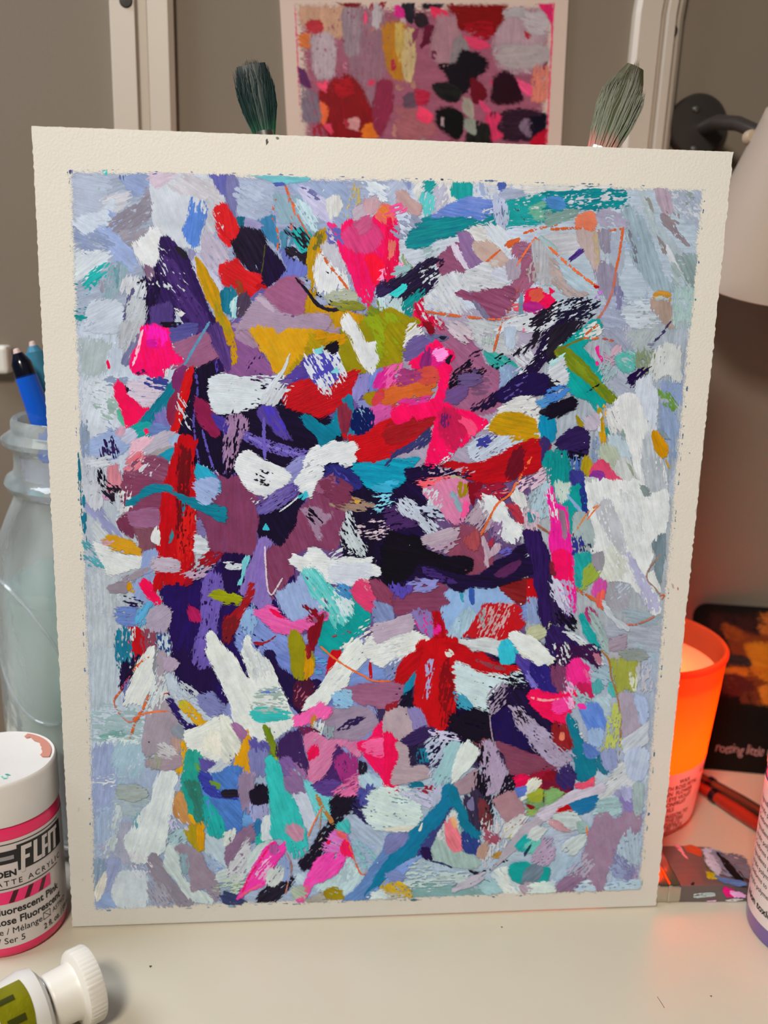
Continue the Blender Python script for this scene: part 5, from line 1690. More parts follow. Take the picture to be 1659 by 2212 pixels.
def seg_dist(X, Y, P, closed):
    """distance to a polyline, arc length at the nearest point, inside flag (closed only)"""
    A = P
    Bp = np.roll(P, -1, 0) if closed else P[1:]
    if not closed:
        A = P[:-1]
    best = np.full(X.shape, 1e9); arc = np.zeros(X.shape)
    inside = np.zeros(X.shape, bool)
    s = 0.0
    for (ax, ay), (bx, by) in zip(A, Bp):
        dx, dy = bx - ax, by - ay
        L2 = dx * dx + dy * dy + 1e-12
        t = np.clip(((X - ax) * dx + (Y - ay) * dy) / L2, 0, 1)
        d = (X - ax - t * dx) ** 2 + (Y - ay - t * dy) ** 2
        L = math.sqrt(L2)
        if not closed:
            arc = np.where(d < best, s + t * L, arc)
            s += L
        best = np.minimum(best, d)
        if closed:
            c = ((ay > Y) != (by > Y))
            xi = ax + (Y - ay) * dx / (dy if abs(dy) > 1e-12 else 1e-12)
            inside ^= c & (X < xi)
    return np.sqrt(best), arc, inside, s


# marching squares: corners 0..3 counter-clockwise (00, 10, 11, 01), edges 4..7 (01, 12, 23, 30)
CASES = {1: [[0, 4, 7]], 2: [[1, 5, 4]], 4: [[2, 6, 5]], 8: [[3, 7, 6]], 3: [[0, 1, 5, 7]], 6: [[1, 2, 6, 4]], 12: [[2, 3, 7, 5]],
         9: [[0, 4, 6, 3]], 5: [[0, 4, 7], [2, 6, 5]], 10: [[1, 5, 4], [3, 7, 6]], 7: [[0, 1, 2, 6, 7]], 14: [[1, 2, 3, 7, 4]],
         13: [[0, 4, 5, 2, 3]], 11: [[0, 1, 5, 6, 3]], 15: [[0, 1, 2, 3]]}

def contour(F, C, x0, y0, h, merge):
    """polygons of the region F > 0 as a list of (n, k, 3) arrays: x, y and the coverage C there (0 on the outline)"""
    pos = F > 0
    code = pos[:-1, :-1] * 1 + pos[:-1, 1:] * 2 + pos[1:, 1:] * 4 + pos[1:, :-1] * 8     # rows = y, cols = x
    solid = (C[:-1, :-1] >= 1) & (C[:-1, 1:] >= 1) & (C[1:, 1:] >= 1) & (C[1:, :-1] >= 1)
    polys = []
    O = ((0, 0), (0, 1), (1, 1), (1, 0))

    def corner(k, I, J):
        di, dj = O[k]
        return np.stack([x0 + (J + dj) * h, y0 + (I + di) * h, C[I + di, J + dj]], 1)

    def vert(k, I, J):
        if k < 4:
            return corner(k, I, J)
        a, b = ((0, 1), (1, 2), (2, 3), (3, 0))[k - 4]
        fa = F[I + O[a][0], J + O[a][1]]; fb = F[I + O[b][0], J + O[b][1]]
        t = (fa / (fa - fb + 1e-12))[:, None]
        q = corner(a, I, J) * (1 - t) + corner(b, I, J) * t
        q[:, 2] = 0
        return q
    if merge:
        # runs of fully covered cells along x become one rectangle
        I, J = np.nonzero((code == 15) & solid)
        if len(I):
            brk = np.ones(len(I), bool)
            brk[1:] = (I[1:] != I[:-1]) | (J[1:] != J[:-1] + 1)
            st = np.nonzero(brk)[0]
            en = np.append(st[1:], len(I)) - 1
            i, ja, jb = I[st], J[st], J[en] + 1
            one = np.ones(len(i))
            polys.append(np.stack([np.stack([x0 + ja * h, y0 + i * h, one], 1), np.stack([x0 + jb * h, y0 + i * h, one], 1),
                                   np.stack([x0 + jb * h, y0 + (i + 1) * h, one], 1), np.stack([x0 + ja * h, y0 + (i + 1) * h, one], 1)], 1))
        code = np.where(solid & (code == 15), 0, code)
    for c, pl in CASES.items():
        I, J = np.nonzero(code == c)
        for poly in (pl if len(I) else ()):
            polys.append(np.stack([vert(k, I, J) for k in poly], 1))
    return polys


class Surface:
    """a painted plane: origin, two axes (metres) and a normal towards the viewer"""

    def __init__(s, o, e1, e2, n, white, clip=None):
        s.o, s.e1, s.e2, s.n = (np.asarray(v, float) for v in (o, e1, e2, n))
        s.white = white
        s.clip = clip            # polygon in mm, painted area
        s.soft = 1.0
        s.hm = np.zeros((700, 700))

    def mm(s, px):
        out = []
        for x, y in px:
            p = on_plane(x, y, s.o, s.n) - s.o
            out.append((p @ s.e1 * 1000, p @ s.e2 * 1000))
        return np.array(out)

    def world(s, q, z):
        return s.o + q[..., 0:1] * 1e-3 * s.e1 + q[..., 1:2] * 1e-3 * s.e2 + np.asarray(z)[..., None] * 1e-3 * s.n

    def tone(s, c, y):
        """reflectance of a colour read off the photograph: divided by the white paper's reading at that height"""
        c = np.asarray(c, float)
        if c.mean() > 130 and c.max() - c.min() < 75:      # pale mixes read a little lighter and bluer than they are
            c = (c.mean() + (c - c.mean()) * 0.78) * 0.945
        return np.clip(lin(c) / s.white(y) * np.array([0.80, 0.79, 0.765]), 0.004, 0.93)


def stroke_geometry(S, st, seed, fine=1.0, noclip=False):
    """-> (verts, polygon loops, uv, tone a, tone b, area) of one stroke on surface S"""
    P = S.mm(st['px'])
    dry = st['d']
    h = (0.26 if (dry >= 2 or st['D']) else 0.34) * fine
    ramp = 3.0 if st['z'] <= 2 else (1.9 if dry == 1 else (1.3 if dry >= 2 else 1.15))
    ramp *= S.soft
    if st['line']:
        C = catmull(P, False, 8)
        wpx = np.linalg.norm(S.mm([st['px'][0] + [st['w'], 0]]) - P[0])
        pad = wpx + 1
    else:
        C = catmull(P, True, 5)
        pad = 1.5
    lo, hi = C.min(0) - pad, C.max(0) + pad
    nx, ny = int((hi[0] - lo[0]) / h) + 2, int((hi[1] - lo[1]) / h) + 2
    X, Y = np.meshgrid(lo[0] + np.arange(nx) * h, lo[1] + np.arange(ny) * h)
    if st['a'] is None:
        q = C - C.mean(0)
        ev, vec = np.linalg.eigh(q.T @ q)
        ang = math.atan2(vec[1, 1], vec[0, 1])
    else:
        ang = -math.radians(st['a'])
    ca, sa = math.cos(ang), math.sin(ang)
    uvang = (ca, sa)
    if st['line']:
        d, arc, _, L = seg_dist(X, Y, C, False)
        w = wpx / 2
        tp = np.clip(np.minimum(arc, L - arc) / (wpx * 1.5 + 0.3), 0, 1) ** 0.5
        if st['e'] >= 2:
            tp = np.sin(np.clip(arc / L, 0.02, 0.98) * PI) ** 0.6
        F = w * (0.6 + 0.4 * tp) - d + 0.12
        ramp = min(0.5, w * 0.8)
        u, v = arc, d * 1.7
        n = value_noise(u / 1.1, v / 0.5 + 3, seed) - 0.5
        F = F + n * min(0.5, w * 0.5)
        if dry > 0:
            g = 0.6 * value_noise(u / 0.55, v / 0.45, seed + 9) + 0.4 * value_noise(u / 1.6 + 5, v / 0.3, seed + 4)
            F = np.minimum(F, (g - 0.2 - dry * 0.055) * ramp * 5)
        merge = False
    else:
        d, _, ins, _ = seg_dist(X, Y, C, True)
        F = np.where(ins, d, -d)
        fm = F.max()
        ramp = min(ramp, max(0.2, fm * 0.6))
        cx, cy = C.mean(0)
        u = (X - cx) * ca + (Y - cy) * sa
        v = -(X - cx) * sa + (Y - cy) * ca
        half = max(1e-3, (((C[:, 0] - cx) * ca + (C[:, 1] - cy) * sa).max()))
        tpos = np.clip(u / half * 0.5 + 0.5, 0, 1)
        if st['e']:
            tpos = 1 - tpos
        nf = value_noise(u / 2.2, v / 0.55, seed) * 0.6 + value_noise(u / 0.9, v / 0.4 + 7, seed + 1) * 0.4 - 0.5
        nl = value_noise(u / 5.0, v / 3.5, seed + 2) - 0.5
        endw = np.clip(np.abs(u) / half, 0, 1.2) ** 3
        amp = 0.6 * st['r'] * (1 + 0.4 * dry) * (0.7 + 1.3 * endw)
        if st['z'] <= 2:
            amp = amp * 2.6
        F = F + (nf * amp + nl * 1.3) * min(1.0, F.max() / 1.5) + ramp * 0.48 + (0.3 if st['z'] >= 2 and fm > 1.3 else 0.0) - (0.12 if fm < 0.6 else 0.0)
        dd = np.full(F.shape, float(dry))
        if st['D']:
            dd = dry + (st['D'] * 1.6 - dry) * np.clip(tpos * 1.8 - 0.8, 0, 1)
        # bristles lift off towards the end of the stroke even when it is well loaded
        if st['z'] >= 2:
            dd = dd + 2.2 * np.clip(tpos * 3 - 2.2, 0, 1) * (rnd.random() < 0.75)
            dd = dd + 1.2 * np.clip(1 - F / 1.6, 0, 1)
        if dd.max() > 0.3:
            g = 0.42 * value_noise(u / 2.4, v / 0.36, seed + 5) + 0.33 * value_noise(u / 0.8, v / 0.5, seed + 6) + 0.25 * value_noise(u / 9, v / 5, seed + 8)
            F = np.minimum(F, np.where(dd > 0.25, (g - 0.14 - dd * 0.060) * ramp * 5.5, 9.0))
        merge = True
    if S.clip is not None and not noclip:
        cdist, _, cin, _ = seg_dist(X, Y, S.clip, True)
        ce = np.where(cin, cdist, -cdist) + (value_noise(X / 0.8, Y / 0.8, 77) - 0.5) * 0.35
        F = np.minimum(F, ce)
    F[0, :] = F[-1, :] = -1e-3
    F[:, 0] = F[:, -1] = -1e-3
    pos = F > 0
    if not pos.any():
        return None
    area = pos.sum() * h * h
    # layer height: one step above whatever lies below
    gi, gj = np.nonzero(pos)
    ci = np.clip(((lo[1] + gi * h) + 20).astype(int), 0, 699)
    cj = np.clip(((lo[0] + gj * h) + 200).astype(int), 0, 699)
    z = S.hm[ci, cj].max() + 0.0025 + 0.003 * st['t']
    S.hm[ci, cj] = z
    polys = contour(F, np.clip(F / ramp, 0, 1), lo[0], lo[1], h, merge)
    V, LP, UV, CV = [], [], [], []
    nv = 0

    def uvof(q):
        if st['line']:
            _, arc2, _, _ = seg_dist(q[:, 0], q[:, 1], C, False)
            return np.stack([arc2 + seed * 3.1, (q[:, 0] * 0.7 + q[:, 1] * 0.7)], 1)
        return np.stack([q[:, 0] * ca + q[:, 1] * sa + seed * 3.1, -q[:, 0] * sa + q[:, 1] * ca], 1)
    for q in polys:
        k = q.shape[1]
        flat = q.reshape(-1, 3)
        V.append(S.world(flat[:, :2], np.full(len(flat), z)))
        UV.append(uvof(flat))
        CV.append(flat[:, 2])
        LP.append((np.arange(len(flat)).reshape(-1, k) + nv))
        nv += len(flat)
    yc = C[:, 1].mean()
    c1 = S.tone(st['c1'], yc)
    if st['c2'] is not None:
        c2 = S.tone(st['c2'], yc)
    else:
        mn = min(st['c1'])
        if mn > 195:
            c2 = c1 * 0.72
        else:
            f_ = rnd.choice((-0.34, -0.26, -0.16, 0.20, 0.34))
            c2 = np.clip(c1 * (1 + f_) + (0.012 if f_ > 0 else 0.0), 0.004, 0.93)
    return np.concatenate(V), LP, np.concatenate(UV), c1, c2, area, np.concatenate(CV), float(st['t'])


def stroke_mesh(name, items):
    """one mesh from stroke geometries (tones kept per corner)"""
    V = np.concatenate([g[0] for g in items])
    tot, start, idx, ca, cb, uv = [], [], [], [], [], []
    off = 0
    nl = 0
    for g in items:
        for f in g[1]:
            n, k = f.shape
            idx.append((f + off).ravel())
            tot.append(np.full(n, k)); start.append(nl + np.arange(n) * k)
            nl += n * k
            uv.append(g[2][f.ravel()])
            ca.append(np.tile(np.append(g[3], 1.0), (n * k, 1)))
            cb.append(np.tile(np.append(g[4], 1.0), (n * k, 1)))
        off += len(g[0])
    idx = np.concatenate(idx)
    me = bpy.data.meshes.new(name)
    me.vertices.add(len(V)); me.vertices.foreach_set('co', V.astype(np.float32).ravel())
    me.loops.add(len(idx)); me.loops.foreach_set('vertex_index', idx.astype(np.int32))
    st = np.concatenate(start)
    me.polygons.add(len(st)); me.polygons.foreach_set('loop_start', st.astype(np.int32))
    me.polygons.foreach_set('loop_total', np.concatenate(tot).astype(np.int32))
    l = me.uv_layers.new(name='UVMap')
    l.data.foreach_set('uv', np.concatenate(uv).astype(np.float32).ravel())
    for nm, arr in (('tone_a', ca), ('tone_b', cb)):
        at = me.attributes.new(nm, 'FLOAT_COLOR', 'CORNER')
        at.data.foreach_set('color', np.concatenate(arr).astype(np.float32).ravel())
    for nm, arr in (('cover', np.concatenate([g[6] for g in items])), ('body', np.concatenate([np.full(len(g[0]), g[7]) for g in items]))):
        at = me.attributes.new(nm, 'FLOAT', 'POINT')
        at.data.foreach_set('value', arr.astype(np.float32))
    me.update(calc_edges=True)
    return me


def paint(S, text, parent, m, nmax, pname, rest_name, seed0=1, extra=None):
    sts = parse_strokes(text) if isinstance(text, str) else text
    sts.sort(key=lambda s: s['z'])
    geo = []
    for i, st in enumerate(sts):
        g = stroke_geometry(S, st, seed0 + i * 3 + 11, noclip=st.get('noclip', False))
        if g is not None:
            geo.append((g, st))
    order = sorted(range(len(geo)), key=lambda k: -geo[k][0][5])
    big = set(order[:nmax])
    small = [geo[k][0] for k in range(len(geo)) if k not in big]
    for k, (g, st) in enumerate(geo):
        if k in big:
            nm = 'crayon_line' if (st['line'] and st['w'] < 9) else pname
            link(nm, stroke_mesh(nm, [g]), m, parent)
    if small:
        o = link(rest_name, stroke_mesh(rest_name, small), m, parent)
        o['kind'] = 'stuff'
    return geo

# ------------------------------------------------------------------ structure
WALL_Y = 0.132
M_wall = mat('wall_paint', (126, 114, 101), rough=0.8, noise=(9, 0.06), bump=0.15, bscale=900)
link('wall_back', box('wall_back', (-1.3, WALL_Y, -0.74), (1.3, WALL_Y + 0.08, 1.7)), M_wall)['kind'] = 'structure'
link('floor', box('floor', (-1.6, -1.8, -0.78), (1.6, WALL_Y, -0.74)), mat('floor_wood', (120, 92, 66), rough=0.5, noise=(6, 0.3, (1, 14, 1))))['kind'] = 'structure'

# desk: white laminate top on four legs
desk = thing('desk', (0, -0.16, -0.74), 'white laminate desk top carrying the painting and paint jars', 'desk')
M_desk = mat('desk_laminate', (203, 196, 178), rough=0.32, spec=0.45, noise=(30, 0.03), bump=0.04, bscale=1500)
link('desk_top', box('desk_top', (-0.60, -0.50, -0.025), (0.60, WALL_Y - 0.001, 0.0), bevel=0.002), M_desk, desk)
for sx in (-0.55, 0.55):
    for sy in (-0.45, 0.09):
        link('leg', box('leg', (sx - 0.02, sy - 0.02, -0.74), (sx + 0.02, sy + 0.02, -0.025), bevel=0.002), M_desk, desk)

# white slotted rails running up the wall
M_rail = mat('rail_white', (192, 180, 168), rough=0.45, noise=(40, 0.03))


def sweep(name, prof, path):
    """profile (x across, y out of the wall) swept along a path in the wall plane [(x, z)...]"""
    V, F = [], []
    n = len(prof)
    for i, (px, pz) in enumerate(path):
        a = path[max(i - 1, 0)]; b = path[min(i + 1, len(path) - 1)]
        dx, dz = b[0] - a[0], b[1] - a[1]
        L = math.hypot(dx, dz); dx /= L; dz /= L
        for (u, w) in prof:
            V.append((px + u * dz, WALL_Y - w, pz - u * dx))
    for i in range(len(path) - 1):
        for k in range(n):
            k2 = (k + 1) % n
            F.append((i * n + k, i * n + k2, (i + 1) * n + k2, (i + 1) * n + k))
    F.append(tuple(range(n))); F.append(tuple((len(path) - 1) * n + k for k in range(n - 1, -1, -1)))
    me = pymesh(name, V, F)
    bm = bmesh.new(); bm.from_mesh(me); bmesh.ops.recalc_face_normals(bm, faces=bm.faces); bm.to_mesh(me); bm.free()
    return me


def rail(name, x0, x1, path_fn, prof_w):
    prof = [(u * (x1 - x0), w) for u, w in prof_w]
    o = link(name, sweep(name, prof, path_fn), M_rail)
    o['kind'] = 'structure'
    return o


prof_l = [(-.5, 0), (-.5, .005), (-.47, .0065), (-.1, .0065), (-.08, .0025), (.06, .0025), (.1, .006), (.42, .006), (.5, .004), (.5, 0)]
r1 = rail('trim_1', -0.1022, -0.0778, [(-0.0900, 0.012), (-0.0900, 0.20), (-0.0898, 0.45)], prof_l)
prof_r = [(-.5, 0), (-.5, .004), (-.42, .006), (.0, .006), (.03, .003), (.1, .003), (.13, .0075), (.28, .0075), (.31, .004), (.36, .004), (.4, .006), (.5, .004), (.5, 0)]
arc = [(0.1178, 0.012), (0.1180, 0.22), (0.1196, 0.325)]
for k in range(1, 9):
    a = k / 8 * PI / 2
    arc.append((0.1196 + 0.09 * (1 - math.cos(a)), 0.325 + 0.09 * math.sin(a)))
arc.append((0.5, 0.415))
r2 = rail('trim_2', 0.1085, 0.1290, arc, prof_r)
M_hole = mat('rail_hole', (40, 30, 26), rough=0.6)
for o, (px, py), w in ((r1, (272, 2), .0065), (r2, (1451, 66), .005)):
    p = on_depth(px, py, WALL_Y - w)
    link('screw', lathe('screw', [(0, .0009), (.0022, .0007), (.0026, 0), (.0026, -.001)], frame((p[0], WALL_Y - w, p[2]), (0, -1, 0)), 20), M_hole, o)

# small white plate at the left
p0 = on_depth(-60, 746, WALL_Y - .008); p1 = on_depth(18, 808, WALL_Y - .008)
wp = thing('wall_plate', ((p0[0] + p1[0]) / 2, WALL_Y, p1[2]), 'white wall plate at the left edge above the glass jar', 'plate')
link('plate', box('plate', (p0[0], WALL_Y - .008, p1[2]), (p1[0], WALL_Y, p0[2]), bevel=0.0015), mat('plate_white', (225, 222, 215), rough=0.4), wp)
link('screw', lathe('screw', [(0, .0006), (.0016, .0004), (.002, 0), (.002, -.001)], frame((p0[0] + .006, WALL_Y - .008, (p0[2] + p1[2]) / 2), (0, -1, 0)), 16), mat('screw_metal', (150, 148, 142), rough=.35, metal=1), wp)

# ------------------------------------------------------------------ the main painting
LEAN = math.radians(2.0)
E1 = np.array([1.0, 0, 0]); E2 = np.array([0, math.sin(LEAN), math.cos(LEAN)]); EN = np.array([0, -math.cos(LEAN), math.sin(LEAN)])
W_TOP, W_MID, W_BOT = lin((229, 219, 200)), lin((222, 208, 188)), lin((204, 189, 171))


def white_card(y):
    t = np.clip(y / 254.0, 0, 1)
    return W_BOT + (W_MID - W_BOT) * (t / 0.5) if t < 0.5 else W_MID + (W_TOP - W_MID) * ((t - 0.5) / 0.5)


O3 = np.array([0, 0.0, 0.0006])
SC = Surface(O3, E1, E2, EN, white_card)
outer = SC.mm([(68, 272), (1584, 328), (1417, 1957), (157, 2007)])
outer[2, 1] = max(outer[2, 1], 0.0); outer[3, 1] = max(outer[3, 1], 0.0)
inner = SC.mm([(146, 363), (1524, 405), (1386, 1922), (201, 1968)])
SC.clip = inner
painting = thing('painting', (0, 0, 0.0006), 'abstract acrylic painting with torn white paper border standing on the desk', 'painting')
# paper with deckled edges and real thickness
bm = bmesh.new()
ring = []
for i in range(4):
    a, b = outer[i], outer[(i + 1) % 4]
    n = 260
    d = (b - a) / np.linalg.norm(b - a)
    for k in range(n):
        t = k / n
        rough = (0.05, 0.22, 0.04, 0.14)[i]
        q = a + (b - a) * t + np.array([-d[1], d[0]]) * ((rnd.random() - 0.5) * 2 * rough * (1.0 if rnd.random() > 0.12 else 1.9))
        ring.append((q[0], max(q[1], 0.0)))
front = [bm.verts.new(SC.world(np.array(q), 0.0).tolist()) for q in ring]
back = [bm.verts.new(SC.world(np.array(q), -0.55).tolist()) for q in ring]
bm.faces.new(front); bm.faces.new(back[::-1])
for k in range(len(ring)):
    k2 = (k + 1) % len(ring)
    bm.faces.new((front[k], back[k], back[k2], front[k2]))
bmesh.ops.triangulate(bm, faces=[f for f in bm.faces if len(f.verts) > 4])
M_paper = mat('watercolour_paper', (*(0.80, 0.79, 0.765),), rough=0.85, spec=0.2, noise=(120, 0.025), bump=0.25, bscale=1400, linear=True)
N, L, B = nodes_of(M_paper)
tr = N.new('ShaderNodeBsdfTranslucent'); tr.inputs['Color'].default_value = (.9, .85, .8, 1)
mixs = N.new('ShaderNodeMixShader'); mixs.inputs['Fac'].default_value = .14
L.new(B.outputs[0], mixs.inputs[1]); L.new(tr.outputs[0], mixs.inputs[2])
L.new(mixs.outputs[0], N['Material Output'].inputs['Surface'])
link('paper', bm_mesh('paper', bm), M_paper, painting)
M_paint = paint_material('acrylic_paint')
# painted ground: pale scumbled layer over the whole masked rectangle
st0 = dict(line=False, a=35, d=0, D=None, e=0, r=0.3, t=0, z=-2, w=1, c1=(166, 176, 196), c2=(184, 190, 202),
           px=np.array([(140, 356), (830, 376), (1532, 398), (1460, 1160), (1392, 1930), (800, 1950), (194, 1976), (170, 1160)], float))
g0 = stroke_geometry(SC, st0, 3)
link('painted_ground', stroke_mesh('painted_ground', [g0]), M_paint, painting)
sts = parse_strokes(PAINT)
# thin dry scumbles over the pale border of the picture
edge_cols = [(184, 194, 208), (150, 165, 205), (192, 198, 206), (168, 190, 196), (176, 170, 190), (140, 172, 178), (190, 186, 196)]
for k in range(90):
    s = rnd.random()
    side = rnd.randrange(4)
    t = rnd.random()
    dep = rnd.random() ** 1.3 * 0.2 + 0.015
    uu, vv = ((dep, t), (1 - dep, t), (t, dep * 0.6), (t, 1 - dep * 0.6))[side]
    tl, tr, br, bl = (np.array(q, float) for q in ((146, 363), (1524, 405), (1386, 1922), (201, 1968)))
    c = (tl * (1 - uu) + tr * uu) * (1 - vv) + (bl * (1 - uu) + br * uu) * vv
    an = rnd.uniform(-70, 110); L = rnd.uniform(14, 46); w = rnd.uniform(6, 16)
    dx, dy = math.cos(math.radians(an)), math.sin(math.radians(an))
    pts = [c + np.array([dx * L * a_ - dy * w * b_, dy * L * a_ + dx * w * b_]) for a_, b_ in ((-1, -.4), (-.5, -1), (.5, -.9), (1, -.2), (.7, .8), (-.3, 1), (-.9, .5))]
    sts.append(dict(line=False, a=an, d=rnd.choice((5, 6, 7)), D=None, e=0, r=1.6, t=0, z=1.5 if rnd.random() < .5 else 4.5, w=1, c1=edge_cols[rnd.randrange(7)], c2=None, px=np.array(pts)))
# tiny spatters of paint
for k in range(100):
    c = np.array([rnd.uniform(190, 1440), rnd.uniform(390, 1930)])
    r_ = rnd.uniform(1.6, 3.0)
    pts = [c + np.array([math.cos(a_) * r_ * rnd.uniform(.5, 1.3), math.sin(a_) * r_ * rnd.uniform(.5, 1.3)]) for a_ in np.arange(6) / 6 * 2 * PI]
    sts.append(dict(line=False, a=0, d=0, D=None, e=0, r=.2, t=0, z=8, w=1, c1=rnd.choice([(226, 226, 228), (226, 226, 228), (30, 22, 60), (120, 190, 200)]), c2=None, px=np.array(pts)))
# paint that crept under the masking tape: ragged blue-green fringe round the picture
edges = [((146, 363), (1524, 405), [(90, 100, 150), (70, 110, 140), (110, 120, 165), (60, 70, 110)], 60), ((1524, 405), (1386, 1922), [(60, 110, 125), (80, 120, 130), (70, 90, 130)], 90),
         ((201, 1968), (1386, 1922), [(90, 120, 135), (110, 130, 150), (60, 100, 110)], 50), ((146, 363), (201, 1968), [(30, 120, 130), (80, 100, 130), (100, 120, 150)], 70)]
for (ax, ay), (bx, by), cs, n in edges:
    for k in range(n):
        t = rnd.random() if rnd.random() < .6 else min(1, max(0, rnd.gauss(.5, .18)))
        c = np.array([ax + (bx - ax) * t, ay + (by - ay) * t])
        L = rnd.uniform(2, 10); w = rnd.uniform(0.7, 2.0)
        d = np.array([bx - ax, by - ay], float); d /= np.linalg.norm(d); nn = np.array([-d[1], d[0]])
        pts = [c + d * L * a_ + nn * w * b_ * rnd.uniform(.6, 1.6) for a_, b_ in ((-1, 0), (-.5, -1), (.1, -1), (.6, -1), (1, 0), (.5, 1), (-.4, 1))]
        sts.append(dict(line=False, a=0, d=1, D=None, e=0, r=.5, t=0, z=9, w=1, c1=cs[rnd.randrange(len(cs))], c2=None, px=np.array(pts), noclip=True))
paint(SC, sts, painting, M_paint, 290, 'brush_stroke', 'small_brush_strokes')
# loose paint marks on the white border
sts = parse_strokes(MARKS)
for s_ in sts:
    s_['noclip'] = True
paint(SC, sts, painting, M_paint, 0, 'brush_stroke', 'border_specks', seed0=900)

# ------------------------------------------------------------------ floral print on the wall
PZ = WALL_Y - 0.0016
SP = Surface(np.array([0.02, PZ, 0.20]), (1, 0, 0), (0, 0, 1), (0, -1, 0), lambda y: lin((246, 226, 218)))
q = [on_depth(602.5, -28, PZ), on_depth(1229.5, -25, PZ), on_depth(1190, 740, PZ), on_depth(645, 740, PZ)]
pr = thing('floral_print', (float(q[2][0] + q[3][0]) / 2, PZ, float(min(q[2][2], q[3][2]))), 'small floral painting in reds and pinks with white border hung on the wall', 'painting')
bm = bmesh.new()
fv = [bm.verts.new(v.tolist()) for v in q]
bv = [bm.verts.new((v + np.array([0, 0.0012, 0])).tolist()) for v in q]
bm.faces.new(fv); bm.faces.new(bv[::-1])
for k in range(4):
    bm.faces.new((fv[k], bv[k], bv[(k + 1) % 4], fv[(k + 1) % 4]))
link('paper', bm_mesh('paper', bm), mat('print_paper', (206, 184, 174), rough=.7, noise=(100, .03)), pr)
SP.soft = 2.2
SP.clip = SP.mm([(634, 2), (1199, 4), (1165, 690), (668, 690)])
pst = parse_strokes(PRINT)
pcs = [(176, 84, 108), (196, 110, 130), (150, 60, 90), (205, 150, 160), (226, 60, 100), (120, 40, 70), (190, 120, 110), (168, 30, 50)]
for k in range(60):
    c = np.array([rnd.uniform(650, 1185), rnd.uniform(6, 330)]); L_ = rnd.uniform(6, 17); w_ = rnd.uniform(4, 9)
    pst.append(dict(line=False, a=rnd.choice((90, 90, 40, -30)), d=rnd.choice((1, 2, 3)), D=None, e=0, r=1.5, t=0, z=rnd.choice((2, 4, 6)), w=1, c1=pcs[rnd.randrange(8)], c2=None,
                    px=np.array([c + np.array([w_ * math.cos(a_), L_ * math.sin(a_)]) * rnd.uniform(.6, 1.3) for a_ in np.arange(7) / 7 * 2 * PI])))
paint(SP, pst, pr, M_paint, 60, 'brush_stroke', 'small_brush_strokes', seed0=400)

# ------------------------------------------------------------------ pot with two brushes behind the painting
M_steel = mat('brushed_steel', (190, 190, 188), rough=0.3, metal=1.0, noise=(200, 0.1, (1, 1, 30)))
pot = thing('brush_pot', (-0.002, 0.043, 0.0), 'grey stoneware pot hidden behind the painting holding two brushes', 'pot')
link('pot_body', lathe('pot_body', [(0, 0), (.030, 0), (.0335, .002), (.0335, .140), (.0325, .142), (.031, .140), (.031, .006), (0, .006)],
                       Matrix.Translation((-.002, .043, 0)), 56), mat('stoneware', (120, 122, 124), rough=.6, noise=(60, .15)), pot, True)


def bristles(base, tip, wb, wm, wt, thick, n, seed, name, m, parent, point=0.0):
    """a flat head of bristles: a solid core and n fine hairs as one part"""
    base, tip = Vector(base), Vector(tip)
    ax = (tip - base); L = ax.length; ax.normalize()
    side = ax.cross(Vector((0, 1, 0))).normalized()
    dep = side.cross(ax).normalized()
    r = random.Random(seed)
    V, F = [], []

    def half(t):
        return wb + (wm - wb) * math.sin(min(1, t / .6) * PI / 2) if t < .6 else wm + (wt - wm) * ((t - .6) / .4) ** 1.6
    for k in range(n):
        s = r.uniform(-1, 1); dq = r.uniform(-1, 1) * math.sqrt(1 - s * s * .8)
        end = r.uniform(.86, 1.0) - abs(s) * .12 * (1 + point) - (r.random() < .06) * .15
        rad = .00016
        prev = None
        for j in range(7):
            t = end * j / 6
            c = base + ax * (L * t) + side * (half(t) * s + r.uniform(-1, 1) * .00012 * j) + dep * (thick * dq * (1 - .5 * t))
            rr = rad * (1 if j < 5 else (.7 if j == 5 else .15))
            i0 = len(V)
            V += [c + side * rr, c - side * rr * .5 + dep * rr * .87, c - side * rr * .5 - dep * rr * .87]
            if prev is not None:
                for q_ in range(3):
                    F.append((prev + q_, prev + (q_ + 1) % 3, i0 + (q_ + 1) % 3, i0 + q_))
            prev = i0
    # solid core under the hairs
    rows = []
    for j in range(9):
        t = .9 * j / 8
        row = []
        for k in range(14):
            a = 2 * PI * k / 14
            c = base + ax * (L * t) + side * (half(t) * .86 * math.cos(a)) + dep * (thick * .8 * (1 - .55 * t) * math.sin(a))
            row.append(len(V)); V.append(c)
        rows.append(row)
    for a_, b_ in zip(rows, rows[1:]):
        for k in range(14):
            F.append((a_[k], a_[(k + 1) % 14], b_[(k + 1) % 14], b_[k]))
    F.append(tuple(rows[-1]))
    return link(name, pymesh(name, V, F), m, parent)


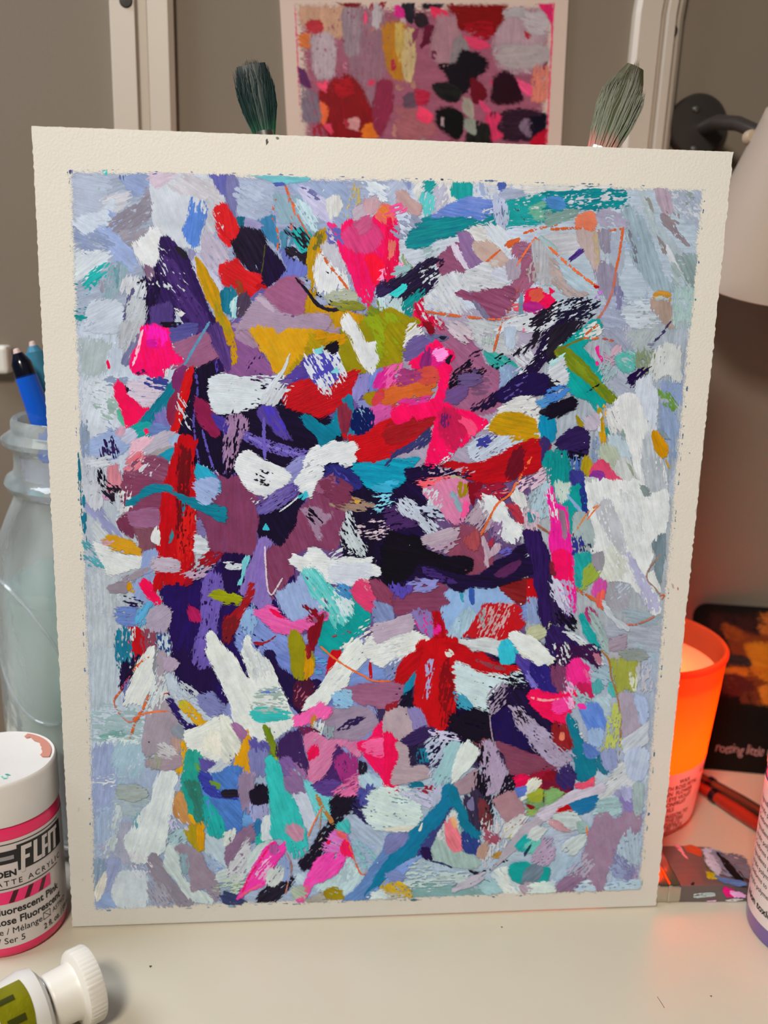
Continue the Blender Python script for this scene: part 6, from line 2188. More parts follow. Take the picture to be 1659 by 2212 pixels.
def hair_mat(name, c_base, c_mid, c_tip, base, tip, streak=None):
    """bristle colour changing from ferrule to tip with fine lengthwise streaks"""
    m = bpy.data.materials.new(name)
    N, L, B = nodes_of(m)
    base, tip = Vector(base), Vector(tip)
    g = N.new('ShaderNodeNewGeometry')
    sub = N.new('ShaderNodeVectorMath'); sub.operation = 'SUBTRACT'; sub.inputs[1].default_value = base
    L.new(g.outputs['Position'], sub.inputs[0])
    dt = N.new('ShaderNodeVectorMath'); dt.operation = 'DOT_PRODUCT'
    dt.inputs[1].default_value = (tip - base) / (tip - base).length_squared
    L.new(sub.outputs[0], dt.inputs[0])
    nz = N.new('ShaderNodeTexNoise'); nz.inputs['Scale'].default_value = 900; nz.inputs['Detail'].default_value = 3
    mp = N.new('ShaderNodeMapping'); mp.inputs['Scale'].default_value = (1, 1, .08)
    L.new(g.outputs['Position'], mp.inputs['Vector']); L.new(mp.outputs[0], nz.inputs['Vector'])
    ad = N.new('ShaderNodeMath'); ad.operation = 'MULTIPLY_ADD'; ad.inputs[1].default_value = .35; 
    L.new(nz.outputs['Fac'], ad.inputs[0])
    s2 = N.new('ShaderNodeMath'); s2.operation = 'SUBTRACT'; s2.inputs[1].default_value = .175
    L.new(dt.outputs['Value'], s2.inputs[0]); L.new(s2.outputs[0], ad.inputs[2])
    cr = N.new('ShaderNodeValToRGB')
    e = cr.color_ramp.elements
    e[0].position = 0.0; e[0].color = (*lin(c_base), 1)
    e[1].position = 1.0; e[1].color = (*lin(c_tip), 1)
    x = e.new(.24); x.color = (*lin(c_mid), 1)
    L.new(ad.outputs[0], cr.inputs['Fac'])
    L.new(cr.outputs['Color'], B.inputs['Base Color'])
    B.inputs['Roughness'].default_value = .45
    return m


M_handle_dk = mat('dark_handle_lacquer', (38, 44, 50), rough=.25)


def standing_brush(label, base_px, tip_px, y, foot, wb, wm, wt, cols, seed, point, thick=.0022):
    base = Vector(on_depth(*base_px, y)); tip = Vector(on_depth(*tip_px, y))
    foot = Vector(foot)
    t = thing('paintbrush', foot, label, 'paintbrush', 'brushes standing behind the painting')
    bristles(base, tip, wb, wm, wt, thick, 420, seed, 'bristles', hair_mat('bristle_%d' % seed, *cols, base, tip), t, point)
    d = (base - foot).normalized()
    f0 = base - d * .022
    link('ferrule', tube('ferrule', [f0, f0 + d * .010, base - d * .004, base + d * .0022], [.0036, .0038, wb * 1.0, wb * 1.05], 20), M_steel, t, True)
    link('handle', tube('handle', [foot, foot + (f0 - foot) * .1, foot + (f0 - foot) * .55, foot + (f0 - foot) * .85, f0 + d * .001],
                        [.0012, .0022, .0036, .0042, .0036], 18), M_handle_dk, t, True)
    return t


standing_brush('dark green bristle brush rising behind the top left of the painting', (574, 300), (538, 122), .042, (.010, .043, .0075),
               .0030, .0058, .0050, ((40, 96, 66), (16, 48, 44), (14, 30, 34)), 21, 0.0)
standing_brush('olive green bristle brush with pink stain behind the top right of the painting', (1293, 338), (1382, 122), .042, (-.026, .043, .0075),
               .0040, .0072, .0012, ((196, 110, 104), (78, 92, 66), (66, 58, 40)), 22, 1.2)

# ------------------------------------------------------------------ mason jar of murky water with brush handles
JX, JY = -0.0995, 0.0735
M_glass = bpy.data.materials.new('jar_glass')
N, L, B = nodes_of(M_glass)
B.inputs['Base Color'].default_value = (.93, .98, 1, 1)
B.inputs['Transmission Weight'].default_value = 1.0
B.inputs['Roughness'].default_value = .03
B.inputs['IOR'].default_value = 1.48
film = N.new('ShaderNodeBsdfDiffuse'); film.inputs['Color'].default_value = (.80, .90, .93, 1)
gm = N.new('ShaderNodeMixShader')
L.new(B.outputs[0], gm.inputs[1]); L.new(film.outputs[0], gm.inputs[2])
L.new(gm.outputs[0], N['Material Output'].inputs['Surface'])
fz = N.new('ShaderNodeTexNoise'); fz.inputs['Scale'].default_value = 38; fz.inputs['Detail'].default_value = 5
ftc = N.new('ShaderNodeTexCoord'); fmp = N.new('ShaderNodeMapping'); fmp.inputs['Scale'].default_value = (1, 1, .25)
L.new(ftc.outputs['Object'], fmp.inputs['Vector']); L.new(fmp.outputs[0], fz.inputs['Vector'])
fr = N.new('ShaderNodeMapRange'); fr.inputs['From Min'].default_value = .35; fr.inputs['From Max'].default_value = .7
fr.inputs['To Min'].default_value = .05; fr.inputs['To Max'].default_value = .34
L.new(fz.outputs['Fac'], fr.inputs['Value']); L.new(fr.outputs[0], gm.inputs['Fac'])
tc = N.new('ShaderNodeTexCoord'); nz = N.new('ShaderNodeTexNoise'); nz.inputs['Scale'].default_value = 60; nz.inputs['Detail'].default_value = 3
L.new(tc.outputs['Object'], nz.inputs['Vector'])
bp = N.new('ShaderNodeBump'); bp.inputs['Strength'].default_value = .35; bp.inputs['Distance'].default_value = .002
L.new(nz.outputs['Fac'], bp.inputs['Height']); L.new(bp.outputs['Normal'], B.inputs['Normal'])
jar = thing('glass_jar', (JX, JY, 0), 'clear glass jar of cloudy green rinse water beside the painting', 'jar')
JM = Matrix.Translation((JX, JY, 0))
outp = [(0, 0), (.036, 0), (.041, .003), (.043, .008), (.043, .098), (.0425, .108), (.0405, .118), (.0365, .128), (.0338, .134),
        (.0336, .1365), (.0358, .138), (.0366, .140), (.0358, .142), (.0334, .1435), (.0328, .146), (.0328, .1515), (.0340, .153), (.0364, .1548), (.0366, .1565), (.0346, .158),
        (.0330, .159), (.0330, .1625), (.0322, .1638)]
inp = [(.0305, .1630), (.0300, .160), (.0300, .136), (.0340, .1275), (.0378, .118), (.0398, .108), (.0403, .098), (.0403, .010), (.038, .006), (0, .0055)]
link('jar_glass', lathe('jar_glass', outp + inp, JM, 72), M_glass, jar, True)
# embossed oval panel on the glass
ov = []
for k in range(49):
    a = 2 * PI * k / 48
    ang = math.radians(232) + .52 * math.cos(a); zz = .083 + .022 * math.sin(a) - .012 * math.cos(a)
    ov.append((JX + .0431 * math.cos(ang), JY + .0431 * math.sin(ang), zz))
link('embossed_oval', tube('embossed_oval', ov, [.0006] * 49, 8, False), M_glass, jar, True)
M_water = mat('rinse_water', (176, 212, 198), rough=.12, noise=(45, .12), Transmission_Weight=.2, IOR=1.33)
link('rinse_water', lathe('rinse_water', [(0, .0062), (.0375, .0066), (.0398, .0105), (.0398, .098), (.0397, .100), (0, .100)], JM, 56), M_water, jar, True)
M_murk = mat('dried_paint_tint', (196, 190, 214), rough=.6)
link('paint_stain', arc_patch('paint_stain', JX, JY, .0299, math.radians(205), math.radians(250), .139, .151, 14), M_murk, jar)
link('paint_stain', arc_patch('paint_stain', JX, JY, .0299, math.radians(226), math.radians(240), .1365, .1385, 8), mat('teal_paint', (60, 170, 190), rough=.5), jar)

M_blue = mat('blue_handle', (18, 88, 205), rough=.18, noise=(20, .15))
M_navy = mat('black_handle_tip', (10, 14, 30), rough=.15)
M_cap = mat('pale_handle_end', (215, 190, 190), rough=.4)
M_tealh = mat('teal_handle', (60, 128, 160), rough=.3, noise=(40, .35))


def jar_handle(label, tip_px, low_px, y, r, m_main, m_end, end_len):
    tip = Vector(on_depth(*tip_px, y)); low = Vector(on_depth(*low_px, y))
    d = (low - tip).normalized()
    # runs down into the jar until it meets the far side near the bottom
    Lz = (tip.z - .014) / -d.z
    foot = tip + d * Lz
    foot.x = min(foot.x, JX + .025); foot.y = y + .006
    t = thing('paintbrush', foot, label, 'paintbrush', 'brushes standing in the glass jar')
    d2 = (foot - low).normalized()
    link('handle', tube('handle', [tip + d * end_len, tip + d * (end_len + .012), low, low + d2 * .04, low + d2 * .085],
                        [r * .9, r, r * 1.02, r * .8, r * .55], 20), m_main, t, True)
    link('handle_tip', tube('handle_tip', [tip + d * .0008, tip + d * .003, tip + d * (end_len * .5), tip + d * (end_len + .0004)], [r * .42, r * .68, r * .84, r * .905], 20), m_end, t, True)
    link('end_cap', tube('end_cap', [tip - d * .0009, tip - d * .0006, tip + d * .0012], [r * .10, r * .26, r * .36], 16), M_cap, t, True)
    link('ferrule', tube('ferrule', [low + d2 * .084, foot - d2 * .012], [r * .56, r * .6], 16), M_steel, t, True)
    link('bristles', tube('bristles', [foot - d2 * .0121, foot - d2 * .006, foot], [r * .6, r * .62, r * .15], 12), M_navy, t, True)


jar_handle('glossy blue brush handle with black end standing in the glass jar', (36, 758), (90, 905), .068, .0042, M_blue, M_navy, .009)
jar_handle('worn teal and blue brush handle second in the glass jar', (70, 742), (112, 900), .080, .0040, M_tealh, M_tealh, .006)

# ------------------------------------------------------------------ pink paint jar with its label
M_black = mat('print_black', (26, 22, 24), rough=.5)
M_label = mat('label_white', (214, 204, 202), rough=.35, noise=(80, .02))
M_lid = mat('lid_white', (226, 222, 220), rough=.4, noise=(120, .04), bump=.1, bscale=900)
M_pink = mat('fluorescent_pink', (238, 44, 104), rough=.28)
M_hot = mat('hot_pink_print', (250, 44, 118), rough=.4)
PX, PY, PR = -.1238, .0044, .0183


def jar_thing(label, cx, cy, r, h, m_body, lidded=True):
    t = thing('paint_jar', (cx, cy, 0), label, 'paint jar')
    M = Matrix.Translation((cx, cy, 0))
    hb = h - .0135
    link('jar_body', lathe('jar_body', [(0, .0012), (r * .8, .0012), (r * .84, 0), (r * .93, 0), (r * .99, .0012), (r, .0035), (r, hb - .006), (r * .985, hb - .003), (r * .93, hb), (0, hb)], M, 72), m_body, t, True)
    lid = link('lid', lathe('lid', [(r * .9, h - .0150), (r * .99, h - .0148), (r * 1.0, h - .0140), (r * 1.0, h - .0015), (r * .985, h - .0004), (r * .96, h), (r * .93, h - .0002), (0, h - .0002)], M, 96,
                            rfun=lambda rr, z, a: rr * (1 + (.004 * math.cos(a * 48) if h - .0141 < z < h - .001 else 0))), M_lid, t, True)
    return t, lid


pj, lid = jar_thing('pink paint jar with white lid and printed label left of the painting', PX, PY, PR, .0617, M_pink)
lab_z0, lab_z1 = .0042, .0425
link('label_sheet', arc_patch('label_sheet', PX, PY, PR + .00012, math.radians(-200), math.radians(20), lab_z0, lab_z1, 80), M_label, pj)
RR = PR + .00024


def jar_text(s, size, z, a_deg, align='LEFT', m=None, name='lettering', bold=0.0, parent=None, space=1.0, xs=1.0, r=None, c=(PX, PY), shear=0.0):
    me = wrap(text_mesh(name, s, size, align, shear, bold, space, xs), c[0], c[1], r or RR, z, math.radians(a_deg))
    return link(name, me, m or M_black, parent or pj)


# angles on the jar: -90 faces the camera axis, 0 points to the right
def arc_of(mm_, r=PR):
    return math.degrees(mm_ / 1000 / r)


AE = -22.0     # right-hand end of the printed lines
jar_text('GOLDEN', .0030, .0299, -60.5, 'RIGHT', bold=.00012, name='lettering')
link('logo_bar', arc_patch('logo_bar', PX, PY, RR, math.radians(-140), math.radians(-58), .0345, .0389, 30), M_black, pj)
link('logo_bar', arc_patch('logo_bar', PX, PY, RR + .00004, math.radians(-126), math.radians(-62), .0358, .0372, 24), mat('label_grey', (150, 146, 148), rough=.4), pj)
# FLAT block lettering built from white slabs on a black slab
link('logo_block', arc_patch('logo_block', PX, PY, RR, math.radians(-59), math.radians(AE + 18), .0312, .0402, 40), M_black, pj)


def slab(x0, x1, z0, z1, sl=.0006):
    a0 = math.radians(-58) + x0 / 1000 / PR; a1 = math.radians(-58) + x1 / 1000 / PR
    link('logo_letter', arc_patch('logo_letter', PX, PY, RR + .00008, a0, a1, z0, z1, 6, shear=sl / PR * (z1 - z0) / .009), M_label, pj)


for x0, x1, z0, z1 in ((.4, 1.7, .0302, .0394), (1.7, 4.2, .0378, .0394), (1.7, 3.4, .0345, .0358),     # F
                       (4.5, 5.8, .0318, .0394), (5.8, 7.4, .0318, .0332),                                # L
                       (7.5, 8.7, .0318, .0394), (10.0, 11.2, .0318, .0394), (8.7, 10.0, .0382, .0394), (8.7, 10.0, .0345, .0357),   # A
                       (11.5, 15.0, .0381, .0394), (12.6, 13.9, .0318, .0381)):                            # T
    slab(x0, x1, z0, z1)
link('rule', arc_patch('rule', PX, PY, RR, math.radians(-160), math.radians(AE + 14), .0411, .0414, 40), M_black, pj)
jar_text('MATTE ACRYLIC', .0027, .0267, -8, 'RIGHT', space=1.35)
link('rule', arc_patch('rule', PX, PY, RR, math.radians(-160), math.radians(AE + 8), .0255, .0258, 40), M_black, pj)
# swatch with three dark diagonals
link('swatch', arc_patch('swatch', PX, PY, RR, math.radians(-84), math.radians(-26), .0203, .0246, 30), M_hot, pj)
for k in range(3):
    a0 = math.radians(-70 + k * 14.5)
    link('swatch_bar', arc_patch('swatch_bar', PX, PY, RR + .00006, a0, a0 + .085, .0205, .0245, 4, shear=.09), mat('print_maroon', (70, 8, 30), rough=.4), pj)
jar_text('Fluorescent Pink', .0036, .0165, -16, 'RIGHT', bold=.00008, xs=.92)
jar_text('Rose Fluorescent', .0036, .0127, -13, 'RIGHT', bold=.00008, xs=.92)
jar_text('Mixture / Mélange', .0031, .0092, -39, 'RIGHT', xs=.95)
jar_text('ASTM D', .0026, .0094, -26, 'LEFT', xs=.8)
for (a0, a1, z0, z1) in ((-38, -29, .0091, .0093), (-38, -29, .0116, .0118), (-38, -37.4, .0091, .0118), (-29.6, -29, .0091, .0118)):
    link('tick_box', arc_patch('tick_box', PX, PY, RR, math.radians(a0), math.radians(a1), z0, z1, 6), M_black, pj)
link('tick_box', arc_patch('tick_box', PX, PY, RR, math.radians(-29.6), math.radians(-28.8), .0092, .0117, 3, shear=-.14), M_black, pj)
jar_text('2 fl. oz. / 59 ml', .0029, .0056, -38, 'LEFT', bold=.00004, xs=.85)
jar_text('SR / Ser 5', .0031, .0058, -57, 'RIGHT')
# smeared lid: salmon crescent at the back right, teal flecks
sm = []
for k in range(15):
    a = math.radians(72 - k * 5.2)
    sm.append((PX + .0166 * math.cos(a), PY + .0166 * math.sin(a)))
bm = bmesh.new()
va = [bm.verts.new((x, y, .0617 + .00015)) for x, y in sm]
vb = [bm.verts.new((PX + (x - PX) * (.80 + .1 * rnd.random()), PY + (y - PY) * (.80 + .1 * rnd.random()), .0617 + .00015)) for x, y in sm]
for k in range(14):
    bm.faces.new((va[k], va[k + 1], vb[k + 1], vb[k]))
link('paint_smear', bm_mesh('paint_smear', bm), mat('salmon_smear', (208, 140, 124), rough=.5), lid)
for k in range(7):
    a = math.radians(-62 + rnd.uniform(-9, 9)); rr = .0135 + rnd.uniform(-.0012, .0014); s = rnd.uniform(.0003, .0008)
    x, y = PX + rr * math.cos(a), PY + rr * math.sin(a)
    bm = bmesh.new()
    bm.faces.new([bm.verts.new((x + s * rnd.uniform(.6, 1.4) * math.cos(q_), y + s * .4 * math.sin(q_), .06185)) for q_ in np.arange(7) / 7 * 2 * PI])
    link('paint_fleck', bm_mesh('paint_fleck', bm), mat('teal_fleck', (110, 215, 200), rough=.5), lid)

# ------------------------------------------------------------------ purple paint jar at the right edge
M_purple = mat('violet_paint', (112, 92, 150), rough=.2)
QX, QY, QR = .1518, -.0155, .0225
qj, _ = jar_thing('violet paint jar with text covered white label at the right edge', QX, QY, QR, .074, M_purple)
link('label_sheet', arc_patch('label_sheet', QX, QY, QR + .00012, math.radians(-330), math.radians(-60), .0070, .0560, 90), M_label, qj)
words = ['Ingredients pigment and', 'acrylic polymer binder', 'Conforms to ASTM D4236', 'Ingredients pigment and', 'acrylic polymer binder', 'Conforms to ASTM D4236', 'Ingredients pigment and', 'acrylic polymer binder', 'Conforms to ASTM D4236', 'acrylic polymer binder']
for k, s_ in enumerate(words):
    jar_text(s_, .0026, .0480 - k * .0034, -201, 'LEFT', parent=qj, r=QR + .00024, c=(QX, QY), xs=.9)
jar_text('Non toxic', .0036, .0112, -199, 'LEFT', parent=qj, r=QR + .00024, c=(QX, QY), bold=.0001)

# ------------------------------------------------------------------ paint tube lying at the lower left
A = Vector(on_table(186, 2126, .0110)); Bq = Vector(on_table(20, 2211, .0110))
ax = (A - Bq); ax.z = 0; ax.normalize()
TR = .0120
tl = A - ax * .0155
TM = frame(tl, ax, (0, 0, 1))       # local z along the tube towards the cap, local x up
pt = thing('paint_tube', (tl.x - ax.x * .03, tl.y - ax.y * .03, 0), 'white paint tube with olive swatch and ribbed white cap', 'paint tube')
M_tube = mat('tube_white', (222, 220, 216), rough=.22, noise=(60, .02))
nn = 56
V, F = [], []
stn = [(-.075, TR * 1.35, .0012), (-.072, TR * 1.35, .0015), (-.05, TR * 1.18, .0062), (-.03, TR * 1.05, .0092), (-.012, TR, .0105), (-.002, TR, TR), (.0012, TR * .96, TR * .96), (.0026, TR * .8, TR * .8), (.0030, TR * .66, TR * .66)]
for z, ry, rx in stn:
    for k in range(nn):
        a = 2 * PI * k / nn
        V.append(TM @ Vector((rx * math.cos(a) - (TR - rx) * .9 * (1 if z < -.002 else 0), ry * math.sin(a), z)))
for i in range(len(stn) - 1):
    for k in range(nn):
        F.append((i * nn + k, i * nn + (k + 1) % nn, (i + 1) * nn + (k + 1) % nn, (i + 1) * nn + k))
F.append(tuple(range(nn - 1, -1, -1))); F.append(tuple((len(stn) - 1) * nn + k for k in range(nn)))
link('tube_body', pymesh('tube_body', V, F), M_tube, pt, True)
link('crimp', box('crimp', (-.0104, -TR * 1.36, -.081), (-.0084, TR * 1.36, -.0745), TM, .0004), M_tube, pt)
link('shoulder_ring', lathe('shoulder_ring', [(TR * .5, .0022), (TR * .72, .0026), (TR * .73, .0030), (TR * .5, .0036)], TM, 48), M_steel, pt, True)
capp = [(0, .0033), (.0066, .0033), (.0074, .0038), (.0078, .0048), (.0080, .0108), (.0084, .0116), (.0100, .0120), (.0107, .0124), (.0109, .0130), (.0109, .0168), (.0106, .0174), (.0098, .0176), (.0078, .0172), (0, .0170)]
link('cap', lathe('cap', capp, TM, 144, rfun=lambda rr, z, a: rr * (1 + (.012 * (1 if math.sin(a * 48) > 0 else -1) if rr > .0108 else 0))), mat('cap_white', (228, 224, 216), rough=.38), pt, True)


def tube_patch(name, a0, a1, z0, z1, m, off=.0001, curve=0.0):
    V, F = [], []
    na, nz = 24, 8
    for j in range(nz + 1):
        for i in range(na + 1):
            a = math.radians(a0 + (a1 - a0) * i / na)
            z = z0 + (z1 - z0) * j / nz + curve * math.sin(PI * i / na)
            V.append(TM @ Vector(((TR + off) * math.cos(a), (TR + off) * math.sin(a), z)))
    for j in range(nz):
        for i in range(na):
            q_ = j * (na + 1) + i
            F.append((q_, q_ + 1, q_ + na + 2, q_ + na + 1))
    return link(name, pymesh(name, V, F), m, pt)


M_ol = mat('olive_swatch', (122, 120, 10), rough=.22, noise=(160, .35, (1, 1, 1)), bump=.5, bscale=700)
M_old = mat('olive_dark', (58, 62, 16), rough=.25)
tube_patch('swatch', -2, 66, -.0118, -.0030, M_ol, .00014, .0006)
tube_patch('swatch_bar', 16, 24, -.0112, -.0060, M_old, .00024)
tube_patch('swatch_bar', 44, 53, -.0096, -.0048, M_old, .00024)
me = text_mesh('lettering', '½', .0075, 'LEFT', 0, .0002)
for v in me.vertices:      # text runs round the tube, its up direction points to the cap
    a = math.radians(60) + v.co.x / TR
    v.co = TM @ Vector(((TR + .0002) * math.cos(a), (TR + .0002) * math.sin(a), -.0215 + v.co.y))
link('lettering', me, M_black, pt)

# ------------------------------------------------------------------ candle in an orange glass
KX, KY, KH = .1094, .0684, .0764
KM = Matrix.Translation((KX, KY, 0))


def krad(z):
    return .0318 + (.0381 - .0318) * min(1, max(0, z / KH)) ** .9


candle = thing('candle', (KX, KY, 0), 'lit candle in glowing orange glass with printed label behind the painting', 'candle')
M_og = bpy.data.materials.new('orange_frosted_glass')
N, L, B = nodes_of(M_og)
tr = N.new('ShaderNodeBsdfTranslucent'); tr.inputs['Color'].default_value = (1.0, .17, .02, 1)
mixs = N.new('ShaderNodeMixShader'); mixs.inputs['Fac'].default_value = .12
B.inputs['Base Color'].default_value = (.98, .38, .22, 1); B.inputs['Roughness'].default_value = .25
gnz = N.new('ShaderNodeTexNoise'); gnz.inputs['Scale'].default_value = 30
gtc = N.new('ShaderNodeTexCoord'); L.new(gtc.outputs['Object'], gnz.inputs['Vector'])
gmx = N.new('ShaderNodeMix'); gmx.data_type = 'RGBA'
gmx.inputs['A'].default_value = (1.0, .26, .012, 1); gmx.inputs['B'].default_value = (1.0, .34, .03, 1)
L.new(gnz.outputs['Fac'], gmx.inputs['Factor']); L.new(gmx.outputs['Result'], tr.inputs['Color'])
L.new(tr.outputs[0], mixs.inputs[1]); L.new(B.outputs[0], mixs.inputs[2])
L.new(mixs.outputs[0], N['Material Output'].inputs['Surface'])
zs = [0.0045, .006, .012, .025, .04, .055, .066, .070, .0745]
prof = [(krad(z) - (.0014 if z < .006 else 0), z) for z in zs] + [(krad(KH) - .0002, KH - .0004), (krad(KH) - .0009, KH), (krad(KH) - .0016, KH - .0004)] + [(krad(z) - .0016, z) for z in reversed(zs)]
link('glass', lathe('glass', prof, KM, 80, closed=True), M_og, candle, True)
link('glass_base', lathe('glass_base', [(0, .001), (.026, .001), (.0275, 0), (.0300, .0006), (krad(.0045) - .0014, .0046), (0, .0046)], KM, 64), mat('base_glass', (206, 96, 80), rough=.15, Transmission_Weight=.35, IOR=1.45), candle, True)
link('rim_band', lathe('rim_band', [(krad(.0740) + .0001, .0738), (krad(.0745) + .0006, .0743), (krad(.075) + .0006, .0752), (krad(.075) + .0001, .0757)], KM, 80), M_og, candle, True)
M_wax = bpy.data.materials.new('candle_wax')
N, L, B = nodes_of(M_wax)
tr = N.new('ShaderNodeBsdfTranslucent'); tr.inputs['Color'].default_value = (1.0, .40, .24, 1)
wn = N.new('ShaderNodeTexNoise'); wn.inputs['Scale'].default_value = 50
wc = N.new('ShaderNodeTexCoord'); L.new(wc.outputs['Object'], wn.inputs['Vector'])
wb = N.new('ShaderNodeBump'); wb.inputs['Strength'].default_value = .2; wb.inputs['Distance'].default_value = .001
L.new(wn.outputs['Fac'], wb.inputs['Height']); L.new(wb.outputs['Normal'], B.inputs['Normal'])
B.inputs['Base Color'].default_value = (.95, .48, .34, 1); B.inputs['Roughness'].default_value = .3
mixs = N.new('ShaderNodeMixShader'); mixs.inputs['Fac'].default_value = .55
L.new(tr.outputs[0], mixs.inputs[1]); L.new(B.outputs[0], mixs.inputs[2])
L.new(mixs.outputs[0], N['Material Output'].inputs['Surface'])
WZ = .0655
link('wax', lathe('wax', [(0, WZ - .0025), (.012, WZ - .0022), (.026, WZ - .0008), (krad(WZ) - .0019, WZ)], KM, 64), M_wax, candle, True)
M_wick = mat('wick_black', (22, 16, 14), rough=.9)
link('wick', tube('wick', [(KX, KY, WZ - .0026), (KX + .0003, KY, WZ + .002), (KX + .0012, KY, WZ + .005)], [.0008, .0008, .0006], 8), M_wick, candle)
M_flame = bpy.data.materials.new('flame')
N, L, B = nodes_of(M_flame)
B.inputs['Base Color'].default_value = (1, .5, .1, 1)
B.inputs['Emission Color'].default_value = (1.0, .50, .13, 1)
B.inputs['Emission Strength'].default_value = 12.0
fl = link('flame', lathe('flame', [(0, WZ + .0035), (.0016, WZ + .005), (.0026, WZ + .008), (.0022, WZ + .011), (.0010, WZ + .0145), (0, WZ + .018)], Matrix.Translation((KX + .001, KY, 0)), 24), M_flame, candle, True)
for nm, zz, en in (('flame_light', WZ + .006, .05), ('under_wax_fill', WZ - .026, .20)):  # second light is added under the wax so the lower glass glows
    pl = bpy.data.lights.new(nm, 'POINT'); pl.energy = en; pl.color = (1.0, .50, .22); pl.shadow_soft_size = .004
    po = bpy.data.objects.new(nm, pl); COL.objects.link(po); po.parent = candle; po.location = (.001, 0, zz)
# label sheet on the lower glass, lightly translucent
M_cl = bpy.data.materials.new('candle_label')
N, L, B = nodes_of(M_cl)
tr = N.new('ShaderNodeBsdfTranslucent'); tr.inputs['Color'].default_value = (.9, .55, .5, 1)
B.inputs['Base Color'].default_value = (.86, .74, .70, 1); B.inputs['Roughness'].default_value = .5
cn = N.new('ShaderNodeTexNoise'); cn.inputs['Scale'].default_value = 90
cm = N.new('ShaderNodeMix'); cm.data_type = 'RGBA'; cm.inputs['A'].default_value = (.84, .71, .68, 1); cm.inputs['B'].default_value = (.88, .77, .74, 1)
L.new(cn.outputs['Fac'], cm.inputs['Factor']); L.new(cm.outputs['Result'], B.inputs['Base Color'])
mixs = N.new('ShaderNodeMixShader'); mixs.inputs['Fac'].default_value = .86
L.new(tr.outputs[0], mixs.inputs[1]); L.new(B.outputs[0], mixs.inputs[2])
L.new(mixs.outputs[0], N['Material Output'].inputs['Surface'])
link('label_sheet', arc_patch('label_sheet', KX, KY, 0, math.radians(-190), math.radians(5), .0048, .0315, 60, rfun=lambda z: krad(z) + .00015), M_cl, candle)
M_ct = mat('label_brown', (120, 52, 50), rough=.6)
lines = [('WAX', -68, .0268), ('WITH ROSE PETAL', -83, .0243), ('POLLEN  FLOWER', -87, .0218), ('BIRDS EYE VIOLET', -87, .0193), ('PASSIONFRUIT', -86, .0168), ('TEA OILS', -86, .0143),
         ('FOR PASSION TO', -86, .0112), ('BE AS THE FIRE', -86, .0090), ('ABUNDANCE', -86, .0070), ('STATE BE TRUE', -86, .0052)]
for s_, a_, z_ in lines:
    me = wrap(text_mesh('lettering', s_, .0026, 'LEFT', 0, .00006, 1.05, .92), KX, KY, 0, z_, math.radians(a_), rfun=lambda z: krad(z) + .0003)
    link('lettering', me, M_ct, candle)
me = wrap(text_mesh('lettering', 'ACTIVE', .0024, 'LEFT', 0, .00005), KX, KY, 0, .0272, math.radians(-45), rfun=lambda z: krad(z) + .0003)
link('lettering', me, M_ct, candle)

# ------------------------------------------------------------------ black picture card leaning on the wall at the right
bl = on_table(1496, 1660); br = on_table(1800, 1688)
tp = on_depth(1505, 1303, WALL_Y - .004)
e1 = (br - bl) / np.linalg.norm(br - bl)
e2 = tp - bl; e2 = e2 - e1 * (e2 @ e1); hc = np.linalg.norm(e2); e2 = e2 / hc
nc = np.cross(e1, e2)
bl = bl + np.array([0, 0, .0004])
wd = .105
bc = thing('picture_card', tuple(bl + e1 * wd / 2), 'black card with golden cloud picture and white handwriting leaning on the wall', 'card')
RC = .007
ring = []
for cx_, cy_, a0 in ((RC, hc - RC, 90), (RC * .4, RC * .4, 180), (wd - RC * .4, RC * .4, 270), (wd - RC, hc - RC, 0)):
    rr = RC if cy_ > RC else RC * .4
    for k in range(9):
        a = math.radians(a0 + k * 90 / 8)
        ring.append((cx_ + rr * math.cos(a), cy_ + rr * math.sin(a)))
bm = bmesh.new()
fv = [bm.verts.new((bl + e1 * x + e2 * y).tolist()) for x, y in ring]
bv = [bm.verts.new((bl + e1 * x + e2 * y - nc * .0012).tolist()) for x, y in ring]
bm.faces.new(fv); bm.faces.new(bv[::-1])
for k in range(len(ring)):
    bm.faces.new((fv[k], bv[k], bv[(k + 1) % len(ring)], fv[(k + 1) % len(ring)]))
link('card_sheet', bm_mesh('card_sheet', bm), mat('card_black', (12, 8, 8), rough=.6, spec=.08, noise=(40, .2)), bc)
SB = Surface(bl, e1, e2, nc, lambda y: lin((238, 232, 228)))
SB.soft = 2.6
SB.clip = np.array([(1.0, hc * 1000 - 1.0), (1.0, 30.0), (wd * 1000 - 1, 30.0), (wd * 1000 - 1, hc * 1000 - 1.0)])
paint(SB, BLACKCARD, bc, paint_material('card_print', .5, .1), 20, 'printed_cloud', 'printed_cloud_rest', seed0=700)
hw = on_plane(1543, 1618, bl, nc) - bl
me = text_mesh('handwriting', 'rotting little t', .0062, 'LEFT', .35, -.00005, .92, .82)
for v in me.vertices:
    x, y = v.co.x, v.co.y
    v.co = bl + e1 * (hw @ e1 + x) + e2 * (hw @ e2 + y - .0012 + .0004 * math.sin(x * 900)) + nc * .0001
link('handwriting', me, mat('chalk_white', (168, 140, 138), rough=.7), bc)

# ------------------------------------------------------------------ two brush handles lying behind the candle
M_hred = mat('red_brown_handle', (150, 44, 30), rough=.2, noise=(40, .3))
M_hbrown = mat('dark_brown_handle', (82, 48, 36), rough=.25, noise=(50, .4))


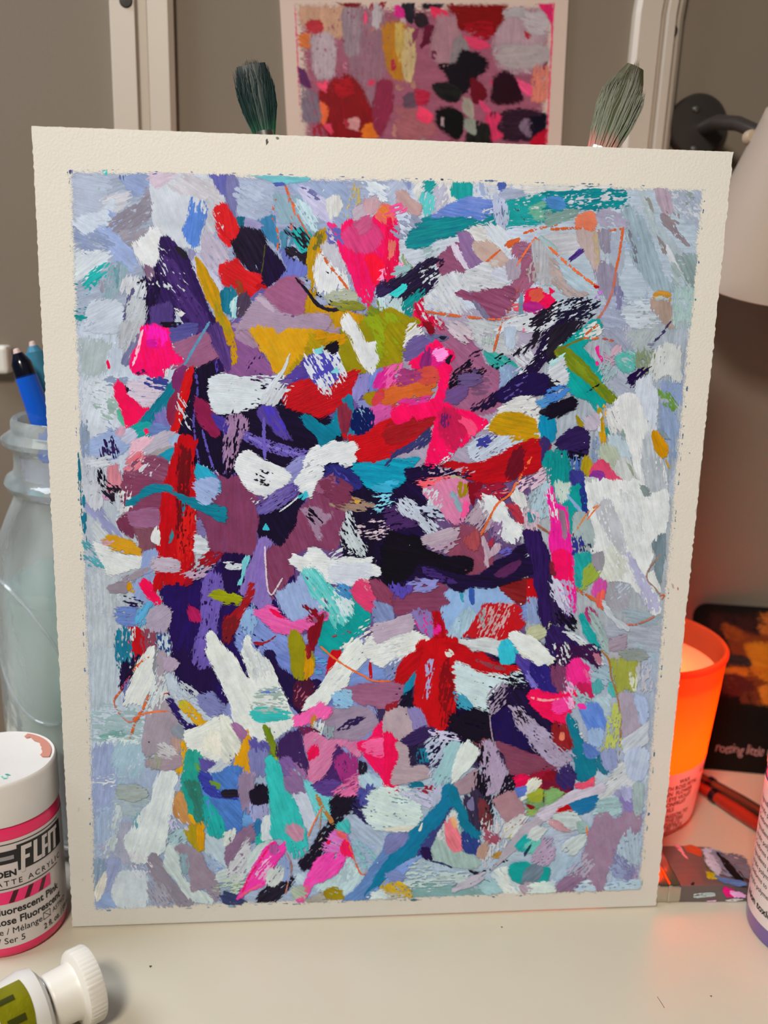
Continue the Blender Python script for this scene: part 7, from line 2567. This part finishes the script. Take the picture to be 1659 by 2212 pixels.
def lying_brush(label, p, q, r, m, band):
    p, q = Vector(on_table(*p, r)), Vector(on_table(*q, r))
    d = (q - p).normalized()
    st_ = p - d * .012
    t = thing('paintbrush', (st_.x, st_.y, 0), label, 'paintbrush', 'brushes lying behind the candle')
    e_ = q + d * .05
    link('handle', tube('handle', [st_, st_ + d * .004, st_ + d * .02, p + (q - p) * .6, q, e_], [r * .35, r * .62, r * .85, r, r * .95, r * .7], 18), m, t, True)
    c = p + (q - p) * band
    link('handle_band', tube('handle_band', [c - d * .0013, c + d * .0013], [r * 1.02, r * 1.02], 18), M_navy, t, True)
    link('ferrule', tube('ferrule', [e_ - d * .0005, e_ + d * .016], [r * .74, r * .8], 18), M_steel, t, True)
    link('bristles', tube('bristles', [e_ + d * .0158, e_ + d * .024, e_ + d * .031], [r * .8, r * .85, r * .25], 14), mat('bristle_tan', (120, 90, 60), rough=.6), t, True)
    return t


lying_brush('red brown brush handle lying on the desk behind the candle', (1518, 1703), (1640, 1783), .0030, M_hred, .22)
lying_brush('dark brown brush handle lying nearest the wall behind the candle', (1524, 1684), (1655, 1762), .0026, M_hbrown, .1)

# ------------------------------------------------------------------ wide flat brush lying between candle and violet jar
fl_, fr_ = on_table(1462, 1949), on_table(1628, 1949)
bk = on_table(1462, 1860)
d1 = Vector((fr_ - fl_)[:2].tolist() + [0]).normalized()
d2 = Vector((-d1.y, d1.x, 0))
FB = frame(Vector(fl_), (0, 0, 1), d1)       # local x along the bristles, y to the back, z up
dep = .0235; bl_len = .0300; th = .0068
fb = thing('flat_paintbrush', tuple(fl_ + np.array(d1) * .004), 'wide flat brush with paint stained grey bristles lying beside the violet jar', 'paintbrush')
bm = bmesh.new()
prof = [(0, 0, dep, th), (.010, 0, dep, th * 1.02), (.021, .0002, dep - .0002, th * .96), (.0265, .0004, dep - .0035, th * .72), (.0300, .0006, dep - .0110, th * .42)]
rows = []
for x, y0, y1, z1 in prof:
    rows.append([bm.verts.new(FB @ Vector(v)) for v in ((x, y0, .0002), (x, y1, .0002), (x, y1, z1), (x, y0, z1))])
for a, b in zip(rows, rows[1:]):
    for k in range(4):
        bm.faces.new((a[k], a[(k + 1) % 4], b[(k + 1) % 4], b[k]))
bm.faces.new(rows[0][::-1]); bm.faces.new(rows[-1])
bmesh.ops.bevel(bm, geom=[e for e in bm.edges if e.calc_face_angle(0) > .6], offset=.0006, segments=2, affect='EDGES')
M_gb = mat('grey_bristle_block', (104, 92, 92), rough=.28, noise=(90, .25, (.3, 3, 3)), bump=.3, bscale=600)
link('bristles', bm_mesh('bristles', bm), M_gb, fb, False)
link('ferrule', box('ferrule', (-.026, -.0006, .0), (.0012, dep + .0006, th + .0006), FB, .0012), mat('nickel_ferrule', (205, 198, 188), rough=.16, metal=1.0, noise=(120, .1)), fb, True)
for k in range(2):
    link('ferrule_crimp', box('ferrule_crimp', (-.0040 - k * .0045, -.0010, .0003), (-.0024 - k * .0045, dep + .001, th + .0011), FB, .0007), MATS['nickel_ferrule'], fb, True)
link('handle', box('handle', (-.105, dep * .5 - .008, .0012), (-.024, dep * .5 + .008, th - .0008), FB, .0026, 3), M_hbrown, fb, True)
# dried paint on the brush: top face and front face
SF = Surface(np.array(FB @ Vector((0, 0, th + .00012))), tuple(d1), tuple(d2), (0, 0, 1), lambda y: lin((190, 160, 150)))
ST = '''@1410,1800,1.501
#a03a20 z5: 44,20 56,18 66,22 72,32 66,32 56,28 46,26
#c86a70 d2: 30,16 42,20 56,38 50,38 40,28
#3a3a20 d1: 72,30 80,40 88,52 92,60 86,60 78,48
#a08a10: 80,56 90,60 92,66 80,64
#8a8898 d1 a40: 72,22 90,24 100,40 96,60 86,52 76,36
#6a6a7c d2 a40: 84,26 100,28 118,48 126,62 104,58
k a40: 92,28 104,34 118,52 132,68 120,66 106,50
#5a5560 d2 a35: 100,30 128,32 138,46 140,66 122,52
#4a5a80 d1 a5: 92,64 126,68 138,74 118,74
'''
paint(SF, ST, fb, M_paint, 12, 'dried_paint', 'dried_paint_rest', seed0=820)
f0 = np.array(FB @ Vector((0, -.00012, 0)))
SG = Surface(f0, tuple(d1), (0, 0, 1), tuple(-d2), lambda y: lin((185, 165, 155)))
SG_T = '''@1410,1800,1.501
#e01060 t1: 102,80 108,80 118,86 116,92 106,92 102,86
#d878a0 d1: 112,84 128,86 134,92 118,92
#aaa5a2 d3: 60,88 86,86 88,90 62,92
#e080a8 d1: 76,97 92,96 90,99 78,99
#d8d0d0 d1: 102,96 120,94 132,95 118,98 104,98
k: 54,71 60,70 60,75 55,75
'''
paint(SG, SG_T, fb, M_paint, 10, 'dried_paint', 'dried_paint_rest', seed0=860)

# ------------------------------------------------------------------ small wall lamp at the upper right
M_dark = mat('lamp_gunmetal', (74, 68, 66), rough=.38, metal=.6, noise=(80, .1))
M_shade = mat('lamp_shade_white', (168, 154, 142), rough=.5, noise=(30, .03))
bp_ = on_depth(1500, 275, WALL_Y)
lamp = thing('wall_lamp', (bp_[0], WALL_Y, bp_[2]), 'small wall lamp with dark round bracket and white shade', 'lamp')
BM_ = frame((bp_[0], WALL_Y, bp_[2]), (0, -1, 0))
link('bracket', lathe('bracket', [(0, 0), (.0125, 0), (.0128, .001), (.0128, .004), (.0118, .0052), (.004, .0058), (0, .0058)], BM_, 48), M_dark, lamp, True)
for px, py in ((1504, 236), (1500, 322)):
    s_ = on_depth(px, py, WALL_Y - .0056)
    link('screw', lathe('screw', [(0, .0012), (.0012, .0009), (.0017, .0001), (.0017, -.0008)], frame((s_[0], WALL_Y - .0056, s_[2]), (0, -1, 0)), 16), MATS['screw_metal'], lamp, True)
SHX, SHY = .1615, .074
SHT = Matrix.Translation((SHX, SHY, .2775)) @ Matrix.Rotation(math.radians(22), 4, 'X') @ Matrix.Translation((0, 0, -.2775))
st_ = Vector((bp_[0] + .002, WALL_Y - .006, bp_[2] - .001))
link('arm', tube('arm', [st_ + Vector((0, .001, 0)), st_ + Vector((.0, -.012, .0)), st_ + Vector((.004, -.022, -.002)), Vector((SHX - .014, SHY + .010, .2735)), Vector((SHX, SHY, .2735))], [.0030, .0030, .0028, .0026, .0026], 16), M_dark, lamp, True)
k_ = on_depth(1618, 298, SHY + .012)
link('knob', lathe('knob', [(0, .0035), (.002, .0032), (.0028, .002), (.0028, 0), (0, 0)], frame((k_[0], SHY + .012, k_[2]), (0, -1, 0)), 20), mat('knob_beige', (168, 148, 128), rough=.4), lamp, True)
sh = [(.0008, .2815), (.0150, .2812), (.0172, .279), (.0178, .2755), (.0230, .252), (.0285, .226), (.0305, .2165), (.0300, .2160), (.0278, .2258), (.0222, .252), (.0168, .2755), (.0010, .278)]
link('shade', lathe('shade', sh, SHT, 64), M_shade, lamp, True)
link('bulb', lathe('bulb', [(0, .236), (.006, .238), (.009, .244), (.008, .252), (.005, .260), (.005, .2779)], SHT, 32), mat('bulb_frost', (230, 226, 215), rough=.4), lamp, True)

# ------------------------------------------------------------------ crumbs and a hair on the desk
h0 = [Vector(on_table(*q_, .0001)) for q_ in ((1420, 2153), (1427, 2164), (1432, 2172), (1435, 2177))]
tag(link('hair_strand', tube('hair_strand', h0, [.00008] * 4, 6), mat('hair_brown', (110, 70, 60), rough=.6)), 'single short brown hair lying on the desk at the lower right', 'hair')
for (x, y), s_, lb in (((1536, 2152), .0003, 'tiny dark crumb on the desk below the violet jar'), ((325, 2088), .0004, 'tiny grey crumb on the desk right of the tube cap'), ((1084, 2003), .0003, 'tiny brown crumb on the desk just below the painting')):
    c = on_table(x, y)
    tag(link('crumb', lathe('crumb', [(0, 0), (s_, .00005), (s_ * .8, s_ * .6), (0, s_ * .8)], Matrix.Translation(c.tolist()), 9, rfun=lambda rr, z, a: rr * (1 + .3 * math.sin(a * 3))), mat('crumb_grey', (90, 84, 76), rough=.8)), lb, 'crumb')
